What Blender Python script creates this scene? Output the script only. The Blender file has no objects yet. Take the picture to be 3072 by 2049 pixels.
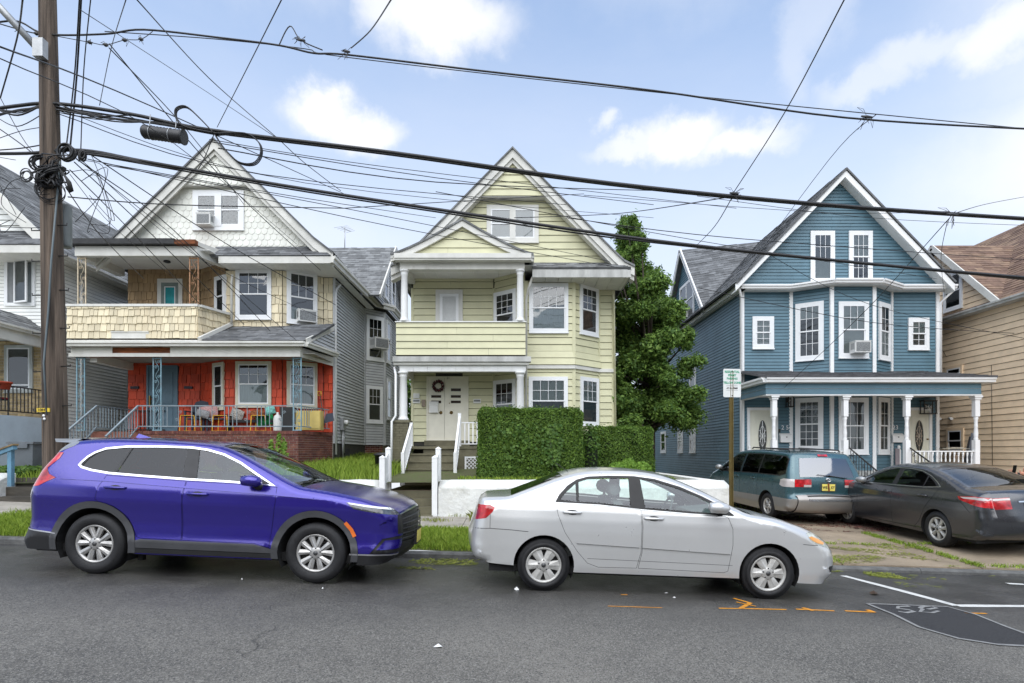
import bpy,bmesh,math,random
import numpy as np
from mathutils import Vector,Matrix,geometry
random.seed(7)
SC = bpy.context.scene
COL = SC.collection
# ------------------------------------------------------------------ camera
cam_d = bpy.data.cameras.new("camera"); cam = bpy.data.objects.new("camera",cam_d); COL.objects.link(cam)
cam.location = (0,0,1.6); cam.rotation_euler = (math.radians(90),0,0)
cam_d.sensor_width = 36; cam_d.lens = 20.075; cam_d.shift_y = 0.1089
cam_d.clip_start = 0.1; cam_d.clip_end = 3000
SC.camera = cam
# ------------------------------------------------------------------ sky
W = bpy.data.worlds.new("World"); SC.world = W; W.use_nodes = True
nt = W.node_tree; nt.nodes.clear()
def N(t,**k):
 n = nt.nodes.new(t)
 for a,b in k.items(): setattr(n,a,b)
 return n
L = lambda a,b: nt.links.new(a,b)
wo = N('ShaderNodeOutputWorld'); bg = N('ShaderNodeBackground')
sky = N('ShaderNodeTexSky'); sky.sky_type = 'NISHITA'; sky.sun_disc = False
SUN_EL,SUN_AZ = 56.0,186.0       # azimuth clockwise from +y
sky.sun_elevation = math.radians(SUN_EL); sky.sun_rotation = math.radians(SUN_AZ)
sky.air_density = 1.0; sky.dust_density = 0.6; sky.ozone_density = 1.2
tc = N('ShaderNodeTexCoord'); sep = N('ShaderNodeSeparateXYZ'); L(tc.outputs['Generated'],sep.inputs[0])
def M(op,a,b=None,c=None,clamp=False):
 n = N('ShaderNodeMath'); n.operation = op; n.use_clamp = clamp
 for i,v in enumerate((a,b,c)):
  if v is None: continue
  if isinstance(v,(int,float)): n.inputs[i].default_value = v
  else: L(v,n.inputs[i])
 return n.outputs[0]
def MIX(f,a,b):
 n = N('ShaderNodeMix'); n.data_type = 'RGBA'
 if isinstance(f,(int,float)): n.inputs[0].default_value = f
 else: L(f,n.inputs[0])
 for i,v in ((6,a),(7,b)):
  if isinstance(v,tuple): n.inputs[i].default_value = (*v,1)
  else: L(v,n.inputs[i])
 return n.outputs[2]
zz = M('MAXIMUM',sep.outputs[2],0.0)
gain = N('ShaderNodeVectorMath'); gain.operation = 'SCALE'; L(sky.outputs[0],gain.inputs[0]); gain.inputs['Scale'].default_value = 1.0
gain2 = N('ShaderNodeVectorMath'); gain2.operation = 'MULTIPLY'; L(gain.outputs[0],gain2.inputs[0]); gain2.inputs[1].default_value = (2.0,2.25,2.32)
# thin bright overcast veil: thick towards the horizon, thinner overhead
veil = M('SUBTRACT',1.0,M('POWER',M('MULTIPLY',zz,1.40),2.0),clamp=True)
nv = N('ShaderNodeTexNoise'); nv.inputs['Scale'].default_value = 2.2; nv.inputs['Detail'].default_value = 6; nv.inputs['Roughness'].default_value = .62
mp = N('ShaderNodeMapping'); mp.inputs['Scale'].default_value = (1.0,1.0,2.6); L(tc.outputs['Generated'],mp.inputs[0]); L(mp.outputs[0],nv.inputs['Vector'])
veil2 = M('ADD',M('MULTIPLY',veil,0.88),M('MULTIPLY',M('SUBTRACT',nv.outputs[0],.5),.30),clamp=True)
col = MIX(veil2,gain2.outputs[0],(7.1,7.4,8.15))
# cumulus puffs: soft blobs at fixed directions of the sky, edges broken by noise
nd = N('ShaderNodeTexNoise'); nd.inputs['Scale'].default_value = 13; nd.inputs['Detail'].default_value = 8; nd.inputs['Roughness'].default_value = .6
L(tc.outputs['Generated'],nd.inputs['Vector'])
nsub = N('ShaderNodeVectorMath'); nsub.operation = 'SUBTRACT'; L(nd.outputs['Color'],nsub.inputs[0]); nsub.inputs[1].default_value = (.5,.5,.5)
nsc = N('ShaderNodeVectorMath'); nsc.operation = 'SCALE'; L(nsub.outputs[0],nsc.inputs[0]); nsc.inputs['Scale'].default_value = .085
nadd = N('ShaderNodeVectorMath'); nadd.operation = 'ADD'; L(tc.outputs['Generated'],nadd.inputs[0]); L(nsc.outputs[0],nadd.inputs[1])
def direction(px,py):
 v = Vector(((px - 1175) / 1311,1.0,(1040 - py) / 1311)); return v.normalized()
def cloud(px,py,rx,rz,amount):
 global col
 d = direction(px,py)
 s = N('ShaderNodeVectorMath'); s.operation = 'SUBTRACT'; L(nadd.outputs[0],s.inputs[0]); s.inputs[1].default_value = d
 m = N('ShaderNodeVectorMath'); m.operation = 'MULTIPLY'; L(s.outputs[0],m.inputs[0]); m.inputs[1].default_value = (1 / rx,.6 / rx,1 / rz)
 ln = N('ShaderNodeVectorMath'); ln.operation = 'LENGTH'; L(m.outputs[0],ln.inputs[0])
 mr = N('ShaderNodeMapRange'); mr.interpolation_type = 'SMOOTHSTEP'; L(ln.outputs['Value'],mr.inputs[0])
 mr.inputs[1].default_value = 1.05; mr.inputs[2].default_value = .25; mr.inputs[3].default_value = 0; mr.inputs[4].default_value = amount
 return mr.outputs[0]
cl = None
for a in [(745,262,.075,.034,1),(830,300,.075,.032,.9),(1010,55,.13,.05,1),(910,25,.07,.04,.8),(1560,318,.09,.036,1),
          (1690,335,.09,.03,.9),(1450,345,.08,.02,.7),(2090,130,.07,.03,.5),(2180,110,.08,.03,.5),(2310,75,.07,.045,.8),(1830,110,.035,.14,.3),(1885,20,.05,.06,.3),
          (1985,195,.08,.022,.45),(2050,160,.07,.02,.45),(1385,285,.022,.018,.6),(600,520,.3,.07,.3),(-500,300,.3,.12,.9),(2900,200,.3,.12,.9),
          (400,-700,.35,.2,.9),(1800,-900,.4,.25,.9),(3300,-500,.3,.2,.8)]:
 o = cloud(*a); cl = o if cl is None else M('MAXIMUM',cl,o)
col = MIX(cl,col,(8.6,8.65,8.8))
L(col,bg.inputs[0]); bg.inputs[1].default_value = 0.083
L(bg.outputs[0],wo.inputs[0])
# ------------------------------------------------------------------ sun (veiled: large soft disc)
sd = bpy.data.lights.new("sun",'SUN'); sd.energy = 2.55; sd.angle = math.radians(85); sd.color = (1,.95,.87)
so = bpy.data.objects.new("sun",sd); COL.objects.link(so)
az,el = math.radians(SUN_AZ),math.radians(SUN_EL)
sdir = Vector((math.sin(az) * math.cos(el),math.cos(az) * math.cos(el),math.sin(el)))
so.rotation_euler = sdir.to_track_quat('Z','Y').to_euler()
vs = SC.view_settings; vs.view_transform = 'Standard'; vs.look = 'None'; vs.gamma = 1; vs.exposure = 0.63; vs.use_curve_mapping = False
SC.cycles.max_bounces = 8; SC.cycles.transparent_max_bounces = 24; SC.cycles.use_denoising = True
# ------------------------------------------------------------------ helpers
F_,CX_,CY_,CZ_ = 1311.0,1175.0,1040.0,1.6
def PX(px,d): return (px - CX_) * d / F_
def PZ(py,d): return CZ_ - (py - CY_) * d / F_
def P(px,py,d): return Vector((PX(px,d),d,PZ(py,d)))
ORG = {}
def _o(parent):
 return ORG.get(parent.name,Vector((0,0,0))) if parent else Vector((0,0,0))
def tag(o,label=None,cat=None,group=None,kind=None):
 if label: o['label'] = label
 if cat: o['category'] = cat
 if group: o['group'] = group
 if kind: o['kind'] = kind
 return o
def thing(name,loc,label,cat,group=None,rot=None):
 o = bpy.data.objects.new(name,None); COL.objects.link(o); o.location = loc
 o.empty_display_size = .2
 if rot: o.rotation_euler = rot
 ORG[o.name] = Vector(loc)
 return tag(o,label,cat,group)
def link_mesh(name,me,parent=None,loc=None,rot=None,local=False):
 o = bpy.data.objects.new(name,me); COL.objects.link(o)
 if parent:
  o.parent = parent
  if loc is not None: o.location = Vector(loc) if local else Vector(loc) - _o(parent)
  ORG[o.name] = _o(parent) + (Vector(o.location) if not local else Vector((0,0,0)))
 elif loc is not None: o.location = loc
 if rot: o.rotation_euler = rot
 return o
def copy_tree(o,parent=None):
 c = o.copy(); COL.objects.link(c)
 if parent: c.parent = parent
 ORG[c.name] = ORG.get(o.name,Vector((0,0,0)))
 for ch in list(o.children): copy_tree(ch,c)
 return c
class MB:
 def __init__(s): s.v = []; s.f = []; s.sm = []
 def add(s,vs,fs,smooth=False):
  n = len(s.v); s.v += [tuple(v) for v in vs]
  for f in fs: s.f.append(tuple(i + n for i in f)); s.sm.append(smooth)
  return s
 def box(s,x0,x1,y0,y1,z0,z1):
  return s.add([(x0,y0,z0),(x1,y0,z0),(x1,y1,z0),(x0,y1,z0),(x0,y0,z1),(x1,y0,z1),(x1,y1,z1),(x0,y1,z1)],
                     [(0,3,2,1),(4,5,6,7),(0,1,5,4),(1,2,6,5),(2,3,7,6),(3,0,4,7)])
 def bar(s,a,b,w,h,up=(0,0,1)):
  a,b = Vector(a),Vector(b); d = (b - a).normalized(); up = Vector(up)
  if abs(d.dot(up)) > .99: up = Vector((0,1,0))
  r = d.cross(up).normalized() * (w / 2); u = r.cross(d).normalized() * (h / 2)
  vs = [a - r - u,a + r - u,a + r + u,a - r + u,b - r - u,b + r - u,b + r + u,b - r + u]
  return s.add(vs,[(0,3,2,1),(4,5,6,7),(0,1,5,4),(1,2,6,5),(2,3,7,6),(3,0,4,7)])
 def tube(s,pts,r,n=6,cap=True):
  pts = [Vector(p) for p in pts]; rs = r if isinstance(r,(list,tuple)) else [r] * len(pts)
  base = len(s.v); prev = None
  for i,p in enumerate(pts):
   t = (pts[min(i + 1,len(pts) - 1)] - pts[max(i - 1,0)]).normalized()
   if prev is None:
    up = Vector((0,0,1)) if abs(t.z) < .9 else Vector((1,0,0)); a = t.cross(up).normalized()
   else:
    a = (prev - t * prev.dot(t)).normalized()
   prev = a; b = t.cross(a)
   for k in range(n):
    th = 2 * math.pi * k / n; s.v.append(tuple(p + (a * math.cos(th) + b * math.sin(th)) * rs[i]))
  for i in range(len(pts) - 1):
   for k in range(n):
    k2 = (k + 1) % n
    s.f.append((base + i * n + k,base + i * n + k2,base + (i + 1) * n + k2,base + (i + 1) * n + k)); s.sm.append(True)
  if cap:
   s.f.append(tuple(base + k for k in range(n))[::-1]); s.sm.append(False)
   s.f.append(tuple(base + (len(pts) - 1) * n + k for k in range(n))); s.sm.append(False)
  return s
 def lathe(s,prof,c,n=16,axis='z'):
  base = len(s.v); c = Vector(c)
  for r,h in prof:
   for k in range(n):
    th = 2 * math.pi * k / n; a,b = r * math.cos(th),r * math.sin(th)
    s.v.append(tuple(c + (Vector((a,b,h)) if axis == 'z' else Vector((a,h,b)) if axis == 'y' else Vector((h,a,b)))))
  for i in range(len(prof) - 1):
   for k in range(n):
    k2 = (k + 1) % n; q = (base + i * n + k,base + i * n + k2,base + (i + 1) * n + k2,base + (i + 1) * n + k)
    s.f.append(q if axis != 'y' else q[::-1]); s.sm.append(True)
  return s
 def prism(s,poly,fr,o0,o1):
  """poly of (u,z) on wall frame fr, between offsets o0<o1 along its outward normal"""
  n = len(poly); a = [fr(u,z,o0) for u,z in poly]; b = [fr(u,z,o1) for u,z in poly]
  fs = [tuple(range(n))[::-1],tuple(range(n,2 * n))] + [(i,(i + 1) % n,n + (i + 1) % n,n + i) for i in range(n)]
  return s.add(a + b,fs)
 def mesh(s,name,mat,fixn=True):
  me = bpy.data.meshes.new(name); me.from_pydata(s.v,[],s.f)
  if any(s.sm): me.polygons.foreach_set('use_smooth',s.sm)
  if mat: me.materials.append(mat)
  if fixn:
   b = bmesh.new(); b.from_mesh(me); bmesh.ops.recalc_face_normals(b,faces=b.faces); b.to_mesh(me); b.free()
  me.update(); return me
 def build(s,name,mat,parent=None,fixn=True,**k):
  if parent is not None:
   o = _o(parent); s.v = [(x - o.x,y - o.y,z - o.z) for x,y,z in s.v]
  me = s.mesh(name,mat,fixn); ob = bpy.data.objects.new(name,me); COL.objects.link(ob)
  if parent is not None: ob.parent = parent
  ORG[ob.name] = _o(parent)
  return tag(ob,**k) if k else ob
 def build_thing(s,name,mat,loc,label,cat,group=None):
  """one-mesh thing with its origin at loc"""
  o = Vector(loc); s.v = [(x - o.x,y - o.y,z - o.z) for x,y,z in s.v]
  me = s.mesh(name,mat); ob = bpy.data.objects.new(name,me); COL.objects.link(ob); ob.location = o; ORG[ob.name] = o
  return tag(ob,label,cat,group)
def frame(o,u,n=None):
 o = Vector(o); u = Vector(u).normalized()
 n = Vector(n).normalized() if n is not None else Vector((u.y,-u.x,0))
 def f(a,z,off=0.0): return Vector((o.x,o.y,0)) + u * a + n * off + Vector((0,0,z))
 f.u,f.n,f.o = u,n,o
 return f
def facade(y): return frame((0,y,0),(1,0,0))
def facet(x0,y0,x1,y1):
 f = frame((x0,y0,0),(x1 - x0,y1 - y0,0)); f.len = math.hypot(x1 - x0,y1 - y0); return f
def clip(poly,a,b,c):
 """keep a*u+b*z<=c"""
 out = []
 for i in range(len(poly)):
  p,q = poly[i],poly[(i + 1) % len(poly)]; dp = a * p[0] + b * p[1] - c; dq = a * q[0] + b * q[1] - c
  if dp <= 1e-9: out.append(p)
  if (dp < -1e-9 and dq > 1e-9) or (dp > 1e-9 and dq < -1e-9):
   t = dp / (dp - dq); out.append((p[0] + (q[0] - p[0]) * t,p[1] + (q[1] - p[1]) * t))
 return out
def parea(p): return abs(sum(p[i][0] * p[(i + 1) % len(p)][1] - p[(i + 1) % len(p)][0] * p[i][1] for i in range(len(p)))) / 2
class Pieces:
 """collects small pieces; the largest in view become part objects, the rest one stuff part"""
 def __init__(s,parent,name,mat,massname,limit=290): s.p,s.n,s.m,s.mn,s.lim,s.L = parent,name,mat,massname,limit,[]
 def add(s,mb,size): s.L.append((size,mb))
 def finish(s):
  s.L.sort(key=lambda t: -t[0])
  for sz,mb in s.L[:s.lim]: mb.build(s.n,s.m,s.p,fixn=False)
  rest = s.L[s.lim:]
  if rest:
   big = MB()
   for sz,mb in rest: big.add(mb.v,mb.f)
   big.build(s.mn,s.m,s.p,fixn=False,kind='stuff')
def wedge(poly,fr,z0,z1,t,back=-.004,tt=.003):
 """board: proud by t at its bottom edge z0, tt at its top z1"""
 n = len(poly); off = lambda z: tt + (t - tt) * (1 - (z - z0) / max(z1 - z0,1e-6))
 a = [fr(u,z,off(z)) for u,z in poly]; b = [fr(u,z,back) for u,z in poly]
 mb = MB(); mb.add(a + b,[tuple(range(n))] + [(i,n + i,n + (i + 1) % n,(i + 1) % n) for i in range(n)]); return mb
def ccw(p):
 s = sum(p[i][0] * p[(i + 1) % len(p)][1] - p[(i + 1) % len(p)][0] * p[i][1] for i in range(len(p)))
 return p if s > 0 else p[::-1]
def siding(pc,fr,poly,expo,t=.03,holes=(),z_start=None,dist=18.0,weight=1.0,gap=.013):
 poly = ccw(poly); zs = [p[1] for p in poly]; z = min(zs) if z_start is None else z_start
 while z < max(zs) - .01:
  z1 = min(z + expo,max(zs)); row = clip(clip(poly,0,-1,-z),0,1,z1)
  if len(row) > 2:
   us = [p[0] for p in row]; segs = [(min(us),max(us))]
   for h0,h1,hz0,hz1 in holes:
    if hz0 <= z + .01 and hz1 >= z1 - .01:
     ns = []
     for a,b in segs:
      if h1 <= a or h0 >= b: ns.append((a,b)); continue
      if h0 - a > .02: ns.append((a,h0))
      if b - h1 > .02: ns.append((h1,b))
     segs = ns
   ns = []
   for a,b in segs:
    if b - a > 2.4: c = a + (b - a) * random.uniform(.25,.75); ns += [(a,c - .0025),(c + .0025,b)]
    else: ns.append((a,b))
   for a,b in ns:
    q = clip(clip(row,-1,0,-a),1,0,b)
    if len(q) > 2 and parea(q) > .002:
     q = clip(q,0,-1,-(z + gap))
     if len(q) > 2: pc.add(wedge(q,fr,z,z + expo,t * random.uniform(.92,1.08)),parea(q) * weight)
  z += expo
def tiles(pc,fr,poly,rowh,wmin,wmax,style,t=.014,holes=(),weight=1.0):
 """shakes / scallops / bricks laid in rows over a polygon"""
 poly = ccw(poly); zs = [p[1] for p in poly]; z = min(zs); k = 0
 while z < max(zs) - .02:
  z1 = z + rowh; row = clip(clip(poly,0,-1,-z),0,1,min(z1,max(zs)))
  if len(row) > 2:
   u = min(p[0] for p in row); ue = max(p[0] for p in row)
   u -= (k % 2) * wmax * .5 if style != 'shake' else random.random() * wmin
   while u < ue:
    w = random.uniform(wmin,wmax)
    a,b = u + .002,u + w - {'brick': .012,'shake': .011}.get(style,.004)
    hit = any(h0 + .07 < (a + b) / 2 < h1 - .07 and hz0 + .07 < (z + z1) / 2 < hz1 - .07 for h0,h1,hz0,hz1 in holes)
    if not hit:
     if style == 'scallop':
      r = (b - a) / 2; c = (a + b) / 2
      q = [(c + r * math.cos(math.pi + math.pi * i / 6),z + r + r * math.sin(math.pi + math.pi * i / 6)) for i in range(7)] + [(b,z1 + r + .02),(a,z1 + r + .02)]
     elif style == 'shake':
      j = random.uniform(-.014,.016); j2 = random.uniform(-.005,.005)
      q = [(a,z + j),(b,z + j + j2),(b,z1 + .01),(a,z1 + .01)]
     else: q = [(a,z),(b,z),(b,z1 - .010),(a,z1 - .010)]
     # keep inside polygon
     for i in range(len(poly)):
      p0,p1 = poly[i],poly[(i + 1) % len(poly)]; nx,nz = p1[1] - p0[1],-(p1[0] - p0[0])
      q = clip(q,nx,nz,nx * p0[0] + nz * p0[1])
      if len(q) < 3: break
     if len(q) > 2 and parea(q) > .0008:
      if style == 'brick':
       tt = t * random.uniform(.8,1.2); mb = wedge(q,fr,z,z1,tt,0,tt)
      elif style == 'scallop': mb = wedge(q,fr,z,z1 + rowh * .6,t * .9 * random.uniform(.85,1.15),-.002,.001)
      else: mb = wedge(q,fr,z,z1 + .02,t * 2.2 * random.uniform(.7,1.3))
      pc.add(mb,parea(q) * weight)
    u += w
  z += rowh; k += 1
def quadface(mb,pts): mb.add(pts,[tuple(range(len(pts)))]); return mb
def slope_shingles(parent,pts,mat,name='shingle',rowh=.14,wmin=.18,wmax=.42,t=.012,base_mat=None):
 """roof plane: pts ordered eave-left, eave-right, ridge-right, ridge-left (coplanar). Slab + tabs as geometry"""
 pts = [Vector(p) for p in pts]; o = pts[0]; U = (pts[1] - o).normalized(); nrm = (pts[1] - o).cross(pts[-1] - o).normalized()
 if nrm.z < 0: nrm = -nrm
 V = nrm.cross(U).normalized()
 if V.z < 0: V = -V
 p2 = [((p - o).dot(U),(p - o).dot(V)) for p in pts]
 def fr(u,z,off=0): return o + U * u + V * z + nrm * off
 slab = MB(); slab.prism(ccw(p2),fr,-.06,0.0)
 rb = slab.build('roof_deck',mat,parent)
 poly = ccw(p2); big = MB(); z = min(p[1] for p in poly); ze = max(p[1] for p in poly)
 while z < ze:
  row = clip(clip(poly,0,-1,-z),0,1,min(z + rowh,ze))
  if len(row) > 2:
   a0,b0 = min(p[0] for p in row),max(p[0] for p in row); u = a0 - random.random() * wmax
   while u < b0:
    w = random.uniform(wmin,wmax)
    q = clip(clip(row,-1,0,-u),1,0,u + w)
    if len(q) > 2 and parea(q) > .001:
     m = wedge(q,fr,z,z + rowh,t * random.choice((.45,.8,1.0,1.5)),0,.001); big.add(m.v,m.f)
    u += w
  z += rowh
 big.build(name + '_courses',mat,parent,kind='stuff')
 return rb
# ------------------------------------------------------------------ materials
MATS = {}
def srgb(h):
 h = h.lstrip('#'); c = [int(h[i:i + 2],16) / 255 for i in (0,2,4)]
 return tuple(x / 12.92 if x <= .04045 else ((x + .055) / 1.055) ** 2.4 for x in c)
def mat(name,color,rough=.6,metal=0.0,var=.08,vscale=3.0,bump=0.0,bscale=40.0,island=0.0,coat=0.0,spec=.5,streak=None,dirt=0.0,dirtcol=(.25,.22,.16),color2=None,stretch=(1,1,1),transmission=0,emis=None,hue=0.0):
 if name in MATS: return MATS[name]
 m = bpy.data.materials.new(name); m.use_nodes = True; t = m.node_tree; b = t.nodes['Principled BSDF']
 nn = t.nodes.new; ln = t.links.new
 tcn = nn('ShaderNodeTexCoord'); mpn = nn('ShaderNodeMapping'); mpn.inputs['Scale'].default_value = stretch; ln(tcn.outputs['Object'],mpn.inputs[0])
 def noise(sc,det=5,rough_=.6):
  n = nn('ShaderNodeTexNoise'); n.inputs['Scale'].default_value = sc; n.inputs['Detail'].default_value = det; n.inputs['Roughness'].default_value = rough_; ln(mpn.outputs[0],n.inputs['Vector']); return n
 def mixn(f,a,bb,blend='MIX'):
  n = nn('ShaderNodeMix'); n.data_type = 'RGBA'; n.blend_type = blend
  if isinstance(f,(int,float)): n.inputs[0].default_value = f
  else: ln(f,n.inputs[0])
  for i,v in ((6,a),(7,bb)):
   if isinstance(v,tuple): n.inputs[i].default_value = (*v[:3],1)
   else: ln(v,n.inputs[i])
  return n.outputs[2]
 n1 = noise(vscale)
 rmp = nn('ShaderNodeMapRange'); ln(n1.outputs[0],rmp.inputs[0]); rmp.inputs[1].default_value = .3; rmp.inputs[2].default_value = .7
 c2 = color2 if color2 else tuple(max(0,c * (1 - 3 * var)) for c in color)
 c1 = color if color2 else tuple(min(1,c * (1 + var)) for c in color)
 out = mixn(rmp.outputs[0],c1,c2)
 if island:
  g = nn('ShaderNodeNewGeometry'); oi = nn('ShaderNodeObjectInfo'); ad = nn('ShaderNodeMath'); ad.operation = 'ADD'; ln(g.outputs['Random Per Island'],ad.inputs[0]); ln(oi.outputs['Random'],ad.inputs[1])
  fr_ = nn('ShaderNodeMath'); fr_.operation = 'FRACT'; ln(ad.outputs[0],fr_.inputs[0])
  mr = nn('ShaderNodeMapRange'); ln(fr_.outputs[0],mr.inputs[0]); mr.inputs[3].default_value = 1 - island; mr.inputs[4].default_value = 1 + island * .7
  hs = nn('ShaderNodeHueSaturation'); ln(out,hs.inputs['Color']); ln(mr.outputs[0],hs.inputs['Value'])
  if hue:
   m2 = nn('ShaderNodeMapRange'); ln(fr_.outputs[0],m2.inputs[0]); m2.inputs[3].default_value = .5 - hue; m2.inputs[4].default_value = .5 + hue; ln(m2.outputs[0],hs.inputs['Hue'])
  out = hs.outputs[0]
 if dirt:
  n3 = noise(vscale * .5 + .3,8,.7); r3 = nn('ShaderNodeMapRange'); ln(n3.outputs[0],r3.inputs[0]); r3.inputs[1].default_value = .5; r3.inputs[2].default_value = .78; r3.inputs[4].default_value = dirt
  out = mixn(r3.outputs[0],out,dirtcol)
 ln(out,b.inputs['Base Color'])
 b.inputs['Metallic'].default_value = metal; b.inputs['Coat Weight'].default_value = coat; b.inputs['Coat Roughness'].default_value = .04
 b.inputs['Specular IOR Level'].default_value = spec
 rr = nn('ShaderNodeMapRange'); n4 = noise(vscale * 4); ln(n4.outputs[0],rr.inputs[0]); rr.inputs[3].default_value = max(.02,rough - .08); rr.inputs[4].default_value = min(1,rough + .08); ln(rr.outputs[0],b.inputs['Roughness'])
 if bump:
  n2 = noise(bscale,6,.65); bp = nn('ShaderNodeBump'); bp.inputs['Strength'].default_value = 1; bp.inputs['Distance'].default_value = bump; ln(n2.outputs[0],bp.inputs['Height']); ln(bp.outputs[0],b.inputs['Normal'])
 if emis: b.inputs['Emission Color'].default_value = (*emis,1); b.inputs['Emission Strength'].default_value = 1
 MATS[name] = m; return m
def glass(name,tint=(.8,.85,.85),refl=.12,rough=.02,dark=None):
 """thin pane: fresnel reflection over a tinted see-through"""
 if name in MATS: return MATS[name]
 m = bpy.data.materials.new(name); m.use_nodes = True; t = m.node_tree; t.nodes.clear(); nn = t.nodes.new; ln = t.links.new
 o = nn('ShaderNodeOutputMaterial'); mx = nn('ShaderNodeMixShader'); tr = nn('ShaderNodeBsdfTransparent'); gl = nn('ShaderNodeBsdfGlossy')
 tr.inputs[0].default_value = (*tint,1); gl.inputs['Roughness'].default_value = rough; gl.inputs[0].default_value = (.95,.97,1,1)
 lw = nn('ShaderNodeLayerWeight'); lw.inputs[0].default_value = .35; mr = nn('ShaderNodeMapRange'); ln(lw.outputs['Fresnel'],mr.inputs[0])
 mr.inputs[1].default_value = .1; mr.inputs[2].default_value = 1; mr.inputs[3].default_value = refl; mr.inputs[4].default_value = .9
 n = nn('ShaderNodeTexNoise'); n.inputs['Scale'].default_value = 1.3; tcn = nn('ShaderNodeTexCoord'); ln(tcn.outputs['Object'],n.inputs['Vector'])
 bp = nn('ShaderNodeBump'); bp.inputs['Distance'].default_value = .01; bp.inputs['Strength'].default_value = .5; ln(n.outputs[0],bp.inputs['Height']); ln(bp.outputs[0],gl.inputs['Normal'])
 ln(mr.outputs[0],mx.inputs[0]); ln(tr.outputs[0],mx.inputs[1]); ln(gl.outputs[0],mx.inputs[2]); ln(mx.outputs[0],o.inputs[0])
 MATS[name] = m; return m
def paint(name,base,metal=.5,rough=.28,flake=.25,coat=1.0,dirt=.0):
 if name in MATS: return MATS[name]
 m = mat(name,base,rough,metal,var=.03,vscale=1.2,coat=coat); b = m.node_tree.nodes['Principled BSDF']; b.inputs['Coat Roughness'].default_value = .03
 t = m.node_tree; v = t.nodes.new('ShaderNodeTexVoronoi'); v.inputs['Scale'].default_value = 260; tcn = t.nodes.new('ShaderNodeTexCoord'); t.links.new(tcn.outputs['Object'],v.inputs['Vector'])
 bp = t.nodes.new('ShaderNodeBump'); bp.inputs['Distance'].default_value = .0006; bp.inputs['Strength'].default_value = flake; t.links.new(v.outputs['Distance'],bp.inputs['Height']); t.links.new(bp.outputs[0],b.inputs['Coat Normal'])
 return m
white_trim = mat('white_trim',(.74,.74,.72),.5,var=.03,dirt=.10,dirtcol=(.4,.38,.32),vscale=2)
old_trim = mat('old_trim',(.66,.65,.60),.6,var=.05,dirt=.35,dirtcol=(.36,.35,.28),vscale=2.2)
stained_gutter = mat('stained_gutter',(.50,.50,.47),.6,var=.12,dirt=.6,dirtcol=(.2,.2,.18),vscale=3,stretch=(1,1,.3))
cream_trim = mat('cream_trim',(.64,.60,.47),.6,var=.06,dirt=.4,dirtcol=(.32,.27,.18),vscale=2)
green_board = mat('green_board',srgb('#cdcaa6'),.55,var=.035,island=.05,dirt=.16,dirtcol=(.40,.40,.26),vscale=1.6)
blue_board = mat('blue_board',srgb('#537482'),.5,var=.06,island=.06,vscale=1.4,dirt=.12,dirtcol=(.05,.10,.13))
beige_board = mat('beige_board',srgb('#ecd3b2'),.6,var=.04,island=.05,dirt=.15,dirtcol=(.36,.28,.2))
white_board = mat('white_board',srgb('#e8e9e4'),.5,var=.03,island=.04,dirt=.18,dirtcol=(.4,.42,.42))
grey_board = mat('grey_board',srgb('#bbbdbe'),.5,var=.04,island=.05,dirt=.15,dirtcol=(.2,.21,.22))
scallop_w = mat('scallop_white',srgb('#e4e4da'),.55,var=.03,island=.05,dirt=.12,dirtcol=(.45,.44,.36))
shake_cream = mat('shake_cream',srgb('#ddd0b0'),.65,var=.06,island=.16,dirt=.28,dirtcol=srgb('#b98d5a'),bump=.004,bscale=60,stretch=(1,1,.12))
shake_tan = mat('shake_tan',srgb('#a98d68'),.7,var=.1,island=.15,dirt=.3,dirtcol=(.16,.11,.06),bump=.004,bscale=60,stretch=(1,1,.12))
shake_red = mat('shake_red',srgb('#c6431f'),.6,var=.06,island=.22,dirt=.3,dirtcol=srgb('#7d2a18'),bump=.005,bscale=55,stretch=(1,1,.12))
roof_grey = mat('roof_grey',(.15,.155,.16),.9,var=.12,island=.38,vscale=5,bump=.004,bscale=120)
roof_light = mat('roof_light',(.20,.205,.205),.9,var=.12,island=.38,vscale=5,bump=.004,bscale=120)
roof_dark = mat('roof_dark',(.10,.10,.105),.9,var=.12,island=.40,vscale=5,bump=.004,bscale=120)
roof_brown = mat('roof_brown',srgb('#806858'),.9,var=.12,island=.35,vscale=5,bump=.004,bscale=120,hue=.01)
brick_red = mat('brick_red',srgb('#75463c'),.85,var=.15,island=.35,vscale=7,bump=.004,bscale=60,hue=.012)
brick_tan = mat('brick_tan',srgb('#b29c74'),.85,var=.12,island=.32,vscale=7,bump=.004,bscale=60)
mortar = mat('mortar',(.50,.45,.40),.95,var=.1,vscale=9,bump=.003)
olive_paint = mat('olive_paint',srgb('#6c6750'),.6,var=.10,vscale=4,bump=.003,bscale=30,dirt=.25,dirtcol=(.10,.10,.07),island=.08)
stucco = mat('white_stucco',(.76,.76,.72),.8,var=.07,vscale=3.2,bump=.022,bscale=11,dirt=.62,dirtcol=(.40,.37,.28))
paleblue_wall = mat('pale_blue_masonry',srgb('#bcc9d2'),.7,var=.05,vscale=2,bump=.004,bscale=20,dirt=.12,dirtcol=(.35,.38,.4))
concrete = mat('concrete',(.34,.31,.26),.85,var=.12,vscale=2.5,bump=.006,bscale=70,dirt=.35,dirtcol=(.17,.155,.115))
concrete_tan = mat('concrete_tan',(.31,.245,.17),.85,var=.14,vscale=1.3,bump=.008,bscale=90,dirt=.5,dirtcol=(.17,.125,.075))
kerbstone = mat('kerbstone',(.13,.13,.125),.8,var=.2,vscale=4,bump=.01,bscale=30,dirt=.4,dirtcol=(.05,.05,.045))
soil = mat('soil',(.10,.085,.045),.95,var=.3,vscale=5,bump=.02,bscale=25,color2=(.07,.10,.02))
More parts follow.
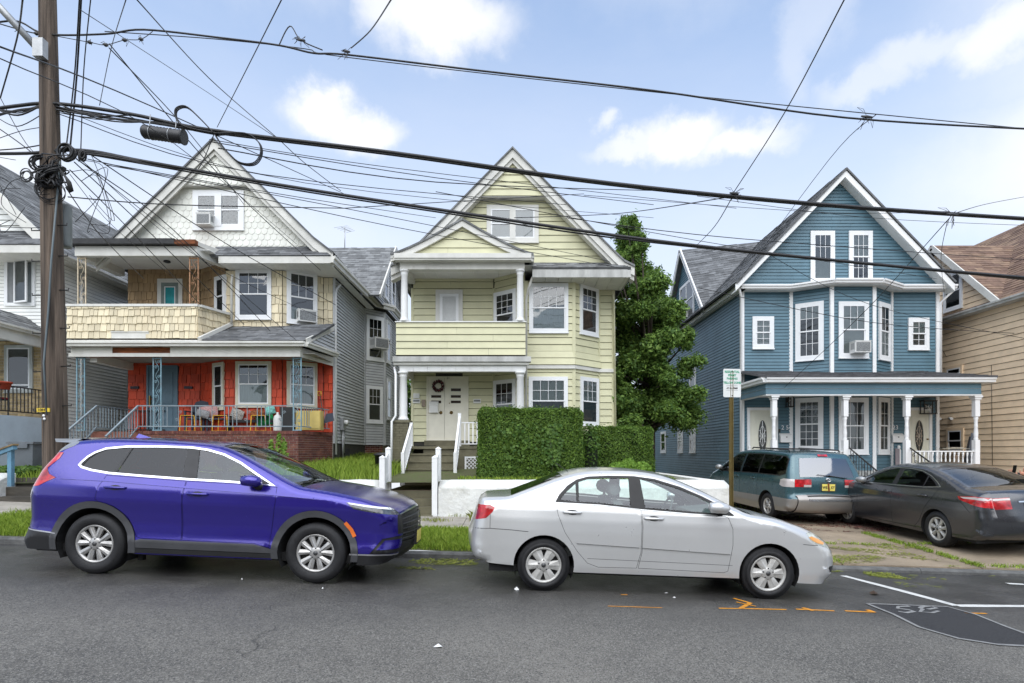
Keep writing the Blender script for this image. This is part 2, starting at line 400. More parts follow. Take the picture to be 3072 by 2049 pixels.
dark_wood = mat('dark_wood',(.075,.065,.05),.6,var=.2,vscale=6,bump=.003,bscale=60,stretch=(.2,1,1))
wood_rot = mat('rotten_wood',srgb('#8a4a1e'),.8,var=.3,vscale=9,bump=.01,bscale=40,stretch=(.2,1,1),dirt=.5,dirtcol=(.05,.025,.012))
tar = mat('black_felt',(.018,.018,.018),.6,var=.2,bump=.01,bscale=14)
iron_blue = mat('blue_iron',srgb('#7fa3b0'),.5,var=.1,dirt=.35,dirtcol=srgb('#8a5a40'))
iron_rust = mat('rusty_cream_iron',srgb('#b78a66'),.7,var=.2,dirt=.75,dirtcol=srgb('#6f3216'),vscale=14)
iron_cream = mat('cream_iron',srgb('#cfc0a4'),.6,var=.1,dirt=.55,dirtcol=srgb('#8a5a35'),vscale=10)
iron_grey = mat('grey_blue_iron',srgb('#86939a'),.5,var=.1,dirt=.4,dirtcol=srgb('#6f6a60'))
black_iron = mat('black_iron',(.015,.015,.015),.45,var=.1)
vinyl = mat('white_vinyl',(.80,.80,.79),.4,var=.02,dirt=.10,dirtcol=(.45,.44,.38))
door_blue = mat('door_blue',srgb('#56707f'),.5,var=.05)
door_cream = mat('door_cream',srgb('#ddd9c8'),.5,var=.03,dirt=.1)
door_white = mat('door_white',srgb('#dedccb'),.4,var=.02)
teal = mat('teal_curtain',srgb('#2f9aa0'),.8,var=.1)
wframe = mat('white_window',(.76,.77,.77),.4,var=.02)
curtain_w = mat('white_curtain',(.62,.64,.63),.9,var=.06,vscale=20,stretch=(5,5,.2))
blind_w = mat('white_blind',(.62,.63,.62),.7,var=.04)
blind_g = mat('grey_blind',(.20,.21,.215),.7,var=.08)
curtain_d = mat('brown_curtain',(.10,.075,.06),.9,var=.3,vscale=25,stretch=(6,6,.2))
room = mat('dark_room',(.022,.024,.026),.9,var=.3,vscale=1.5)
lace = mat('lace_curtain',(.42,.44,.43),.9,var=.35,vscale=22)
pane = glass('window_pane',(.50,.55,.55),.11)
plastic_w = mat('white_plastic',(.70,.70,.67),.45,var=.03,dirt=.1)
plastic_g = mat('grey_grille',(.22,.23,.23),.55,var=.2,vscale=30)
rubber = mat('rubber',(.013,.013,.014),.7,var=.15,vscale=14,bump=.001,bscale=90)
cable_m = mat('cable_black',(.012,.012,.013),.5,var=.2,vscale=8)
cable_g = mat('cable_grey',(.05,.05,.052),.5,var=.2,vscale=8)
pole_wood = mat('pole_wood',srgb('#6f6154'),.9,var=.32,vscale=14,bump=.035,bscale=30,stretch=(1,1,.035),dirt=.75,dirtcol=(.045,.028,.018))
galv = mat('galvanised',(.42,.43,.43),.45,metal=.6,var=.12)
chrome = mat('chrome',(.72,.72,.72),.12,metal=1,var=.02)
brass = mat('brass',(.30,.20,.08),.35,metal=1,var=.1)
shadow_sheath = mat('shadow_line_sheathing',(.05,.047,.04),.95,var=.1)  # wall backing coloured dark so the board gaps draw shadow lines
shadow_sheath_blue = mat('shadow_line_sheathing_blue',(.02,.035,.045),.95,var=.1)  # same painted shadow lines, tinted for the blue boards
# ------------------------------------------------------------------ building parts
def hit(fr,px):
 k = (px - CX_) / F_; o,u = fr.o,fr.u
 a = (k * o.y - o.x) / (u.x - k * u.y); return a,o.y + u.y * a
def wbox(mb,fr,u0,u1,z0,z1,o0,o1):
 return mb.prism([(u0,z0),(u1,z0),(u1,z1),(u0,z1)],fr,o0,o1)
def ring(mb,fr,u0,u1,z0,z1,w,o0,o1,wb=None):
 wb = w if wb is None else wb
 wbox(mb,fr,u0,u0 + w,z0 + wb,z1 - w,o0,o1); wbox(mb,fr,u1 - w,u1,z0 + wb,z1 - w,o0,o1)
 wbox(mb,fr,u0,u1,z1 - w,z1,o0,o1); wbox(mb,fr,u0,u1,z0,z0 + wb,o0,o1 + .004); return mb
def folds(mb,fr,u0,u1,z0,z1,off,amp=.006,per=.07):
 n = max(4,int((u1 - u0) / per) * 4); b = len(mb.v)
 for i in range(n + 1):
  u = u0 + (u1 - u0) * i / n; o = off + amp * math.sin(i * math.pi / 2 + .4 * math.sin(i))
  mb.v += [tuple(fr(u,z0,o)),tuple(fr(u,z1,o))]
 for i in range(n): mb.f.append((b + 2 * i,b + 2 * i + 2,b + 2 * i + 3,b + 2 * i + 1)); mb.sm.append(True)
def slats(mb,fr,u0,u1,z0,z1,off,step=.035):
 z = z0
 while z < z1 - .005: mb.add([fr(u0,z,off + .004),fr(u1,z,off + .004),fr(u1,min(z + step,z1),off),fr(u0,min(z + step,z1),off)],[(0,1,2,3)]); z += step
def window(parent,fr,u0,u1,z0,z1,cw=.09,casing=None,grid=(3,2),both=False,up=None,low=None,upk='folds',lowk='folds',low_h=None,off=.0,sashw=.04,label=None,sill=True,cols=1,mid=.5):
 """double hung window. returns the window part"""
 casing = casing or wframe
 m = MB(); ring(m,fr,u0,u1,z0,z1,cw,off - .02,off + .06)
 m2 = MB()
 if sill: wbox(m,fr,u0 - .01,u1 + .01,z0 - .03,z0,off - .0,off + .085)
 wp = m.build('window',casing,parent)
 if label: wp['label'] = label
 a,b,c,d = u0 + cw,u1 - cw,z0 + cw,z1 - cw; zm = c + (d - c) * mid
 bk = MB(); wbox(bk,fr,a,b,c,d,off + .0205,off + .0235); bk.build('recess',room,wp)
 w = (b - a) / cols
 s = MB(); g = MB(); mu = MB()
 for k in range(cols):
  p,q = a + w * k,a + w * (k + 1)
  ring(s,fr,p,q,zm - .02,d,sashw,off + .044,off + .062); ring(s,fr,p + .002,q - .002,c,zm + .018,sashw,off + .034,off + .052)
  for (x0,x1,y0,y1,o) in ((p + sashw,q - sashw,zm,d - sashw,off + .050),(p + sashw,q - sashw,c + sashw,zm,off + .040)):
   g.add([fr(x0,y0,o),fr(x1,y0,o),fr(x1,y1,o),fr(x0,y1,o)],[(0,1,2,3)])
  if grid:
   gx,gy = grid
   rng = [(zm + .02,d - sashw,off + .052)] + ([(c + sashw,zm - .02,off + .042)] if both else [])
   for y0,y1,o in rng:
    for i in range(1,gx): wbox(mu,fr,p + sashw + (w - 2 * sashw) * i / gx - .007,p + sashw + (w - 2 * sashw) * i / gx + .007,y0,y1,o,o + .006)
    for i in range(1,gy): wbox(mu,fr,p + sashw,q - sashw,y0 + (y1 - y0) * i / gy - .007,y0 + (y1 - y0) * i / gy + .007,o + .001,o + .0075)
 s.build('sash',wframe,wp); g.build('pane',pane,wp,fixn=False)
 if grid: mu.build('muntin',wframe,wp)
 for mt,kind,y0,y1 in ((up,upk,zm,d),(low,lowk,c,zm)):
  if mt is None: continue
  cm = MB()
  if kind == 'half': y1 = y0 + (y1 - y0) * .55; kind = 'folds'
  if kind == 'drop': y0 = y1 - (y1 - y0) * .5; kind = 'slats'
  if kind == 'folds': folds(cm,fr,a + .002,b - .002,y0,y1,off + .030,.004)
  else: slats(cm,fr,a + .002,b - .002,y0,y1,off + .027)
  cm.build('curtain' if kind == 'folds' else 'blind',mt,wp,fixn=False)
 return wp
def win_px(parent,fr,x0,x1,y0,y1,**k):
 a,d0 = hit(fr,x0); b,d1 = hit(fr,x1); d = (d0 + d1) / 2
 z1,z0 = PZ(y0,d),PZ(y1,d); k.setdefault('cw',.085)
 return window(parent,fr,a,b,z0,z1,**k),(a,b,z0,z1)
def rail_px(*a): pass
def gable_board(mb,pts,fr,width,o0,o1):
 """rake board along polyline pts (u,z) with given width measured downwards-perpendicular"""
 for i in range(len(pts) - 1):
  (a,za),(b,zb) = pts[i],pts[i + 1]
  mb.prism([(a,za),(b,zb),(b,zb - width),(a,za - width)],fr,o0,o1)
def plate(parent,pts,th,m,name,**k):
 pts = [Vector(p) for p in pts]; n = (pts[1] - pts[0]).cross(pts[2] - pts[0]).normalized() * th
 a = MB(); N_ = len(pts); a.add(pts + [p + n for p in pts],[tuple(range(N_))[::-1],tuple(range(N_,2 * N_))] + [(i,(i + 1) % N_,N_ + (i + 1) % N_,N_ + i) for i in range(N_)])
 return a.build(name,m,parent,**k)
def round_column(parent,x,y,z0,z1,r,m,name='column'):
 a = MB(); h = z1 - z0
 a.lathe([(0,0),(r * 1.35,0),(r * 1.35,.05),(r * 1.1,.08),(r,.14),(r * .98,h * .5),(r * .86,h - .16),(r * 1.05,h - .13),(r * .9,h - .11),(r * 1.15,h - .06),(r * 1.3,h - .05),(r * 1.3,h),(0,h)],(x,y,z0),20)
 return a.build(name,m,parent)
def turned_post(parent,x,y,z0,z1,m,name='porch_post'):
 a = MB(); h = z1 - z0; w = .07
 a.box(x - w,x + w,y - w,y + w,z0,z0 + .95); a.box(x - w,x + w,y - w,y + w,z1 - .62,z1 - .12)
 a.box(x - .12,x + .12,y - .12,y + .12,z1 - .05,z1); a.box(x - .095,x + .095,y - .095,y + .095,z1 - .115,z1 - .052)
 zz0,zz1 = z0 + .95,z1 - .62; H = zz1 - zz0
 a.lathe([(.05,0),(.068,H * .05),(.05,H * .09),(.055,H * .12),(.06,H * .3),(.045,H * .55),(.055,H * .6),(.045,H * .65),(.05,H * .85),(.066,H * .93),(.05,H)],(x,y,zz0),14)
 return a.build(name,m,parent)
def scroll(mb,c,r,u,v,turns=1.25,rad=.008,flip=1,n=14):
 pts = []
 for i in range(n + 1):
  t = i / n; rr = r * (1 - .75 * t); th = turns * 2 * math.pi * t
  pts.append(Vector(c) + Vector(u) * (rr * math.cos(th) * flip) + Vector(v) * (rr * math.sin(th)))
 mb.tube(pts,rad,4)
def iron_post(parent,x,y,z0,z1,m,name='iron_post',w=.22):
 """ornamental wrought iron porch post: two square bars with scrolls and a wavy stem between"""
 a = MB()
 for s in (-1,1): a.box(x + s * w / 2 - .013,x + s * w / 2 + .013,y - .013,y + .013,z0,z1)
 for z in (z0 + .02,z1 - .03): a.box(x - w / 2 - .02,x + w / 2 + .02,y - .02,y + .02,z - .01,z + .015)
 h = z1 - z0; n = int(h / .36)
 stem = [Vector((x + .045 * math.sin(i * math.pi / 4),y,z0 + h * i / (n * 8))) for i in range(n * 8 + 1)]
 a.tube(stem,.008,4)
 for i in range(n):
  zc = z0 + h * (i + .5) / n
  scroll(a,(x + .045,y,zc + .08),.05,(1,0,0),(0,0,1),flip=1); scroll(a,(x - .045,y,zc - .07),.05,(1,0,0),(0,0,1),flip=-1)
 return a.build(name,m,parent)
def railing(parent,a,b,z0,z1,m,step=.12,rad=.009,name='railing',bal='baluster',dz=0.0,kind='iron',top=.035,scrolls=()):
 """straight railing from a to b (x,y), bottom z0, top z1 at a; dz = height change towards b"""
 a,b = Vector((a[0],a[1],0)),Vector((b[0],b[1],0)); Ln = (b - a).length; t = MB(); up = Vector((0,0,1))
 for z in (z0,z1): t.bar(a + up * z,b + up * (z + dz),top if z == z1 else .03,.03)
 r = t.build(name,m,parent); n = max(2,int(Ln / step)); me = None
 for i in range(1,n):
  if any(abs(i / n - q) < .06 for q in scrolls): continue
  p = a.lerp(b,i / n); h0 = z0 + dz * i / n
  if me is None:
   k = MB(); H = z1 - z0 - .03
   if kind == 'turned': k.box(-.02,.02,-.02,.02,.0,H * .2); k.lathe([(.012,H * .2),(.024,H * .26),(.014,H * .31),(.022,H * .5),(.013,H * .7),(.024,H * .76),(.012,H * .82)],(0,0,0),8); k.box(-.02,.02,-.02,.02,H * .82,H)
   elif kind == 'square': k.box(-.018,.018,-.018,.018,0,H)
   else: k.box(-rad,rad,-rad,rad,0,H)
   me = k.mesh(bal,m)
  link_mesh(bal,me,parent,(p.x,p.y,h0 + .015))
 for q in scrolls:
  s = MB(); p = a.lerp(b,q); u = (b - a).normalized(); zc = z0 + dz * q; H = z1 - z0
  s.bar(p + up * zc,p + up * (zc + H),.016,.016)
  scroll(s,p + u * .05 + up * (zc + H * .68),.05,u,up); scroll(s,p - u * .05 + up * (zc + H * .32),.05,u,up,flip=-1)
  s.build('scroll',m,parent)
 return r
def gutter(mb,a,b,w=.12,h=.11):
 """K-style gutter strip from a to b; sits outward (right-hand side of a->b)"""
 a,b = Vector(a),Vector(b); d = (b - a).normalized(); n = Vector((d.y,-d.x,0)).normalized()
 prof = [(0,0),(w * .6,0),(w * .7,h * .45),(w,h * .6),(w,h),(w - .012,h),(w - .012,h * .9),(0,h * .9)]
 vs = [a + n * p + Vector((0,0,q)) for p,q in prof] + [b + n * p + Vector((0,0,q)) for p,q in prof]; k = len(prof)
 mb.add(vs,[tuple(range(k))[::-1],tuple(range(k,2 * k))] + [(i,(i + 1) % k,k + (i + 1) % k,k + i) for i in range(k)])
def ac_unit(loc,w,h,d,face,label,braced=False):
 """window air conditioner, face=(outward dir)"""
 t = thing('air_conditioner',loc,label,'air conditioner','air conditioners hung in the upstairs windows')
 n = Vector(face).normalized(); u = Vector((-n.y,n.x,0)); o = Vector(loc)
 fr = lambda a,z,off=0: o + u * a + n * off + Vector((0,0,z))
 m = MB(); m.prism([(-w / 2,0),(w / 2,0),(w / 2,h),(-w / 2,h)],fr,-.05,d); m.build('casing',plastic_w,t)
 g = MB(); wbox(g,fr,-w / 2 + .03,w / 2 - .03,.03,h - .04,d + .001,d + .006); g.build('grille',plastic_g,t)
 s = MB()
 for sd in (-1,1):
  for k in range(6):
   q = .06 + k * (d - .1) / 6
   p0 = fr(sd * (w / 2 + .002),h * .3,q); s.add([p0,fr(sd * (w / 2 + .002),h * .3,q + .018),fr(sd * (w / 2 + .002),h * .85,q + .018),fr(sd * (w / 2 + .002),h * .85,q)],[(0,1,2,3)])
 s.build('vent_slots',plastic_g,t,fixn=False)
 tp = MB(); wbox(tp,fr,-w / 2 - .01,w / 2 + .01,h - .008,h + .012,-.04,d + .012); tp.build('top_cover',plastic_w,t)
 if braced:
  b = MB(); b.bar(fr(0,0,d * .8),fr(0,-.28,0),.03,.03); b.build('brace',galv,t)
 return t
def text_mesh(parent,s,loc,size,m,rot=(math.pi / 2,0,0),name='lettering',ext=.002,bold=0.0,xs=1.0,align='CENTER',local=False):
 cu = bpy.data.curves.new('txt','FONT'); cu.body = s; cu.size = size; cu.extrude = ext; cu.offset = bold; cu.align_x = align; cu.align_y = 'CENTER'; cu.resolution_u = 2
 o = bpy.data.objects.new('txt',cu); COL.objects.link(o); dg = bpy.context.evaluated_depsgraph_get(); me = bpy.data.meshes.new_from_object(o.evaluated_get(dg))
 bpy.data.objects.remove(o); bpy.data.curves.remove(cu)
 me.materials.clear(); me.materials.append(m)
 if xs != 1: me.transform(Matrix.Diagonal((xs,1,1,1)))
 ob = bpy.data.objects.new(name,me); COL.objects.link(ob); ob.rotation_euler = rot
 ob.parent = parent; ob.location = Vector(loc) if local else Vector(loc) - _o(parent)
 return ob
# ------------------------------------------------------------------ ground
ZP = [(-60,1.9),(-30,1.0),(-12,.39),(-7.9,.243),(-4.99,.165),(-2.33,.042),(.365,-.018),(3.0,-.116),(7.9,-.262),(14,-.46),(30,-1.0),(60,-2.0)]
def zr(x):
 for i in range(len(ZP) - 1):
  if x <= ZP[i + 1][0]:
   (a,za),(b,zb) = ZP[i],ZP[i + 1]; t = min(1,max(0,(x - a) / (b - a)))
   return za + (zb - za) * t
 return ZP[-1][1]
KY = 8.85
def z_road(x,y): return zr(x) - .025 * abs(y - 6.7) * (1 if y > 6.7 else .35)
def z_verge(x,y): return zr(x) + .045 + .028 * (y - KY) + .06 * max(0,min(x,12) - 7) * min(1,max(0,y - KY - .1) / 1.5)
def z_yard(x,y):
 t = min(1,max(0,(x - 3.9) / .9)); base = .93 + .06 * (y - 13.2)
 return base * (1 - t) + t * (z_verge(x,y))
def sheet(name,xs,ys,zf,m,th=0,**k):
 mb = MB(); nx = len(xs)
 for y in ys:
  for x in xs: mb.v.append((x,y,zf(x,y)))
 for j in range(len(ys) - 1):
  for i in range(nx - 1): mb.f.append((j * nx + i,j * nx + i + 1,(j + 1) * nx + i + 1,(j + 1) * nx + i)); mb.sm.append(True)
 o = mb.build(name,m,None,fixn=False); return tag(o,**k) if k else o
def rng(a,b,s): n = max(1,int(round((b - a) / s))); return [a + (b - a) * i / n for i in range(n + 1)]
def asphalt_material():
 m = bpy.data.materials.new('asphalt'); m.use_nodes = True; t = m.node_tree; b = t.nodes['Principled BSDF']; nn = t.nodes.new; ln = t.links.new
 tc = nn('ShaderNodeTexCoord'); sp = nn('ShaderNodeSeparateXYZ'); ln(tc.outputs['Object'],sp.inputs[0])
 def no(sc,d=4,r=.6):
  n = nn('ShaderNodeTexNoise'); n.inputs['Scale'].default_value = sc; n.inputs['Detail'].default_value = d; n.inputs['Roughness'].default_value = r; ln(tc.outputs['Object'],n.inputs['Vector']); return n.outputs[0]
 def mr(v,a,bb,c=0,d=1):
  n = nn('ShaderNodeMapRange'); ln(v,n.inputs[0]); n.inputs[1].default_value = a; n.inputs[2].default_value = bb; n.inputs[3].default_value = c; n.inputs[4].default_value = d; return n.outputs[0]
 def mx(f,a,bb,blend='MIX'):
  n = nn('ShaderNodeMix'); n.data_type = 'RGBA'; n.blend_type = blend
  (ln(f,n.inputs[0]) if not isinstance(f,(int,float)) else setattr(n.inputs[0],'default_value',f))
  for i,v in ((6,a),(7,bb)): (setattr(n.inputs[i],'default_value',(*v,1)) if isinstance(v,tuple) else ln(v,n.inputs[i]))
  return n.outputs[2]
 def mt(op,a,bb):
  n = nn('ShaderNodeMath'); n.operation = op
  for i,v in ((0,a),(1,bb)): (setattr(n.inputs[i],'default_value',v) if isinstance(v,(int,float)) else ln(v,n.inputs[i]))
  return n.outputs[0]
 vo = nn('ShaderNodeTexVoronoi'); vo.inputs['Scale'].default_value = 105; ln(tc.outputs['Object'],vo.inputs['Vector'])
 spk = mr(vo.outputs['Color'],.0,1.0,.0,1)
 base = mx(mr(no(.35,9,.7),.38,.62),(.088,.083,.073),(.155,.145,.125))
 stones = mx(mr(spk,.55,.95),base,(.24,.23,.205)); stones = mx(mr(spk,.40,.05),stones,(.030,.030,.031))
 # wet kerb band, deepened to paint contact shade under the cars, dry towards lane
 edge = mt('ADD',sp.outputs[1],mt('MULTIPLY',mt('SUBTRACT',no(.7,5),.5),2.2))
 damp_shade = mr(edge,5.0,6.7); damp_shade2 = mt('MULTIPLY',damp_shade,mr(no(1.6,6),.25,.6,.55,1))
 colr = mx(mt('MULTIPLY',damp_shade2,.82),stones,(.018,.018,.019))
 # cracks
 v2 = nn('ShaderNodeTexVoronoi'); v2.feature = 'DISTANCE_TO_EDGE'; v2.inputs['Scale'].default_value = .33
 wv = nn('ShaderNodeVectorMath'); wv.operation = 'ADD'; nz = nn('ShaderNodeTexNoise'); nz.inputs['Scale'].default_value = 3; nz.inputs['Detail'].default_value = 8; ln(tc.outputs['Object'],nz.inputs['Vector'])
 sc = nn('ShaderNodeVectorMath'); sc.operation = 'SCALE'; sc.inputs['Scale'].default_value = .5; ln(nz.outputs['Color'],sc.inputs[0]); ln(tc.outputs['Object'],wv.inputs[0]); ln(sc.outputs[0],wv.inputs[1]); ln(wv.outputs[0],v2.inputs['Vector'])
 crack = mt('MULTIPLY',mr(v2.outputs[0],.006,.001),mr(no(.5,3),.545,.64)); colr = mx(mt('MULTIPLY',crack,.55),colr,(.02,.02,.02))
 ln(colr,b.inputs['Base Color'])
 ln(mr(damp_shade2,0,1,.8,.30),b.inputs['Roughness'])
 hs = mt('ADD',mt('MULTIPLY',vo.outputs['Distance'],1.0),mt('MULTIPLY',crack,-3.0))
 bp = nn('ShaderNodeBump'); bp.inputs['Distance'].default_value = .006; bp.inputs['Strength'].default_value = .85; ln(hs,bp.inputs['Height']); ln(bp.outputs[0],b.inputs['Normal'])
 MATS['asphalt'] = m; return m
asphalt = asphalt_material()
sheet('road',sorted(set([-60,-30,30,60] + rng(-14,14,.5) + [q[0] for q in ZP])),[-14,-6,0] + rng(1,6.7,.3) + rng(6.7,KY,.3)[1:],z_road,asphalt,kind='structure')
sheet('ground',[-400,-60,60,400],[KY + 40,120,400,1500],lambda x,y: 1.2 - .02 * x * (abs(x) < 80),soil,kind='structure')
sheet('ground',[-400,-60,60,400],[-400,-60,-14],lambda x,y: z_road(max(-60,min(60,x)),-14),soil,kind='structure')
# kerb: separate stones
kerb = thing('kerb',(0,KY,0),None,None); kerb['kind'] = 'structure'
x = -15.0
while x < 15:
 ln_ = random.uniform(1.7,2.3); m = MB(); z0,z1 = zr(x),zr(x + ln_); dz = random.uniform(-.006,.006)
 top = .055 if x < 3.6 else .03
 pts = []
 for xx,z in ((x,z0),(x + ln_ - .008,z1)):
  pts += [(xx,KY - .005,z - .3),(xx,KY + .13,z - .3),(xx,KY + .13,z + top - .01 + dz),(xx,KY + .02,z + top - .01 + dz),(xx,KY - .003,z + top - .04 + dz)]
 m.add(pts,[(0,1,2,3,4),(9,8,7,6,5)] + [(i,5 + i,5 + (i + 1) % 5,(i + 1) % 5) for i in range(5)])
 m.build('kerb_stone',kerbstone,kerb); x += ln_
# verge soil, pavement slabs, driveway slabs
sheet('verge',rng(-16,3.4,.4),rng(KY + .13,11.0,.3),lambda x,y: z_verge(x,y) - .012 + .018 * math.sin(x * 3.1) * math.sin(y * 4.3),soil,kind='structure')
sheet('verge',rng(-30,-16,2),rng(KY + .13,13.2,1),z_verge,soil,kind='structure')
pave = thing('pavement',(0,11,0),None,None); pave['kind'] = 'structure'
def slab(x0,x1,y0,y1,zf,m,parent,name,th=.12,tilt=.004):
 a,b,c = random.uniform(-tilt,tilt),random.uniform(-tilt,tilt),.006
 mb = MB(); P4 = [(x0 + c,y0 + c),(x1 - c,y0 + c),(x1 - c,y1 - c),(x0 + c,y1 - c)]
 top = [(x,y,zf(x,y) + a + b * (i % 2)) for i,(x,y) in enumerate(P4)]
 mb.add([(x,y,z - th) for x,y,z in top] + top,[(0,3,2,1),(4,5,6,7),(0,1,5,4),(1,2,6,5),(2,3,7,6),(3,0,4,7)])
 return mb.build(name,m,parent)
x = -16.0
while x < 3.3: slab(x,min(x + 1.5,3.4),11.0,12.75,z_verge,concrete,pave,'slab'); x += 1.5
slab(-3.3,-2.15,KY + .14,10.99,lambda x,y: z_verge(x,y) + .006,concrete,pave,'slab')
drive = thing('driveway',(8,12,0),None,None); drive['kind'] = 'structure'
zd = lambda x,y: z_verge(x,y) - .012
for (x0,x1) in ((3.41,5.2),(5.2,7.4),(7.4,9.9),(9.9,12.6),(12.6,16),(16,22)):
 for (y0,y1) in ((KY + .13,10.75),(10.75,13.0),(13.0,15.3),(15.3,18.0),(18.0,24.0)):
  if x0 < 5 and y0 > 12.9: continue
  slab(x0,x1,y0,y1,zd,concrete_tan,drive,'slab',tilt=.006)
sheet('subsoil',[3.4] + rng(5.1,60,2.5),rng(KY + .13,60,3),lambda x,y: z_verge(x,y) - .06,soil,kind='structure')
sheet('yard',rng(-30,5.0,.6),rng(13.2,60,1.2),lambda x,y: z_yard(x,min(y,19)) - .02 + .02 * math.sin(x * 2.3) * math.sin(y * 2.9),soil,kind='structure')
# painted markings
paint_w = mat('road_paint_white',(.60,.60,.57),.7,var=.05,dirt=.55,dirtcol=(.10,.10,.10),vscale=9)
paint_o = mat('road_paint_orange',srgb('#cf8a20'),.7,var=.1,dirt=.45,dirtcol=(.09,.08,.07),vscale=12)
patch_m = mat('asphalt_patch',(.030,.030,.032),.75,var=.25,vscale=60,bump=.004,bscale=110)
chalk = mat('road_paint_grey',(.23,.23,.225),.8,var=.1,dirt=.6,dirtcol=(.08,.08,.08),vscale=14)
def gp(px,py):
 """point of the road seen at a photo position (used once to measure the markings)"""
 y = 6.0
 for _ in range(30):
  x = PX(px,y); z = z_road(x,y); y = (CZ_ - z) * F_ / (py - CY_)
 return PX(px,y),y
def stroke(pts,w,m,name,lift=.004,kind='structure',grow=None):
 g = [Vector((*gp(a,b),0)) for a,b in pts]; pp = []
 for i in range(len(g) - 1):
  n = max(1,int((g[i + 1] - g[i]).length / .25)); pp += [g[i].lerp(g[i + 1],k / n) for k in range(n)]
 pp.append(g[-1]); mb = MB()
 for i,p in enumerate(pp):
  t = (pp[min(i + 1,len(pp) - 1)] - pp[max(i - 1,0)]).normalized(); n = Vector((-t.y,t.x,0)) * (w / 2) * random.uniform(.85,1.1)
  for q in (p - n,p + n): mb.v.append((q.x,q.y,z_road(q.x,q.y) + lift))
 for i in range(len(pp) - 1): mb.f.append((2 * i,2 * i + 2,2 * i + 3,2 * i + 1)); mb.sm.append(False)
 o = mb.build(name,m,None); return tag(o,kind=kind)
stroke([(1935,1322),(2070,1357),(2195,1391)],.11,paint_w,'road_marking')
stroke([(2197,1391),(2352,1392),(2500,1393)],.11,paint_w,'road_marking')
stroke([(2312,1340),(2352,1342)],.12,paint_w,'road_marking')
stroke([(1650,1397),(1720,1398),(1805,1400)],.035,paint_o,'road_marking'); stroke([(1684,1374),(1722,1385),(1700,1397)],.05,paint_o,'road_marking'); stroke([(1690,1383),(1735,1393)],.03,paint_o,'road_marking',lift=.006)
stroke([(1827,1399),(1915,1403)],.04,paint_o,'road_marking'); stroke([(1842,1396),(1868,1403)],.06,paint_o,'road_marking',lift=.006)
stroke([(1940,1403),(2006,1406)],.04,paint_o,'road_marking'); stroke([(1990,1401),(2008,1407)],.06,paint_o,'road_marking',lift=.006)
stroke([(2215,1408),(2265,1409)],.04,paint_o,'road_marking')
stroke([(1395,1392),(1520,1396)],.02,paint_o,'road_marking'); stroke([(1425,1366),(1440,1366)],.03,paint_o,'road_marking')
pp = [gp(*q) for q in ((1990,1387),(2100,1391),(2175,1394),(2240,1412),(2310,1440),(2420,1480),(2420,1488),(2290,1480),(2200,1466),(2110,1440),(2050,1410))]
mb = MB(); mb.add([(a,b,z_road(a,b) + .004) for a,b in pp],[tuple(range(len(pp)))]); tag(mb.build('road_patch',patch_m,None),kind='structure')
stroke([(1990,1387),(2100,1391),(2175,1394),(2240,1412),(2310,1440),(2420,1480)],.035,chalk,'road_marking',lift=.008)
stroke([(1990,1387),(2050,1411),(2110,1441),(2200,1467),(2290,1481),(2420,1488)],.045,chalk,'road_marking',lift=.008)
for k in (((2088,1393),(2062,1394),(2060,1398),(2085,1401),(2098,1405),(2080,1408),(2062,1405)),):   # the 5
 stroke(k,.045,chalk,'road_marking',lift=.008)
stroke([(2118,1394),(2138,1393),(2150,1397),(2130,1400),(2155,1404),(2140,1408),(2112,1406),(2118,1400),(2112,1397),(2118,1394)],.045,chalk,'road_marking',lift=.008)   # the 8
# ================================================================== GREEN HOUSE (middle)
YG,YP,YB = 18.4,16.9,17.6
gh = thing('house',(0,YG,1.4),'pale green clapboard house with a columned porch and upper balcony behind the tall clipped hedge','house')
gp_ = Pieces(gh,'clapboard',green_board,'clapboards',292)
fr = facade(YG); XL,XR = -3.23,3.28
fl = facet(-.59,YG,.43,YB); fc = facet(.43,YB,1.906,YB); fR = facet(1.906,YB,2.80,YG)
wall_top = 6.9; EX = .215
# structural walls behind the boards
w = MB(); w.box(XL,XR,YG + .012,YG + 12,1.2,wall_top); w.add([(XL,YG + .012,wall_top),(XR,YG + .012,wall_top),(.02,YG + .012,10.3),(XL,YG + 12,wall_top),(XR,YG + 12,wall_top),(.02,YG + 12,10.3)],[(0,1,2),(5,4,3),(0,2,5,3),(1,4,5,2)])
for z0,z1 in ((1.2,wall_top),): w.add([(-.59,YG + .02,z0),(.43,YB + .012,z0),(1.906,YB + .012,z0),(2.80,YG + .02,z0),(-.59,YG + .02,z1),(.43,YB + .012,z1),(1.906,YB + .012,z1),(2.80,YG + .02,z1)],[(0,1,5,4),(1,2,6,5),(2,3,7,6),(4,5,6,7)])
w.build('wall',shadow_sheath,gh)
wins = {}
def W_(f,*a,**k):
 o,b = win_px(gh,f,*a,**k); wins.setdefault(id(f),[]).append(b); return o
W_(fc,1214,1304,651,764,low=curtain_w,up=blind_g,grid=(4,2)); W_(fc,1213,1303,865,976,up=curtain_w,low=blind_g,grid=(4,2),lowk='slats')
W_(fR,1329,1371,657,770,grid=(3,3),low=curtain_d); W_(fR,1330,1372,867,977,up=curtain_w,grid=(3,2),low=blind_g)
W_(fl,1135,1186,668,776,grid=(3,3),low=curtain_d); W_(fl,1134,1185,872,984,grid=(3,2),up=None,low=None)
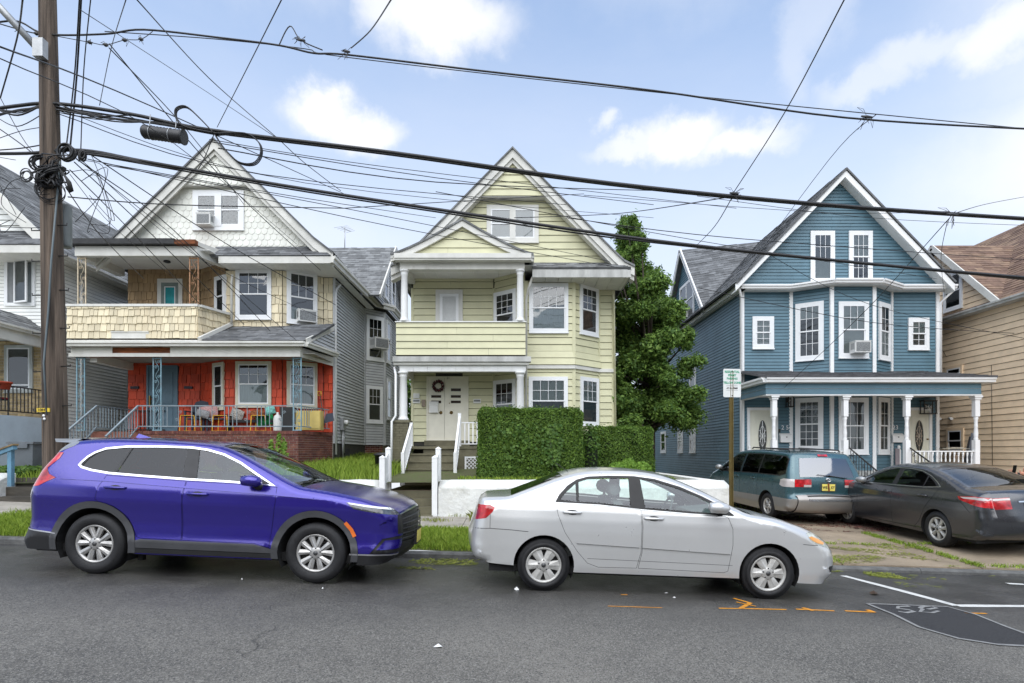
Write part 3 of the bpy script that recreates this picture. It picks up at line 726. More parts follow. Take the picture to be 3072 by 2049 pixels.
# balcony door and twin front doors
dm = MB(); a0,a1,zt,zb = PX(1000,YG),PX(1062,YG),PZ(666,YG),4.75
ring(dm,fr,a0,a1,zb - .1,zt,.13,0,.06); dp = dm.build('balcony_door',old_trim,gh)
m = MB(); ring(m,fr,a0 + .13,a1 - .13,zb,zt - .13,.09,.02,.045); m.build('door_frame',wframe,dp)
m = MB(); slats(m,fr,a0 + .2,a1 - .2,zb,zt - .2,.024,.03); m.build('blind',blind_w,dp,fixn=False)
d0,d1,zdt,zdb = PX(979.3,YG),PX(1075.3,YG),PZ(864.6,YG),2.0
m = MB(); ring(m,fr,d0,d1,zdb,zdt,.045,0,.07,.03); dcase = m.build('door_casing',door_cream,gh)
mid = PX(1020.5,YG)
for k,(a,b) in enumerate(((d0 + .045,mid - .004),(mid + .004,d1 - .045))):
 m = MB(); wbox(m,fr,a,b,zdb + .03,zdt - .045,.005,.045); dr = m.build('front_door',door_cream,gh)
 s = MB()
 for (y0,y1) in (((907.5,913.5),(920,926)) if k == 0 else ((892,898.5),(907.5,913.5),(920,926))):
  wbox(s,fr,(a + b) / 2 - .16,(a + b) / 2 + .16 ,PZ(y1,YG),PZ(y0,YG),.046,.049)
 s.build('glass_slot',mat('slot_dark',(.03,.02,.015),.15),dr)
 kx = PX(1018 - 6 if k == 0 else 1036,YG); h = MB(); h.lathe([(0,-.075),(.02,-.072),(.026,-.055),(.02,-.042),(.012,-.036),(.012,-.02),(.05,-.012),(.055,.0),(0,.0)],(kx,YG - .045,PZ(947.5,YG)),14,'y'); h.build('knob',brass,dr)
m = MB(); m.lathe([(0,-.03),(.012,-.028),(.015,-.01),(.02,0)],(PX(1032,YG),YG - .045,PZ(926,YG)),10,'y'); m.build('deadbolt',brass,gh)
text_mesh(gh,'21',(PX(1029,YG),YG - .073,PZ(868.5,YG)),.10,black_iron,name='house_number')
# mailbox-like white box on the left door
mbx = thing('mailbox',(PX(996,YG),YG - .06,PZ(948,YG)),'white letter box hung on the left front door of the green house','mailbox')
m = MB(); x = PX(996,YG); z = PZ(948,YG); m.box(x - .14,x + .14,YG - .13,YG - .048,z,z + .24); m.build('box',plastic_w,mbx)
m = MB(); m.add([(x - .15,YG - .14,z + .25),(x + .15,YG - .14,z + .25),(x + .15,YG - .048,z + .37),(x - .15,YG - .048,z + .37),(x - .15,YG - .14,z + .235),(x + .15,YG - .14,z + .235),(x + .15,YG - .048,z + .235),(x - .15,YG - .048,z + .235)],[(0,1,2,3),(4,7,6,5),(0,4,5,1),(1,5,6,2),(3,2,6,7),(0,3,7,4)]); m.build('lid',plastic_w,mbx)
# wreath
wr = thing('wreath',(PX(1006.5,YG),YG - .10,PZ(886.5,YG)),'dark berry wreath hung on the left leaf of the cream double door','wreath')
m = MB(); c = Vector((PX(1006.5,YG),YG - .09,PZ(886.5,YG))); rnd = random.Random(3)
for i in range(260):
 th = rnd.uniform(0,6.283); rr = .15 + rnd.uniform(-.045,.045); p = c + Vector((rr * math.cos(th),rnd.uniform(-.03,.03),rr * math.sin(th))); d = Vector((rnd.uniform(-1,1),rnd.uniform(-.4,.4),rnd.uniform(-1,1))).normalized() * .035; e = d.cross(Vector((0,1,0))).normalized() * .012
 m.add([p - d,p + e,p + d,p - e],[(0,1,2,3)])
m.build('twigs',mat('wreath_dark',(.05,.015,.02),.8,island=.6),wr,fixn=False,kind='stuff')
m = MB()
for i in range(9):
 th = i * .7; m.lathe([(0,-.014),(.012,-.008),(.014,0),(0,.01)],c + Vector((.15 * math.cos(th),-.035,.15 * math.sin(th))),6,'y')
m.build('berries',mat('wreath_red',(.35,.02,.02),.4),wr,kind='stuff')
for px,nm in ((956,'left'),(1095,'right')):
 x = PX(px,YG); z = PZ(921,YG); t = thing('house_sign',(x,YG - .03,z),'small white framed notice plate on the green wall ' + ('beside the letter box' if nm == 'left' else 'right of the double door'),'plate')
 m = MB(); m.box(x - .12,x + .12,YG - .045,YG - .02,z - .07,z + .07); m.build('plate',plastic_w,t); m = MB(); m.box(x - .10,x + .10,YG - .047,YG - .0455,z - .02,z + .04); m.build('dark_print',plastic_g,t)
m = MB(); x = PX(956,YG); z = PZ(909,YG); m.box(x - .10,x + .10,YG - .06,YG - .02,z - .07,z + .08); m.build_thing('doorbell_box',plastic_w,(x,YG - .02,z),'white junction box above the left notice plate of the green house','junction box')
m = MB(); x = PX(972.5,YG); z = PZ(925,YG); m.box(x - .06,x + .06,YG - .08,YG - .02,z - .12,z + .10); m.build_thing('intercom_box',mat('tan_plastic',(.30,.24,.18),.6),(x,YG - .02,z),'small tan meter box left of the cream double door','meter box')
# boards: facade behind the porch, bay, right strip, gables
H = [(d0,d1,1,zdt),(a0,a1,1,zt)]
siding(gp_,fr,[(XL + .05,1.95),(-.60,1.95),(-.60,7.25),(XL + .05,7.25)],EX,holes=H,weight=2)
siding(gp_,fr,[(2.83,1.5),(XR - .04,1.5),(XR - .04,wall_top),(2.83,wall_top)],EX,weight=2)
for f in (fl,fc,fR):
 hs = [(b[0],b[1],b[2],b[3]) for b in wins.get(id(f),[])]
 wt = 7.25 if f is fl else wall_top; siding(gp_,f,[(.045,1.5),(f.len - .045,1.5),(f.len - .045,wt),(.045,wt)],EX,holes=hs,weight=2)
# corner boards and the flared belt course
m = MB(); m.box(XL - .02,XL + .06,YG - .03,YG + .1,1.6,wall_top); m.box(XR - .06,XR + .03,YG - .03,YG + .1,1.6,wall_top)
m.build('corner_board',green_board,gh)
for f,u in ((fc,.0),(fc,fc.len)):
 m = MB(); wbox(m,f,u - .05,u + .05,1.5,wall_top,-.03,.03); m.build('corner_board',green_board,gh)
for f,u in ((fR,fR.len),(fl,0)):
 m = MB(); wbox(m,f,u - .04,u + .04,1.5,wall_top,-.03,.028); m.build('corner_board',green_board,gh)
zb0 = PZ(843,YB); m = MB()
for f in (fc,fR,fl): m.prism([(-.02,zb0 - .05),(f.len + .03,zb0 - .05),(f.len + .03,zb0 + .06),(-.02,zb0 + .06)],f,0,.075)
wbox(m,fr,2.83,XR,zb0 - .05,zb0 + .06,0,.07); m.build('belt_course',old_trim,gh)
sk = Pieces(gh,'skirt_clapboard',green_board,'skirt_clapboards')
for f in (fc,fR,fl):
 for k in range(2): q = [(-.03,zb0 + .06 + k * EX),(f.len + .03,zb0 + .06 + k * EX),(f.len + .03,zb0 + .06 + (k + 1) * EX),(-.03,zb0 + .06 + (k + 1) * EX)]; sk.add(wedge([(a_,b_ + (.014 if j_ < 2 else 0)) for j_,(a_,b_) in enumerate(q)],f,q[0][1],q[2][1],.105 - k * .035,0,.05 - k * .03),1)
sk.finish()
# gable
yg1,yg2,ygb = 17.75,17.48,17.33
fg,ft,fbb = facade(yg1),facade(yg2),facade(ygb)
xa,za = PX(1176.5,ygb),PZ(338.6,ygb)
gz = lambda x: za - abs(x - xa) * 1.035
gw = 7.5
tri = [(-3.4,gw),(3.1,gw),(xa,gz(xa) - .15)]
gb = [(xa - 3.3,7.50),(xa + 3.3,7.50),(xa,10.92)]
bottom,top = 7.45,PZ(450.6,yg2)
m = MB(); m.prism(ccw([(p[0],p[1]) for p in gb]),fg,-.2,-.004); m.build('gable_wall',shadow_sheath,gh)
poly = clip(ccw(gb),0,1,top + .05)
g1 = PX(1117,yg1),PX(1236,yg1),PZ(557.3,yg1),PZ(471.7,yg1)
window(gh,fg,*g1,cw=.13,casing=old_trim,grid=None,cols=2,up=blind_w,low=blind_w,upk='slats',lowk='slats')
m = MB(); wbox(m,fg,(g1[0] + g1[1]) / 2 - .09,(g1[0] + g1[1]) / 2 + .09,g1[2] + .1,g1[3] - .1,.03,.072); m.build('mullion',old_trim,gh)
siding(gp_,fg,poly,EX,holes=[(g1[0],g1[1],g1[2],g1[3])],weight=1.5)
tz = PZ(450.6,yg2); tp = [(PX(1093,yg2) - .05,tz),(PX(1260,yg2) + .05,tz),(xa,tz + 1.27)]
m = MB(); m.prism(ccw(tp),ft,-.27,-.004); m.build('upper_gable',shadow_sheath,gh)
siding(gp_,ft,tp,EX,weight=1.5)
m = MB(); m.box(tp[0][0],tp[1][0],yg2 + .0,yg1 + .0,tz - .02,tz - .001)
m.build('gable_soffit',old_trim,gh)
# rake boards (flared feet) and roof
def flare(x):
 d = abs(x - xa); base = za - d * 1.02
 return base + max(0,d - 3.2) ** 2 * .75
xs = [xa - 3.7 + i * (3.7 / 12) for i in range(13)]; ptsL = [(x,flare(x)) for x in xs]; ptsR = [(2 * xa - x,z) for x,z in ptsL][::-1]
for pts in (ptsL,ptsR):
 m = MB(); gable_board(m,pts,fbb,.30,-.10,0); gable_board(m,[(x,z - .28) for x,z in pts],fbb,.16,-.35,-.06); m.build('rake_board',old_trim,gh)
 m = MB()
 for i in range(len(pts) - 1):
  (a,z0_),(b,z1_) = pts[i],pts[i + 1]
  m.add([(a,ygb - .05,z0_ + .02),(b,ygb - .05,z1_ + .02),(b,YG + 12,z1_ + .02),(a,YG + 12,z0_ + .02),(a,ygb - .05,z0_ - .04),(b,ygb - .05,z1_ - .04),(b,YG + 12,z1_ - .04),(a,YG + 12,z0_ - .04)],[(0,1,2,3),(4,7,6,5),(0,4,5,1),(3,2,6,7)])
 m.build('roof',roof_light,gh)
# eave band right of the balcony
ye = 17.05; z1e,z0e = PZ(615,ye),PZ(636.5,ye); xl,xr = PX(1222,ye),PX(1448,ye)
m = MB(); m.box(xl,xr,ye,ye + .03,z0e,z1e); m.box(xr - .03,xr,ye + .03,ye + 8,z0e,z1e); m.build('fascia',stained_gutter,gh)
sf = Pieces(gh,'soffit_panel',old_trim,'soffit_panels')
xx = xl
while xx < xr - .05: q = MB(); q.box(xx,min(xx + .39,xr - .04),ye + .03,YG + .05,z0e + .0,z0e + .012); sf.add(q,1); xx += .4
sf.finish()
slope_shingles(gh,[(xl,ye - .03,z1e + .01),(xr,ye - .03,z1e + .01),(xr - .35,yg1,7.52),(xl,yg1,7.52)],roof_light)
# upper porch: pediment
yp2 = 16.75; fp = facade(yp2); f2 = facade(yp2 + .12)
xl2,xr2 = PX(896,yp2),PX(1224.5,yp2); xpk,zpk = PX(1060.5,yp2),PZ(503,yp2); zt2 = PZ(584,yp2)
def ped(t): return (xl2 + (xpk - xl2) * t,zt2 + (zpk - zt2) * (t ** 1.22))
pl = [ped(i / 8) for i in range(9)]; pr = [(xpk + (xr2 - xpk) * (1 - t_),z) for t_,(x_,z) in [((x - xl2) / (xpk - xl2),(x,z)) for x,z in pl]][::-1]
for pts in (pl,pr):
 m = MB(); gable_board(m,pts,fp,.21,-.08,0); m.build('pediment_board',old_trim,gh)
 m = MB()
 for i in range(8):
  (a,z0_),(b,z1_) = pts[i],pts[i + 1]
  m.add([(a,yp2 - .04,z0_ + .03),(b,yp2 - .04,z1_ + .03),(b,yg1 + .1,z1_ + .03),(a,yg1 + .1,z0_ + .03),(a,yp2 - .04,z0_ - .03),(b,yp2 - .04,z1_ - .03),(b,yg1 + .1,z1_ - .03),(a,yg1 + .1,z0_ - .03)],[(0,1,2,3),(4,7,6,5),(0,4,5,1)])
 m.build('roof',roof_light,gh)
pt = [(PX(936,yp2),PZ(586,yp2)),(PX(1184,yp2),PZ(586,yp2)),(xpk,PZ(514,yp2))]
m = MB(); m.prism(ccw(pt),f2,-.1,-.004); m.build('pediment_wall',shadow_sheath,gh); siding(gp_,f2,pt,.25,weight=2)
zc0,zc1 = PZ(599,yp2),PZ(586,yp2); m = MB(); m.box(PX(906,yp2),PX(1219,yp2),yp2 - .10,yp2 + .15,zc0,zc1); m.box(PX(906,yp2) + .0,PX(1219,yp2),yp2 - .13,yp2 - .10,zc0 + .05,zc1 + .02); m.build('cornice',old_trim,gh)
zf0 = PZ(618.5,YP)
bx0,bx1 = PX(917.5,YP),PX(1204,YP); fpn = Pieces(gh,'frieze_panel',old_trim,'frieze_panels'); n = 9
for i in range(n):
 q = MB(); a,b = bx0 + (bx1 - bx0) * i / n,bx0 + (bx1 - bx0) * (i + 1) / n; q.box(a + .003,b - .003,YP - .02,YP,zf0,zc0); fpn.add(q,1)
fpn.finish(); m = MB(); m.box(bx0,bx1,YP,YP + .22,zf0 + .005,zc0 + .3); m.box(bx0,bx0 + .2,YP + .22,YG - .02,zf0 - .0,zc0 + .1); m.build('porch_beam',old_trim,gh)
sc_ = Pieces(gh,'ceiling_panel',white_trim,'ceiling_panels'); xx = bx0 + .2
while xx < bx1 + .2: q = MB(); q.box(xx,xx + .38,YP + .2,YG,zf0 + .18,zf0 + .2 + random.uniform(0,.006)); sc_.add(q,1); xx += .385
sc_.finish()
# gutters on the pediment returns and the downspouts
m = MB(); gutter(m,(xr2 + .02,yg1 + .3,zt2 - .16),(xr2 + .02,yp2 - .02,zt2 - .12),.12,.12)
m.build('gutter',stained_gutter,gh)
m = MB(); gutter(m,(xl2 - .0,yp2 - .02,zt2 - .12),(xl2 - .0,yg1 + 2.3,zt2 - .2),.12,.12); m.build('gutter',stained_gutter,gh)
m = MB(); m.tube([(PX(1222,17.2),17.2,6.9),(PX(1212,17.3),17.3,6.55),(PX(1208,17.45),17.5,6.3),(PX(1207,17.5),17.5,1.6)],.035,8); m.build('downspout',old_trim,gh)
m = MB(); m.tube([(PX(1406,18.2),18.2,6.7),(PX(1409,18.3),18.32,6.5),(3.33,18.32,1.6)],.035,8); m.build('downspout',green_board,gh)
xd = PX(904,17); m = MB(); m.tube([(PX(905,17),17.0,4.15),(PX(908,16.8),16.8,3.9),(PX(908,16.8),16.8,2.7),(PX(899,16.7),16.7,2.52),(PX(898,16.6),16.6,1.0)],.035,8); m.build('downspout',white_trim,gh)
# columns
zr_ = PZ(738,YP)
for px in (927,1193.7): round_column(gh,PX(px,YP) + (.0),YP + .06,zr_,zf0,.105,white_trim)
zl1 = PZ(853,YP); z_pier = PZ(965,YP)
round_column(gh,PX(924.6,YP),YP + .06,z_pier,zl1,.12,white_trim); round_column(gh,PX(1194,YP),YP + .06,1.8,zl1,.12,white_trim)
# balcony parapet
zb_ = PZ(816,YP); xa0,xa1 = PX(909,YP),PX(1206,YP)
m = MB(); m.box(xa0,xa1,YP + .01,YP + .16,zb_,zr_ - .03); m.box(xa0,xa0 + .14,YP + .16,YG - .02,zb_,zr_ - .03); m.build('parapet',shadow_sheath,gh)
siding(gp_,frame((0,YP,0),(1,0,0)),[(xa0,zb_),(xa1,zb_),(xa1,zr_ - .03),(xa0,zr_ - .03)],.205,weight=4)
m = MB(); m.box(xa0 - .03,xa1 + .03,YP - .05,YP + .2,zr_ - .03,zr_ + .0); m.build('parapet_cap',white_trim,gh)
m = MB(); m.box(xa0 + .1,xa1,YP + .1,YG,zb_ + .05,zb_ + .2); m.build('balcony_floor',old_trim,gh)
zc0,zc1,zf1 = PZ(832,YP - .12),PZ(820,YP - .12),PZ(853,YP)
m = MB(); m.box(PX(900,YP - .2),PX(1219,YP - .2),YP - .16,YP + .1,zc0 + .02,zc1 + .02); m.build('cornice',stained_gutter,gh)
m = MB(); m.box(PX(903,YP - .1),PX(1214,YP - .1),YP - .10,YP + .1,zc0 - .06,zc0 + .018); m.build('cornice',old_trim,gh)
fq = Pieces(gh,'frieze_panel',white_trim,'frieze_panels'); n = 9; b0,b1 = PX(917,YP),PX(1207,YP)
for i in range(n):
 q = MB(); a,b = b0 + (b1 - b0) * i / n,b0 + (b1 - b0) * (i + 1) / n; q.box(a + .003,b - .003,YP - .02,YP,zf1,zc0 - .06); fq.add(q,1)
fq.finish(); m = MB(); m.box(b0,b1,YP + .001,YP + .2,zf1 + .004,zc0); m.box(b0 - .04,b0 + .16,YP + .2,YG - .02,zf1 - .05,zc0); m.box(b0,b1,YP + .2,YG,zf1 + .16,zf1 + .2); m.build('porch_beam',old_trim,gh)
# porch deck, pier, stairs
m = MB(); m.box(b0 - .1,b1 + .05,YP - .05,YG,1.72,1.8); m.box(b0 + .7,b1 + .05,YP + .02,YP + .1,1.3,1.72); m.build('porch_floor',olive_paint,gh)
m = MB(); m.box(d0 - .05,d1 + .05,YG - .22,YG,1.8,2.0); m.build('door_step',olive_paint,gh)
m = MB(); m.box(PX(963,YG),PX(1004,YG),YG - .7,YG - .3,1.8,1.83); m.build_thing('door_mat',mat('mat_black',(.015,.015,.017),.9),(PX(980,YG),YG - .5,1.8),'black door mat on the olive porch floor of the green house','door mat')
px0,px1 = PX(900,YP - .1),PX(937,YP - .1)
pier = MB(); pier.box(px0 + .01,px1 - .01,YP - .09,YP + .4,.8,z_pier - .07); pr_ = pier.build('brick_pier',olive_paint,gh)
bb = Pieces(gh,'pier_brick',olive_paint,'pier_bricks')
tiles(bb,facade(YP - .09),[(px0 + .01,.8),(px1 - .01,.8),(px1 - .01,z_pier - .08),(px0 + .01,z_pier - .08)],.076,.21,.215,'brick',t=.012); bb.finish()
m = MB(); m.box(px0 - .03,px1 + .03,YP - .13,YP + .44,z_pier - .07,z_pier); m.build('pier_cap',olive_paint,gh)
sx0,sx1 = -3.0,-1.62
for i in range(5):
 zt_ = 1.8 - .215 * (i + 1) ; y0 = YP - .05 - .26 * (i + 1)
 if i < 4:
  m = MB(); m.box(sx0,sx1,y0 - .02,y0 + .26,zt_ - .04,zt_); m.box(sx0 + .02,sx1 - .02,y0 + .01,y0 + .24,.7,zt_ - .04); m.build('stair_tread',olive_paint,gh)
m = MB(); m.box(sx0 - .06,sx0,15.6,YP,.7,1.0); m.build('stringer',olive_paint,gh)
m = MB(); m.box(sx1 + .01,b1 + .05,YP - .03,YP + .02,.9,1.72); m.build('porch_skirt',olive_paint,gh)
lt = MB(); lx0,lx1,lz0,lz1 = PX(1070,YP - .1),-.2,.98,PZ(1052,YP - .1)
fx = facade(YP - .035)
n = 16
for i in range(-14,n):
 for s in (-1,1):
  a = (lx0 + i * .11,lz0) if s == 1 else (lx0 + i * .11,lz1); L_ = lz1 - lz0
  q = [a,(a[0] + .028,a[1]),(a[0] + .028 + L_,a[1] + s * L_),(a[0] + L_,a[1] + s * L_)]
  q = clip(clip(ccw(q),-1,0,-lx0),1,0,lx1)
  if len(q) > 2: lt.prism(q,fx,.01 if s == 1 else .02,.018 if s == 1 else .028)
ring(lt,fx,lx0 - .05,lx1 + .05,lz0 - .05,lz1 + .05,.05,.008,.034); lt.build('lattice',vinyl,gh,kind='stuff')
# porch railing right part, stair rails
railing(gh,(sx1 + .1,YP + .02),(.3,YP + .02),1.87,2.5,vinyl,.12,kind='square',top=.06)
for nm,xk,dx in (('left',-2.98,0),('right',-1.55,.0)):
 m = MB(); m.box(xk - .045,xk + .045,YP - .05,YP + .04,1.8,2.78 if nm == 'right' else 2.5); m.box(xk - .045,xk + .045,15.55,15.64,.72,1.62); m.build('rail_post',vinyl,gh)
 m = MB(); zt0 = 2.66 if nm == 'right' else 2.45
 m.bar((xk,YP - .02,zt0),(xk,15.58,1.58),.06,.05); m.bar((xk,YP - .02,zt0 - .62),(xk,15.58,.98),.05,.04); m.build('stair_rail',vinyl,gh)
 for i in range(1,11):
  t_ = i / 11; y = YP - .02 - (YP - 15.6) * t_; m = MB(); m.box(xk - .014,xk + .014,y - .014,y + .014,zt0 - .62 + (.98 - zt0 + .62) * t_,zt0 + (1.58 - zt0) * t_); m.build('baluster',vinyl,gh)
# side walls (seen only from the side)
m = MB(); m.box(XL - .015,XL,YG + .1,YG + 12,1.2,wall_top); m.build('side_wall',green_board,gh)
gp_.finish()
# front walk: landing and lower steps
ld = thing('front_steps',(-2.35,13.4,.2),'olive concrete landing with three steps down to the pavement before the green house','steps')
m = MB(); m.box(-2.95,-1.50,13.42,15.65,.3,.72); m.build('landing',concrete_tan,ld)
for i,(y,z) in enumerate(((13.18,.545),(12.94,.37),(12.70,.20))): m = MB(); m.box(-2.86,-1.78,y,y + .25 + (.01 if i else 0),-.05,z); m.build('step',olive_paint,ld)
m = MB(); m.box(-2.86,-1.78,13.405,13.42,.2,.715); m.build('riser',olive_paint,ld)
# gate posts
for nm,xk,lab in (('left',-2.92,'white vinyl gate wing left of the lower steps of the green house'),('right',-1.74,'white vinyl gate wing right of the lower steps of the green house')):
 t = thing('gate_wing',(xk,13.1,.6),lab,'gate wing')
 zb1 = .15
 for y,h in ((12.88,1.50),(13.5,1.70)):
  m = MB(); m.box(xk - .06,xk + .06,y - .06,y + .06,zb1,h); m.build('post',vinyl,t)
  m = MB(); m.add([(xk - .07,y - .07,h),(xk + .07,y - .07,h),(xk + .07,y + .07,h),(xk - .07,y + .07,h),(xk,y,h + .05)],[(0,3,2,1),(0,1,4),(1,2,4),(2,3,4),(3,0,4)]); m.build('cap',vinyl,t)
 m = MB(); m.bar((xk,12.94,1.32),(xk,13.44,1.55),.03,.1); m.bar((xk,12.94,.9),(xk,13.44,1.1),.03,.08); m.add([(xk - .01,12.94,.5),(xk - .01,13.44,.6),(xk - .01,13.44,1.5),(xk - .01,12.94,1.28),(xk + .01,12.94,.5),(xk + .01,13.44,.6),(xk + .01,13.44,1.5),(xk + .01,12.94,1.28)],[(0,1,2,3),(7,6,5,4),(0,4,5,1),(3,2,6,7)]); m.build('infill_panel',vinyl,t)
# ================================================================== CREAM AND RED HOUSE (left of the middle)
YR,YRB,YRP = 18.0,17.3,16.2
rh = thing('house',(-8.9,YR,1.2),'cream and white shingled house with a red ground floor wall and a brick porch','house')
fr = facade(YR); XL,XR = -12.12,-5.63
cx0,cx1,cx2,cx3 = -9.80,-8.68,-6.955,-5.95
rl,rc,rr_ = facet(cx0,YR,cx1,YRB),facet(cx1,YRB,cx2,YRB),facet(cx2,YRB,cx3,YR)
ZF,ZM,ZT = 2.25,4.75,7.12
m = MB(); m.box(XL,XR,YR + .012,YR + 9,1.1,7.4)
m.add([(cx0,YR + .02,1.2),(cx1,YRB + .012,1.2),(cx2,YRB + .012,1.2),(cx3,YR + .02,1.2),(cx0,YR + .02,ZT),(cx1,YRB + .012,ZT),(cx2,YRB + .012,ZT),(cx3,YR + .02,ZT)],[(0,1,5,4),(1,2,6,5),(2,3,7,6),(4,5,6,7)])
m.build('wall',shadow_sheath,rh)
winr = {}
def Wr(f,*a,**k):
 o,b = win_px(rh,f,*a,**k); winr.setdefault(id(f),[]).append(b); return o
Wr(rc,541.7,623.7,830,934,casing=cream_trim,grid=(3,2),low=curtain_w,up=None); Wr(rr_,657,727,832,936,casing=cream_trim,grid=(3,2),low=curtain_w)
Wr(rl,490.6,516,833,940,casing=cream_trim,grid=None,low=curtain_d)
Wr(rc,541.7,623.7,619,733,casing=wframe,grid=(3,2),low=None); Wr(rr_,657,727,624,745,casing=wframe,grid=(3,2),up=None,low=curtain_w,lowk='half')
Wr(rl,495,519,634,728,casing=wframe,grid=None)
# door
d0,d1,zt,zb = PX(338,YR),PX(409.6,YR),PZ(839,YR),ZF
m = MB(); wbox(m,fr,d0,d1,zb,zt,.0,.03); ring(m,fr,d0,d1,zb,zt,.06,.03,.06,.02); dd = m.build('front_door',door_blue,rh)
m = MB()
for z0,z1 in ((.15,.8),(.92,1.9)):
 ring(m,fr,d0 + .24,d1 - .16,zb + z0,zb + z1,.03,.03,.045)
m.build('door_panel',door_blue,dd); m = MB(); m.box(d0 + .1,d0 + .14,YR - .09,YR - .04,zb + .85,zb + 1.15); m.build('handle',brass,dd)
for z in (1.36,.42): m = MB(); m.lathe([(0,-.012),(.02,-.01),(.05,-.006),(.09,0)],((d0 + d1) / 2 + .04,YR - .03,zb + z),8,'y'); m.build('rosette',door_blue,dd)
# upper balcony door
q0,q1 = PX(363,YR),PX(420,YR); z1 = PZ(641,YR)
m = MB(); ring(m,fr,q0,q1,4.85,z1,.12,0,.06); ud = m.build('balcony_door',old_trim,rh)
m = MB(); ring(m,fr,q0 + .12,q1 - .12,4.85,z1 - .12,.10,.02,.05); m.build('door_frame',mat('grey_green_door',srgb('#75827d'),.5),ud)
m = MB(); ring(m,fr,q0 + .22,q1 - .22,4.95,z1 - .24,.025,.02,.055); m.build('glass_frame',wframe,ud); m = MB(); folds(m,fr,q0 + .23,q1 - .23,4.97,z1 - .26,.03,.008); m.build('curtain',teal,ud,fixn=False)
# shakes
red = Pieces(rh,'red_shake',shake_red,'red_shakes',280); tan = Pieces(rh,'cream_shake',shake_cream,'cream_shakes',280); brn = Pieces(rh,'brown_shake',shake_tan,'brown_shakes',200)
h = lambda f: [(b[0],b[1],b[2],b[3]) for b in winr.get(id(f),[])]
tiles(red,fr,[(XL + .03,ZF),(cx0 - .02,ZF),(cx0 - .02,4.5),(XL + .03,4.5)],.26,.13,.26,'shake',holes=[(d0,d1,1,zt)])
tiles(red,fr,[(cx3 + .02,ZF),(XR - .02,ZF),(XR - .02,4.5),(cx3 + .02,4.5)],.26,.13,.26,'shake')
for f in (rl,rc,rr_): tiles(red,f,[(.01,ZF),(f.len - .01,ZF),(f.len - .01,4.5),(.01,4.5)],.26,.13,.26,'shake',holes=h(f));
tiles(brn,fr,[(XL + .03,4.8),(cx0 - .02,4.8),(cx0 - .02,7.42),(XL + .03,7.42)],.27,.12,.22,'shake',holes=[(q0,q1,1,z1)])
tiles(tan,fr,[(cx3 + .02,5.3),(XR - .02,5.3),(XR - .02,ZT),(cx3 + .02,ZT)],.27,.13,.26,'shake',weight=2)
for f in (rc,rr_): tiles(tan,f,[(.01,5.3),(f.len - .01,5.3),(f.len - .01,ZT),(.01,ZT)],.27,.13,.26,'shake',holes=h(f),weight=2)
tiles(brn,rl,[(.01,4.8),(rl.len - .01,4.8),(rl.len - .01,7.42),(.01,7.42)],.27,.12,.22,'shake',holes=h(rl))
# balcony parapet with canted return
zb_,zt_ = PZ(777,YRP),PZ(704,YRP); xa,xb = PX(154,YRP),PX(452.6,YRP); yc = 17.25; xc = PX(525,yc)
fP,fC,fS = facade(YRP),facet(xb,YRP,xc,yc),frame((xa,YR,0),(0,-1,0))
m = MB(); m.box(xa,xb,YRP + .01,YRP + .14,zb_,zt_); m.prism([(0,zb_),(fC.len,zb_),(fC.len,zt_),(0,zt_)],fC,-.14,-.01); m.box(xa,xa + .13,YRP + .14,YR,zb_,zt_); m.build('parapet',shadow_sheath,rh)
slot = (PX(346,YRP),PX(450 - 0,YRP))
tiles(tan,fP,[(xa,zb_),(xb,zb_),(xb,zt_),(xa,zt_)],.21,.10,.20,'shake',holes=[(PX(255,YRP) ,PX(342,YRP),zb_ - .2,zb_ + .24)],weight=5)
tiles(tan,fC,[(0,zb_),(fC.len,zb_),(fC.len,zt_),(0,zt_)],.21,.10,.20,'shake',weight=5)
m = MB(); wbox(m,fP,PX(255,YRP),PX(342,YRP),zb_ + .0,zb_ + .2,0,.012); wbox(m,fP,PX(255,YRP),PX(342,YRP),zb_ + .17,zb_ + .2,.012,.03); m.build('scupper',old_trim,rh)
m = MB(); m.bar((xa - .04,YRP + .06,zt_ + .035),(xb + .03,YRP + .06,zt_ + .035),.22,.07); m.bar((xb,YRP + .06,zt_ + .034),(xc,yc + .05,zt_ + .034),.22,.068); m.build('parapet_cap',old_trim,rh)
red.finish(); tan.finish(); brn.finish()
m = MB(); m.box(xa + .1,xb,YRP + .1,YR,zb_ - .02,zb_ + .1); m.build('balcony_floor',old_trim,rh)
# eave, beam and rotten patch over the porch
ze0,ze1 = PZ(795,YRP - .15),PZ(784,YRP - .15); e0,e1 = PX(146,YRP - .15),PX(699,YRP - .15)
m = MB(); gutter(m,(e0,YRP - .12,ze0),(e1,YRP - .12,ze0),.12,ze1 - ze0); gutter(m,(e1,YRP - .12,ze0),(PX(771,17.9),17.9,ze0),.12,ze1 - ze0); m.build('gutter',old_trim,rh)
m = MB(); m.add([(e0,YRP - .12,ze1),(e1,YRP - .12,ze1),(e1,YRP + .02,ze1 + .08),(e0,YRP + .02,ze1 + .08),(e0,YRP - .12,ze0 + .02),(e1,YRP - .12,ze0 + .02),(e1,YRP + .02,ze0 + .02),(e0,YRP + .02,ze0 + .02)],[(0,1,2,3),(4,7,6,5),(0,4,5,1),(2,6,7,3),(0,3,7,4),(1,5,6,2)]); m.build('eave_flashing',old_trim,rh)
f0,f1 = PZ(819,YRP),PZ(797,YRP); b0,b1 = PX(162,YRP),PX(689,YRP); r0,r1 = PX(257,YRP),PX(390,YRP); fz = (f0 + f1) / 2 - .03
m = MB(); m.box(b0,r0,YRP,YRP + .02,fz,f1); m.build('fascia_board',old_trim,rh); m = MB(); m.box(r1,b1,YRP,YRP + .02,fz,f1); m.build('fascia_board',old_trim,rh)
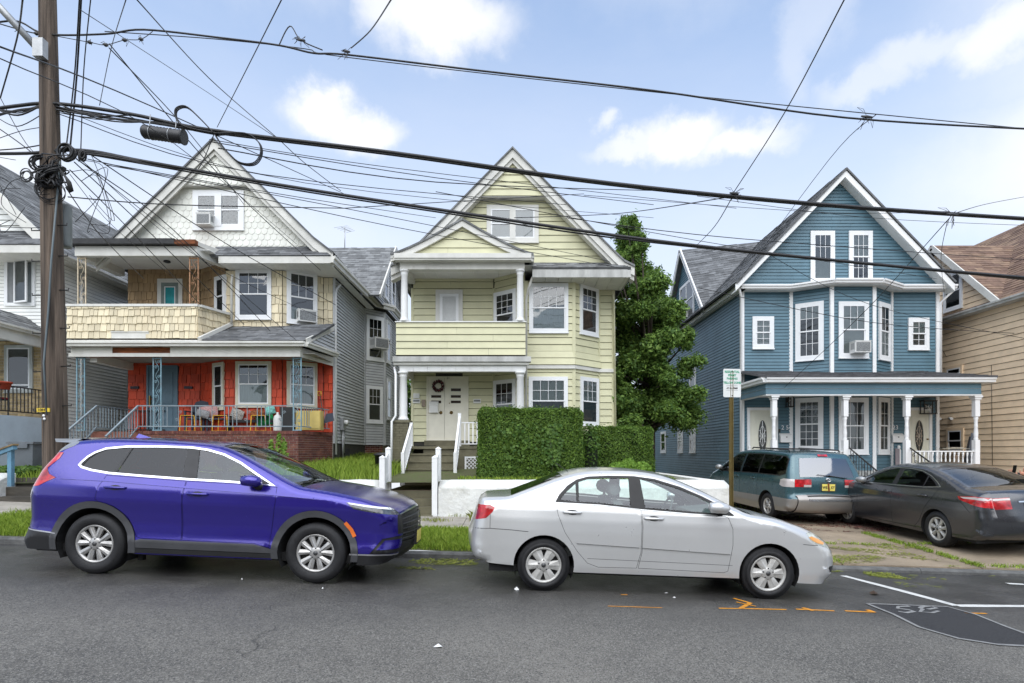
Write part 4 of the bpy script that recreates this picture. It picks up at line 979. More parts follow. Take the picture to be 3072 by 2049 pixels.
m = MB(); m.box(b0 - .05,r1,YRP - .02,YRP + .02,f0,fz - .005); m.build('fascia_board',old_trim,rh); m = MB(); m.box(r1 + .004,b1,YRP - .015,YRP + .02,f0,fz - .005); m.build('fascia_board',old_trim,rh)
m = MB(); m.box(b0,b1,YRP + .025,YRP + .2,f0 + .01,f1 + .1); m.build('porch_beam',wood_rot,rh)
m = MB(); f_ = facade(YRP + .0); rnd = random.Random(5); zz_ = []
for i in range(9): zz_.append((r0 - .02 + (r1 - r0 + .04) * i / 8,fz + .16 + rnd.uniform(0,.04)))
m.prism(ccw([(r0 - .06,f1),(r1 + .02,f1)] + zz_[::-1]),f_,-.018,-.004); m.build('torn_fascia',old_trim,rh)
ce = facet(b1,YRP,PX(765,17.95),17.95)
m = MB(); wbox(m,ce,0,ce.len,f0,f1,-.02,0); m.build('fascia_board',old_trim,rh); m = MB(); m.box(XL,XL + .2,YRP + .2,YR,f0 - .12,f0 + .2); m.build('fascia_board',old_trim,rh)
cp = Pieces(rh,'ceiling_board',mat('grey_ceiling',(.35,.34,.31),.7,var=.1,dirt=.3),'ceiling_boards',120); xx = b0
while xx < XR: q = MB(); q.box(xx,min(xx + .145,XR),YRP + .1,YR,f0 + .10,f0 + .115 + random.uniform(0,.005)); cp.add(q,1); xx += .15
cp.finish()
# hip roof over the porch right side
slope_shingles(rh,[(PX(461,16.1),16.08,ze1 + .05),(e1 + .05,16.08,ze1 + .05),(PX(768,17.6),17.6,5.50),(PX(533,17.28),17.28,5.42)],roof_grey,rowh=.15)
m = MB(); m.bar((PX(459,16.1),16.05,ze1 + .07),(PX(531,17.25),17.25,5.50),.10,.10); m.build('hip_flashing',old_trim,rh)
sg = [(e1 + .05,16.1,ze1 - .02),(-5.60,17.98,ze1 + .05),(-5.60,17.9,5.55)]
fS2 = facet(e1 + .02,16.1,-5.60,18.0); sid = Pieces(rh,'grey_clapboard',grey_board,'grey_clapboards',285)
siding(sid,fS2,[(.05,ze1 - .05),(fS2.len,ze1 - .05),(fS2.len,5.45)],.105,weight=2)
m = MB(); m.bar((e1 + .05,16.07,ze1 + .02),(-5.62,17.95,5.52),.05,.14); m.build('rake_board',old_trim,rh)
plate(rh,[fS2(.05,ze1 - .05,-.01),fS2(fS2.len,ze1 - .05,-.01),fS2(fS2.len,5.45,-.01)],.01,shadow_sheath,'return_wall')
# brick porch base, coping
zbr = ZF - .02; P0,P1,P2 = (-10.60,YRP + .02),(-6.08,YRP + .02),(-5.62,17.9)
m = MB(); m.add([(-10.6,YRP + .04,1.0),(-6.08,YRP + .04,1.0),(-5.64,17.9,1.0),(-5.64,YR,1.0),(-10.6,YR,1.0),(-10.6,YRP + .04,zbr - .06),(-6.08,YRP + .04,zbr - .06),(-5.64,17.9,zbr - .06),(-5.64,YR,zbr - .06),(-10.6,YR,zbr - .06)],[(0,1,6,5),(1,2,7,6),(2,3,8,7),(4,0,5,9),(5,6,7,8,9)])
m.build('porch_base',mortar,rh)
m = MB(); m.box(XL - .1,-10.6,16.9,YR,1.0,zbr - .06); m.build('porch_base',mortar,rh)
br = Pieces(rh,'brick',brick_red,'bricks',295); fb = facade(YRP + .035)
tiles(br,fb,[(-10.6,1.0),(-6.08,1.0),(-6.08,zbr - .09),(-10.6,zbr - .09)],.0672,.205,.212,'brick',t=.008,weight=1)
fcb = facet(-6.08,YRP + .035,-5.635,17.9); tiles(br,fcb,[(0,1.0),(fcb.len,1.0),(fcb.len,zbr - .09),(0,zbr - .09)],.0672,.205,.212,'brick',t=.008,weight=1)
br.finish()
cb = Pieces(rh,'coping_brick',brick_red,'coping_bricks',200)
for f,L0,L1 in ((fb,-10.62,-6.07),(fcb,0,fcb.len)):
 u = L0
 while u < L1 - .02: q = MB(); wbox(q,f,u,min(u + .062,L1),zbr - .09,zbr + random.uniform(-.003,.003),-.16,.028); cb.add(q,1); u += .068
cb.finish()
m = MB(); m.add([(XL,16.25,zbr),(-6.1,16.25,zbr),(-5.66,17.9,zbr),(-5.66,YR,zbr),(XL,YR,zbr)],[(0,1,2,3,4)]); m.build('porch_floor',concrete,rh)
# iron posts, railings, stairs
for px,mm in ((185,iron_blue),(360.6,iron_blue),(682,iron_blue)): iron_post(rh,PX(px,YRP + .1),YRP + .1,zbr,f0,mm)
yu = YRP + .1; zu0 = zt_ + .07; zu1 = PZ(588,YRP)
iron_post(rh,PX(187.5,yu),yu,zu0,zu1,iron_cream); iron_post(rh,PX(445,yu),yu,zu0,zu1,iron_rust,w=.24)
zR = PZ(931,YRP)
railing(rh,(-10.66,YRP + .1),(-6.10,YRP + .1),zbr + .13,zR,iron_grey,.115,scrolls=(.25,.46,.68,.9))
railing(rh,(-6.08,YRP + .12),(-5.72,17.85),zbr + .13,zR,iron_grey,.115)
railing(rh,(-11.84,16.3),(-11.84,YR - .05),zbr + .1,zR,iron_grey,.115,scrolls=(.6,)); railing(rh,(-11.80,YR - .08),(-10.9,YR - .08),zbr + .1,zR - .02,black_iron,.115)
for xk in (-11.84,-10.66):
 m = MB(); m.bar((xk,YRP + .08,zR),(xk,14.98,2.03),.05,.035); m.bar((xk,YRP + .08,zbr + .12),(xk,14.98,1.2),.03,.03); hr = m.build('stair_rail',iron_grey,rh)
 for i in range(0,11):
  t_ = i / 10; y = YRP + .06 - (YRP - 15.0) * t_; m = MB(); m.box(xk - .009,xk + .009,y - .009,y + .009,zbr + .12 + (1.2 - zbr - .12) * t_,zR + (2.03 - zR) * t_); m.build('baluster',iron_grey,rh)
for i in range(5): m = MB(); m.box(-11.95,-10.62,YRP - .24 * (i + 1),YRP - .24 * i,.9,zbr - .2 * (i + 1)); m.build('stair',brick_red if i else mortar,rh)
m = MB(); m.box(-11.95,-10.6,YRP,16.95,1.0,zbr - .02); m.build('stair',brick_red,rh)
# upper roofs: porch flat roof with torn felt edge
zb0,zb1,zk0,zk1 = PZ(587,YRP),PZ(565,YRP),PZ(561,YRP - .1),PZ(550.5,YRP - .1)
u0,u1 = PX(171,YRP),PX(452,YRP); yt = 17.3; xt = PX(524,yt)
fC2 = facet(u1,YRP,xt,yt)
m = MB(); m.box(u0,u1,YRP,YRP + .16,zb0,zb1); m.prism([(0,zb0),(fC2.len,zb0),(fC2.len,zb1),(0,zb1)],fC2,-.16,0); m.box(u0 - .03,u0 + .2,YRP + .16,YR,zb0 - .03,zb1); m.build('porch_beam',old_trim,rh)
m = MB(); m.box(PX(150,YRP - .15),PX(400,YRP - .15),YRP - .17,YR,zk0,zk1 + .02); m.build('felt_edge',tar,rh)
m = MB(); m.box(PX(400,YRP - .15),PX(448,YRP - .15),YRP - .16,YR,zk0,zk1 - .01); m.build('rotten_edge',wood_rot,rh)
m = MB(); m.prism(ccw([(0,zb1 + .02),(fC2.len + .3,zb1 - .02),(fC2.len + .3,zb1 + .19),(0,zk1 - .03)]),frame((u1,YRP - .12,0),(xt - u1,yt - YRP,0)),-.1,0); m.build('fascia_board',old_trim,rh)
cu = Pieces(rh,'ceiling_board',white_trim,'ceiling_boards',120); xx = u0 + .18
while xx < cx1: q = MB(); q.box(xx,xx + .115,YRP + .1,YR,zb0 + .19,zb0 + .205 + random.uniform(0,.005)); cu.add(q,1); xx += .12
cu.finish()
# eave right
ye = 16.65; z1e,z0e = PZ(587.5,ye),PZ(604,ye); xl,xr = PX(501,ye),PX(758,ye)
m = MB(); m.box(xl,xr,ye,ye + .03,z0e,z1e); m.build('fascia_board',old_trim,rh)
m = MB(); gutter(m,(xr,ye,z0e + .02),(-5.2,21.8,z0e + .04),.14,z1e - z0e); gutter(m,(-5.2,21.8,z0e + .04),(-4.72,22.5,z0e + .04),.14,z1e - z0e); gutter(m,(-4.72,22.5,z0e + .04),(-4.72,25,z0e + .04),.14,z1e - z0e); m.build('gutter',old_trim,rh)
so_ = Pieces(rh,'soffit_board',white_trim,'soffit_boards',150); xx = xl
while xx < xr: q = MB(); q.box(xx,min(xx + .12,xr - .01),ye + .03,YR + (4.0 if xx > XR - .05 else .1),z0e,z0e + .012); so_.add(q,1); xx += .125
so_.finish()
slope_shingles(rh,[(xl - .3,ye - .02,z1e + .01),(xr + .02,ye - .02,z1e + .01),(xr - .55,17.15,7.82),(xl - .3,17.15,7.82)],roof_grey,rowh=.12)
# front gable
y1,y2,y0 = 17.1,16.92,16.78
fg,ft,f0_ = facade(y1),facade(y2),facade(y0); xa = PX(490,y0); za = PZ(318,y0)
gz = lambda x,k=1.0: za - abs(x - xa) * .99
wtop = PZ(436,y1); gb_ = 7.62
tri = [(xa - 3.25,gb_),(xa + 3.25,gb_),(xa,gb_ + 3.2)]
m = MB(); m.prism(ccw(tri),fg,-.2,-.004); m.build('gable_wall',scallop_w,rh)
gw = (PX(444,y1),PX(561,y1),PZ(528.5,y1),PZ(438.7,y1))
window(rh,fg,*gw,cw=.13,casing=wframe,grid=None,cols=2,up=lace,low=lace)
m = MB(); wbox(m,fg,(gw[0] + gw[1]) / 2 - .10,(gw[0] + gw[1]) / 2 + .10,gw[2] + .1,gw[3] - .1,.03,.075); m.build('mullion',wframe,rh)
sc1 = Pieces(rh,'scallop_shingle',scallop_w,'scallop_shingles',292)
poly = clip(ccw(tri),0,1,wtop)
tiles(sc1,fg,poly,.175,.185,.185,'scallop',t=.02,holes=[gw],weight=1)
tzz = PZ(424.5,y2); tp = [(PX(402,y2),tzz),(PX(591.4,y2),tzz),(xa + .02,tzz + (PX(591.4,y2) - PX(402,y2)) * .53)]
m = MB(); m.prism(ccw(tp),ft,-.2,-.004); m.build('upper_gable',scallop_w,rh)
tiles(sc1,ft,[tp[0],tp[1],tp[2]],.175,.185,.185,'scallop',t=.02,weight=1.3); sc1.finish()
m = MB(); m.box(tp[0][0],tp[1][0],y2 + .0,y1,tzz - .015,tzz + .002); m.build('gable_soffit',old_trim,rh)
for s in (-1,1):
 e = xa + s * 3.5; pts = sorted([(xa,za),(e,gz(e))]); pts = pts
 if s == 1: pts = [(xa,za),(xa + 2.95,gz(xa + 2.95)),(xa + 3.5,gz(xa + 3.5) + .12)]
 m = MB(); gable_board(m,pts,f0_,.30,-.03,0); m.build('rake_board',old_trim,rh)
 m = MB(); gable_board(m,[(x,z - .30) for x,z in pts],f0_,.13,-.10,-.06); gable_board(m,[(x,z - .20) for x,z in pts],f0_,.06,-.34,-.03); m.build('rake_soffit',old_trim,rh)
 m = MB()
 for i in range(len(pts) - 1):
  (a,z0_),(b,z1_) = pts[i],pts[i + 1]
  m.add([(a,y0 - .05,z0_ + .03),(b,y0 - .05,z1_ + .03),(b,22,z1_ + .03),(a,22,z0_ + .03),(a,y0 - .05,z0_ - .03),(b,y0 - .05,z1_ - .03),(b,22,z1_ - .03),(a,22,z0_ - .03)],[(0,1,2,3),(4,7,6,5),(0,4,5,1)])
 m.build('roof',roof_grey,rh)
# right side wall, rear bay, cross roof
fs = frame((XR,YR,0),(0,1,0),(1,0,0)); zs0 = 1.9
m = MB(); m.box(XR - .1,XR - .01,YR,21.8,zs0,ZT); m.add([(XR - .01,21.8,zs0),(-5.0,22.43,zs0),(-5.0,27,zs0),(XR - .01,21.8,ZT + .1),(-5.0,22.43,ZT + .1),(-5.0,27,ZT + .1)],[(0,1,4,3),(1,2,5,4),(0,2,1),(3,4,5)]); m.build('side_wall',shadow_sheath,rh)
fb1 = facet(XR,21.8,-5.0,22.43); fb2 = frame((-5.0,22.43,0),(0,1,0),(1,0,0))
siding(sid,fs,[(.1,zs0),(3.76,zs0),(3.76,ZT),(.1,ZT)],.105,weight=1)
aw,bw = win_px(rh,fb1,839.5,880,727,828,grid=(3,2),both=False,low=None,cw=.09); a2,bw2 = win_px(rh,fb1,839,877,886,971,grid=(3,2),low=blind_g,cw=.09)
siding(sid,fb1,[(.05,zs0),(fb1.len - .04,zs0),(fb1.len - .04,ZT),(.05,ZT)],.105,holes=[bw,bw2],weight=1)
siding(sid,fb2,[(.05,zs0),(4,zs0),(4,ZT),(.05,ZT)],.105,weight=1)
window(rh,fb2,.25,1.0,2.95,4.6,grid=None,cw=.08); window(rh,fb2,.2,.95,5.2,6.9,grid=None,cw=.08)
for f,u in ((fs,0.05),(fs,3.78),(fb1,fb1.len - .02)): m = MB(); wbox(m,f,u - .05,u + .045,zs0,ZT,-.02,.04); m.build('corner_board',grey_board,rh)
fnd = Pieces(rh,'foundation_brick',brick_red,'foundation_bricks',150)
m = MB(); m.box(XR - .12,XR - .06,YR,21.8,.9,zs0); m.add([(XR - .06,21.8,.9),(-5.08,22.43,.9),(-5.08,27,.9),(XR - .06,21.8,zs0),(-5.08,22.43,zs0),(-5.08,27,zs0)],[(0,1,4,3),(1,2,5,4)]); m.build('foundation',mortar,rh)
f3 = frame((XR - .06,YR,0),(0,1,0),(1,0,0)); tiles(fnd,f3,[(0,.95),(3.8,.95),(3.8,zs0),(0,zs0)],.076,.21,.215,'brick',t=.008)
f4 = facet(XR - .06,21.8,-5.08,22.43); tiles(fnd,f4,[(0,.95),(f4.len,.95),(f4.len,zs0),(0,zs0)],.076,.21,.215,'brick',t=.008); fnd.finish()
m = MB(); m.box(-5.66,-5.54,18.9,19.5,1.25,1.75); m.build('basement_window',room,rh)
slope_shingles(rh,[(-8.6,20.4,7.25),(-4.72,20.4,7.25),(-4.72,23.2,PZ(569,23.2)),(-8.6,23.2,PZ(569,23.2))],roof_light,rowh=.16)
fG = frame((-4.95,20.4,0),(0,1,0),(1,0,0)); zz9 = PZ(569,23.2)
siding(sid,fG,[(.05,7.25),(5.6,7.25),(2.8,zz9 - .1)],.105,weight=.8); plate(rh,[fG(0,7.2,-.01),fG(5.6,7.2,-.01),fG(2.8,zz9 - .06,-.01)],.01,shadow_sheath,'gable_wall')
window(rh,fG,1.6,2.3,7.6,8.8,grid=None,cw=.08); window(rh,fG,2.9,3.6,7.6,8.8,grid=None,cw=.08)
m = MB(); m.bar((-4.70,20.35,7.2),(-4.70,23.2,zz9),.05,.16); m.bar((-4.70,26.1,7.2),(-4.70,23.2,zz9),.05,.16); m.build('rake_board',old_trim,rh)
plate(rh,[(-4.72,23.2,zz9),(-8.6,23.2,zz9),(-8.6,26.2,7.2),(-4.72,26.2,7.2)],.04,roof_light,'roof')
sid.finish()
# downspouts, meter, light, signs
m = MB(); m.tube([(PX(533,17.1),17.1,6.95),(PX(531,17.15),17.15,6.7),(PX(531,17.15),17.15,5.5)],.035,8); m.build('downspout',old_trim,rh)
m = MB(); m.tube([(PX(781,18.3),18.3,7.0),(PX(772,18.15),18.15,6.8),(PX(770,18.1),18.1,6.6),(PX(771,18.1),18.1,1.55)],.035,8); m.build('downspout',white_trim,rh)
m = MB(); m.lathe([(0,0),(.09,0),(.10,-.04),(.05,-.06),(0,-.06)],(PX(383,17.2),17.2,zb0 + .19),12); m.build('ceiling_lamp',black_iron,rh)
for px in (311,434): x = PX(px,YR); z = PZ(890,YR); m = MB(); m.box(x - .13,x + .13,YR - .07,YR - .02,z - .04,z + .04); m.build_thing('letter_box',mat('dark_bronze',(.03,.025,.03),.4,metal=.6),(x,YR - .02,z),'slim dark letter box on the red wall ' + ('left of the blue door' if px < 400 else 'right of the blue door'),'letter box')
mt = thing('electric_meter',(-5.5,18.75,2.55),'grey electric meter on the grey side wall of the cream and red house','meter')
m = MB(); m.box(-5.60,-5.50,18.6,18.95,2.35,2.75); m.build('box',galv,mt); m = MB(); m.lathe([(0,.0),(.08,0),(.09,.1),(0,.12)],(-5.5,18.77,2.6),12,'x'); m.build('dial',plastic_w,mt); m = MB(); m.tube([(-5.54,18.7,2.35),(-5.54,18.7,1.3)],.03,6); m.tube([(-5.54,18.85,2.35),(-5.54,18.85,1.6)],.02,6); m.build('conduit',galv,mt)
an = thing('tv_antenna',(PX(791,23.2),23.2,zz9),'thin television antenna mast on the grey rear roof of the cream house','antenna')
m = MB(); x = PX(791,23.2); m.tube([(x,23.2,zz9 - .1),(x,23.2,PZ(522,23.2))],.018,5); m.build('mast',galv,an)
m = MB(); zt9 = PZ(525,23.2); m.tube([(x - .1,23.0,zt9),(x + .15,23.5,zt9)],.01,4)
for i in range(5): k = i / 4; c = Vector((x - .1 + .25 * k,23.0 + .5 * k,zt9)); m.tube([c + Vector((-.3 + .1 * k,.1,0)),c + Vector((.3 - .1 * k,-.1,0))],.006,4)
m.build('crossbars',galv,an)
ac_unit((PX(476,y1 - .06),y1 - .06,PZ(527,y1) + .04),.42,.33,.26,(0,-1,0),'small air conditioner in the attic window of the white scalloped gable')
n_ = rr_.n; pc_ = rr_(rr_.len * .55,PZ(741,17.6),.06); ac_unit(tuple(pc_),.55,.36,.25,n_,'air conditioner in the cream shingled bay window above the red porch')
pc_ = fb1(fb1.len * .55,5.6 ,.06); ac_unit(tuple(pc_),.6,.40,.40,fb1.n,'air conditioner on a brace in the grey clapboard side window',braced=True)
# ================================================================== BLUE HOUSE
YU,YUB,YUP = 19.0,18.35,17.0
bh = thing('house',(10.9,YU,.6),'blue clapboard house with white trim, a centre bay and a turned post porch','house')
fr = facade(YU); XL,XR = 7.65,14.13; ZT = 7.0
bl,bc,br_ = facet(9.29,YU,10.27,YUB),facet(10.27,YUB,11.63,YUB),facet(11.63,YUB,12.62,YU)
m = MB(); m.box(XL,XR,YU + .012,32,-.2,ZT)
m.add([(9.29,YU + .02,.5),(10.27,YUB + .012,.5),(11.63,YUB + .012,.5),(12.62,YU + .02,.5),(9.29,YU + .02,ZT),(10.27,YUB + .012,ZT),(11.63,YUB + .012,ZT),(12.62,YU + .02,ZT)],[(0,1,5,4),(1,2,6,5),(2,3,7,6),(4,5,6,7)])
m.build('wall',shadow_sheath_blue,bh)
wb = {}
def Wb(f,*a,**k):
 k.setdefault('cw',.11); o,b = win_px(bh,f,*a,**k); wb.setdefault(id(f),[]).append(b); return o
Wb(bl,1826,1891,695,827,grid=(3,2),both=True,up=blind_w,upk='drop',low=None); Wb(bc,1923.5,1992.3,693,822,grid=(3,2),both=False,up=blind_w,upk='slats',low=blind_w,lowk='slats'); Wb(br_,2014.8,2041,696,827,grid=(2,2),both=True,low=blind_w)
Wb(fr,1726,1775,727,800.7,grid=(2,2),both=True,up=blind_w,upk='slats',low=blind_w,lowk='slats'); Wb(fr,2083,2130.6,730,803,grid=(2,2),both=True,up=curtain_w,low=blind_g,lowk='slats')
Wb(bl,1825.7,1890,913.4,1034,grid=(3,3),both=True,up=lace,low=blind_g,lowk='folds'); Wb(bc,1923.5,1991.5,913,1042,grid=(3,2),both=True,up=blind_g,upk='drop',low=blind_g); Wb(br_,2013,2039,913,1042,grid=(2,2),both=True,up=blind_g,low=blind_g)
doors = []
for k,(a,b) in enumerate(((1714,1784),(2079,2137))):
 a,b = PX(a,YU),PX(b,YU); z0,z1 = 1.06,PZ(936,YU); doors.append((a,b,.5,z1))
 m = MB(); ring(m,fr,a,b,z0,z1,.09,0,.06,.03); dc = m.build('door_casing',vinyl,bh)
 m = MB(); wbox(m,fr,a + .09,b - .09,z0 + .03,z1 - .09,.004,.03); dr = m.build('front_door',door_white,bh)
 c = (a + b) / 2; zc = (z0 + z1) / 2 + .08; o = MB(); g = MB(); ld_ = MB(); nn = 20
 el = lambda rx,rz: [(c + rx * math.cos(2 * math.pi * i / nn),zc + rz * math.sin(2 * math.pi * i / nn)) for i in range(nn)]
 e1,e2 = el(.17,.56),el(.145,.53)
 for i in range(nn): j = (i + 1) % nn; o.prism([e1[i],e1[j],e2[j],e2[i]],fr,.03,.045)
 o.build('oval_frame',door_white,dr); g.prism(e2,fr,.03,.034); g.build('oval_glass',mat('oval_dark',(.03,.035,.035),.1,var=.6,vscale=12),dr)
 for i in range(nn): j = (i + 1) % nn; q1,q2 = el(.08,.34),el(.07,.33); ld_.prism([q1[i],q1[j],q2[j],q2[i]],fr,.034,.038)
 for aa,bb_ in (((c,zc - .5),(c,zc + .5)),((c - .12,zc),(c + .12,zc)),((c - .1,zc - .2),(c + .1,zc + .2)),((c + .1,zc - .2),(c - .1,zc + .2))): p,q = fr(*aa,.036),fr(*bb_,.036); ld_.bar(p,q,.01,.004,(0,1,0))
 ld_.build('leading',chrome,dr)
 pn = MB(); arch = [(c - .24 + .48 * i / 8,z1 - .35 + .10 * math.sin(math.pi * i / 8)) for i in range(9)]
 for i in range(8): p,q = fr(*arch[i],.032),fr(*arch[i + 1],.032); pn.bar(p,q,.02,.012,(0,1,0))
 for s in (-1,1): pn.bar(fr(c + s * .24,z0 + .2,.032),fr(c + s * .24,z1 - .35,.032),.02,.012,(0,1,0))
 pn.build('moulding',door_white,dr); m = MB(); m.lathe([(0,-.06),(.025,-.05),(.02,-.02),(.03,0)],(b - .15,YU - .03,z0 + 1.0),10,'y'); m.build('knob',brass,dr)
EX = .108; sd = Pieces(bh,'clapboard',blue_board,'clapboards',296)
hf = [(b[0],b[1],b[2],b[3]) for b in wb.get(id(fr),[])] + doors
siding(sd,fr,[(XL + .05,1.06),(9.25,1.06),(9.25,ZT),(XL + .05,ZT)],EX,t=.022,gap=.010,holes=hf,weight=2)
siding(sd,fr,[(12.66,1.06),(XR - .05,1.06),(XR - .05,ZT),(12.66,ZT)],EX,t=.022,gap=.010,holes=hf,weight=2)
for f in (bl,bc,br_): siding(sd,f,[(.05,.9),(f.len - .05,.9),(f.len - .05,ZT),(.05,ZT)],EX,t=.022,gap=.010,holes=wb.get(id(f),[]),weight=2)
for u in (XL,XR): m = MB(); wbox(m,fr,u - .045,u + .06,.6,ZT,-.05,.05); m.build('corner_board',vinyl,bh)
for f,u in ((bl,0),(bc,0),(bc,bc.len),(br_,br_.len)): m = MB(); wbox(m,f,u - .06,u + .055,.9,ZT,-.03,.045); m.build('corner_board',vinyl,bh)
# eave following the bay
mg = MB(); ge = ZT - .02; path = [(XL - .15,YU - .28),(9.15,YU - .28),(10.2,YUB - .28),(11.7,YUB - .28),(12.76,YU - .28),(XR + .42,YU - .28)]
fc_ = MB(); sfm = MB()
for i in range(5):
 a,b = path[i],path[i + 1]; gutter(mg,(*a,ge),(*b,ge),.11,.13)
 fc_.add([(*a,ge - .03),(*b,ge - .03),(b[0],YU,ge - .03),(a[0],YU,ge - .03),(*a,ge + .13),(*b,ge + .13),(b[0],YU,ge + .20),(a[0],YU,ge + .20)],[(0,3,2,1),(4,5,6,7),(0,1,5,4)])
gutter(mg,(XL - .15,32,ge),(XL - .15,YU - .28,ge),.11,.13)
mg.build('gutter',vinyl,bh); fc_.build('soffit',white_trim,bh)
m = MB(); m.box(XL - .15,XL + .0,YU - .28,32,ge - .03,ge + .0); m.build('side_soffit',white_trim,bh)
# front gable
y1,y0 = 18.85,18.5; fg = facade(y1); f0_ = facade(y0); xa,za = PX(1940,y0),PZ(389,y0); k = (za - PZ(641,y0)) / (PX(2182,y0) - xa)
tri = [(xa - 3.45,ge + .14),(xa + 3.45,ge + .14),(xa,ge + .14 + 3.45 * k)]; tri[2] = (xa,za - .28)
gk = (tri[2][1] - tri[0][1]) / 3.45
w1 = (PX(1859,y1),PX(1914.5,y1),PZ(650,y1),PZ(531,y1)); w2 = (PX(1947,y1),PX(2001,y1),PZ(650,y1),PZ(531,y1))
m = MB(); m.prism(ccw(tri),fg,-.15,-.004); m.build('gable_wall',shadow_sheath_blue,bh)
window(bh,fg,*w1,cw=.11,grid=(3,2),up=blind_g,upk='slats',low=blind_w,lowk='slats',mid=.45); window(bh,fg,*w2,cw=.11,grid=(3,2),both=True,up=blind_w,upk='slats',low=None,mid=.5)
siding(sd,fg,tri,EX,t=.022,gap=.010,holes=[w1,w2],weight=1.5)
for s in (-1,1):
 e = (xa + s * 3.55,za - 3.55 * k); pts = sorted([(xa,za),e])
 m = MB(); gable_board(m,pts,f0_,.24,-.03,0); m.build('rake_board',vinyl,bh)
 m = MB(); gable_board(m,[(x,z - .235) for x,z in pts],f0_,.02,-.36,-.031); m.build('rake_soffit',white_trim,bh)
 (a,za_),(b,zb_) = pts
 ns = (xa,y0 - .04,za + .03); ne = (e[0],y0 - .04,e[1] + .03)
 if s == -1: slope_shingles(bh,[(e[0],31,e[1] + .03),ne,ns,(xa,31,za + .03)],roof_grey,rowh=.16,wmin=.2,wmax=.5)
 else: plate(bh,[ns,ne,(e[0],31,e[1] + .03),(xa,31,za + .03)],.05,roof_grey,'roof')
# left side wall with small windows and the cross gable
fs = frame((XL,32,0),(0,-1,0)); U = lambda y: 32 - y
hs = []
for (ya,yb,za_,zb_,l) in ((24.45,23.75,1.62,2.68,1),(26.2,25.5,1.62,2.68,1),(29.2,28.3,1.62,2.68,1),(24.45,23.7,4.3,5.3,0),(25.9,23.9,7.35,9.05,0)):
 h_ = (U(ya),U(yb),za_,zb_); hs.append(h_); window(bh,fs,*h_,cw=.08,grid=None,low=blind_g,cols=2 if ya - yb > 1.5 else 1)
siding(sd,fs,[(.1,.3),(13 - .06,.3),(13 - .06,ZT),(.1,ZT)],EX,t=.022,gap=.010,holes=hs,weight=.25)
zg = 10.45; yg = 25.2; tg = [(U(yg + 2.95),ge + .1),(U(yg - 2.95),ge + .1),(U(yg),zg)]
m = MB(); m.prism(ccw(tg),fs,-.1,-.004); m.build('side_gable',shadow_sheath_blue,bh); siding(sd,fs,tg,EX,t=.022,gap=.010,holes=hs,weight=.2)
for s in (-1,1):
 m = MB(); m.bar((XL - .25,yg,zg + .1),(XL - .25,yg + s * 3.1,ge + .05),.05,.2); m.build('rake_board',vinyl,bh)
slope_shingles(bh,[(XL - .28,yg - 3.1,ge + .05),(XL + .3,yg - 3.1,ge + .15),(xa,yg,zg + .1),(XL - .28,yg,zg + .1)],roof_grey,rowh=.16,wmin=.2,wmax=.5)
plate(bh,[(XL - .28,yg,zg + .1),(xa,yg,zg + .1),(XL + .3,yg + 3.1,ge + .1),(XL - .28,yg + 3.1,ge + .05)],.04,roof_grey,'roof')
sd.finish()
ac_unit((XL - .05,25.0,7.5),.5,.35,.3,(-1,0,0),'air conditioner in the left side gable window of the blue house')
# downspouts
m = MB(); m.tube([(XL - .2,YU - .3,6.95),(XL - .08,YU - .12,6.75),(XL - .08,YU - .12,.6)],.04,8); m.build('downspout',vinyl,bh)
m = MB(); m.tube([(XR + .35,YU - .3,6.95),(XR + .1,YU - .05,6.6),(XR + .1,YU - .05,3.7)],.04,8); m.build('downspout',vinyl,bh)
# porch
zP = 1.04; yf = YUP + .1; zf0,zf1 = PZ(905.7,YUP),PZ(881,YUP); ze = PZ(877,16.85); zt = PZ(865,16.85)
x0,x1 = 7.56,PX(2268,YUP) ; xe0,xe1 = 7.50,PX(2285,16.85)
m = MB(); gutter(m,(xe0,16.9,ze),(xe1,16.9,ze),.11,zt - ze); gutter(m,(xe0,18.95,ze),(xe0,16.9,ze),.11,zt - ze); m.build('gutter',vinyl,bh)
m = MB(); m.box(xe0,xe1,16.9,YU,ze - .02,ze + .02); m.build('soffit',white_trim,bh)
pf = Pieces(bh,'frieze_clapboard',blue_board,'frieze'); fpp = facade(YUP); fpl = frame((x0,YU,0),(0,-1,0))
xb1 = PX(2240 + 4,YUP) + .1
siding(pf,fpp,[(x0,zf0),(xb1,zf0),(xb1,ze - .02),(x0,ze - .02)],.17,t=.02); siding(pf,fpl,[(0,zf0),(2.0,zf0),(2.0,ze - .02),(0,ze - .02)],.17,t=.02); pf.finish()
m = MB(); m.box(x0 + .005,xb1,YUP + .005,YUP + .2,zf0 + .005,ze - .02); m.box(x0 + .005,x0 + .2,YUP + .2,YU,zf0 + .005,ze - .02); m.build('porch_beam',white_trim,bh)
m = MB(); m.box(x0 + .2,xb1,YUP + .2,YU,zf0 + .1,zf0 + .12); m.build('porch_ceiling',white_trim,bh)
m = MB(); m.box(x0 - .01,xb1 + .01,YUP - .03,YUP + .21,zf0 - .03,zf0); m.build('beam_trim',vinyl,bh)
slope_shingles(bh,[(xe0 - .02,16.78,zt + .02),(xe1 + .02,16.78,zt + .02),(xe1 - .6,YU,4.32),(xe0 + .05,YU,4.32)],roof_dark,rowh=.13)
m = MB(); m.box(x0,XR + .1,YUP,YU,zP - .12,zP); m.box(x0 + .1,XR,YUP + .15,YU,0,zP - .12); m.build('porch_floor',mat('porch_grey',(.28,.29,.28),.6,dirt=.3),bh)
xp = [PX(q,yf) for q in (1776,1939,2081,2240)]
for x in xp: turned_post(bh,x,yf,zP,zf0 - .03,vinyl)
zr0,zr1 = zP + .1,PZ(1036,yf)
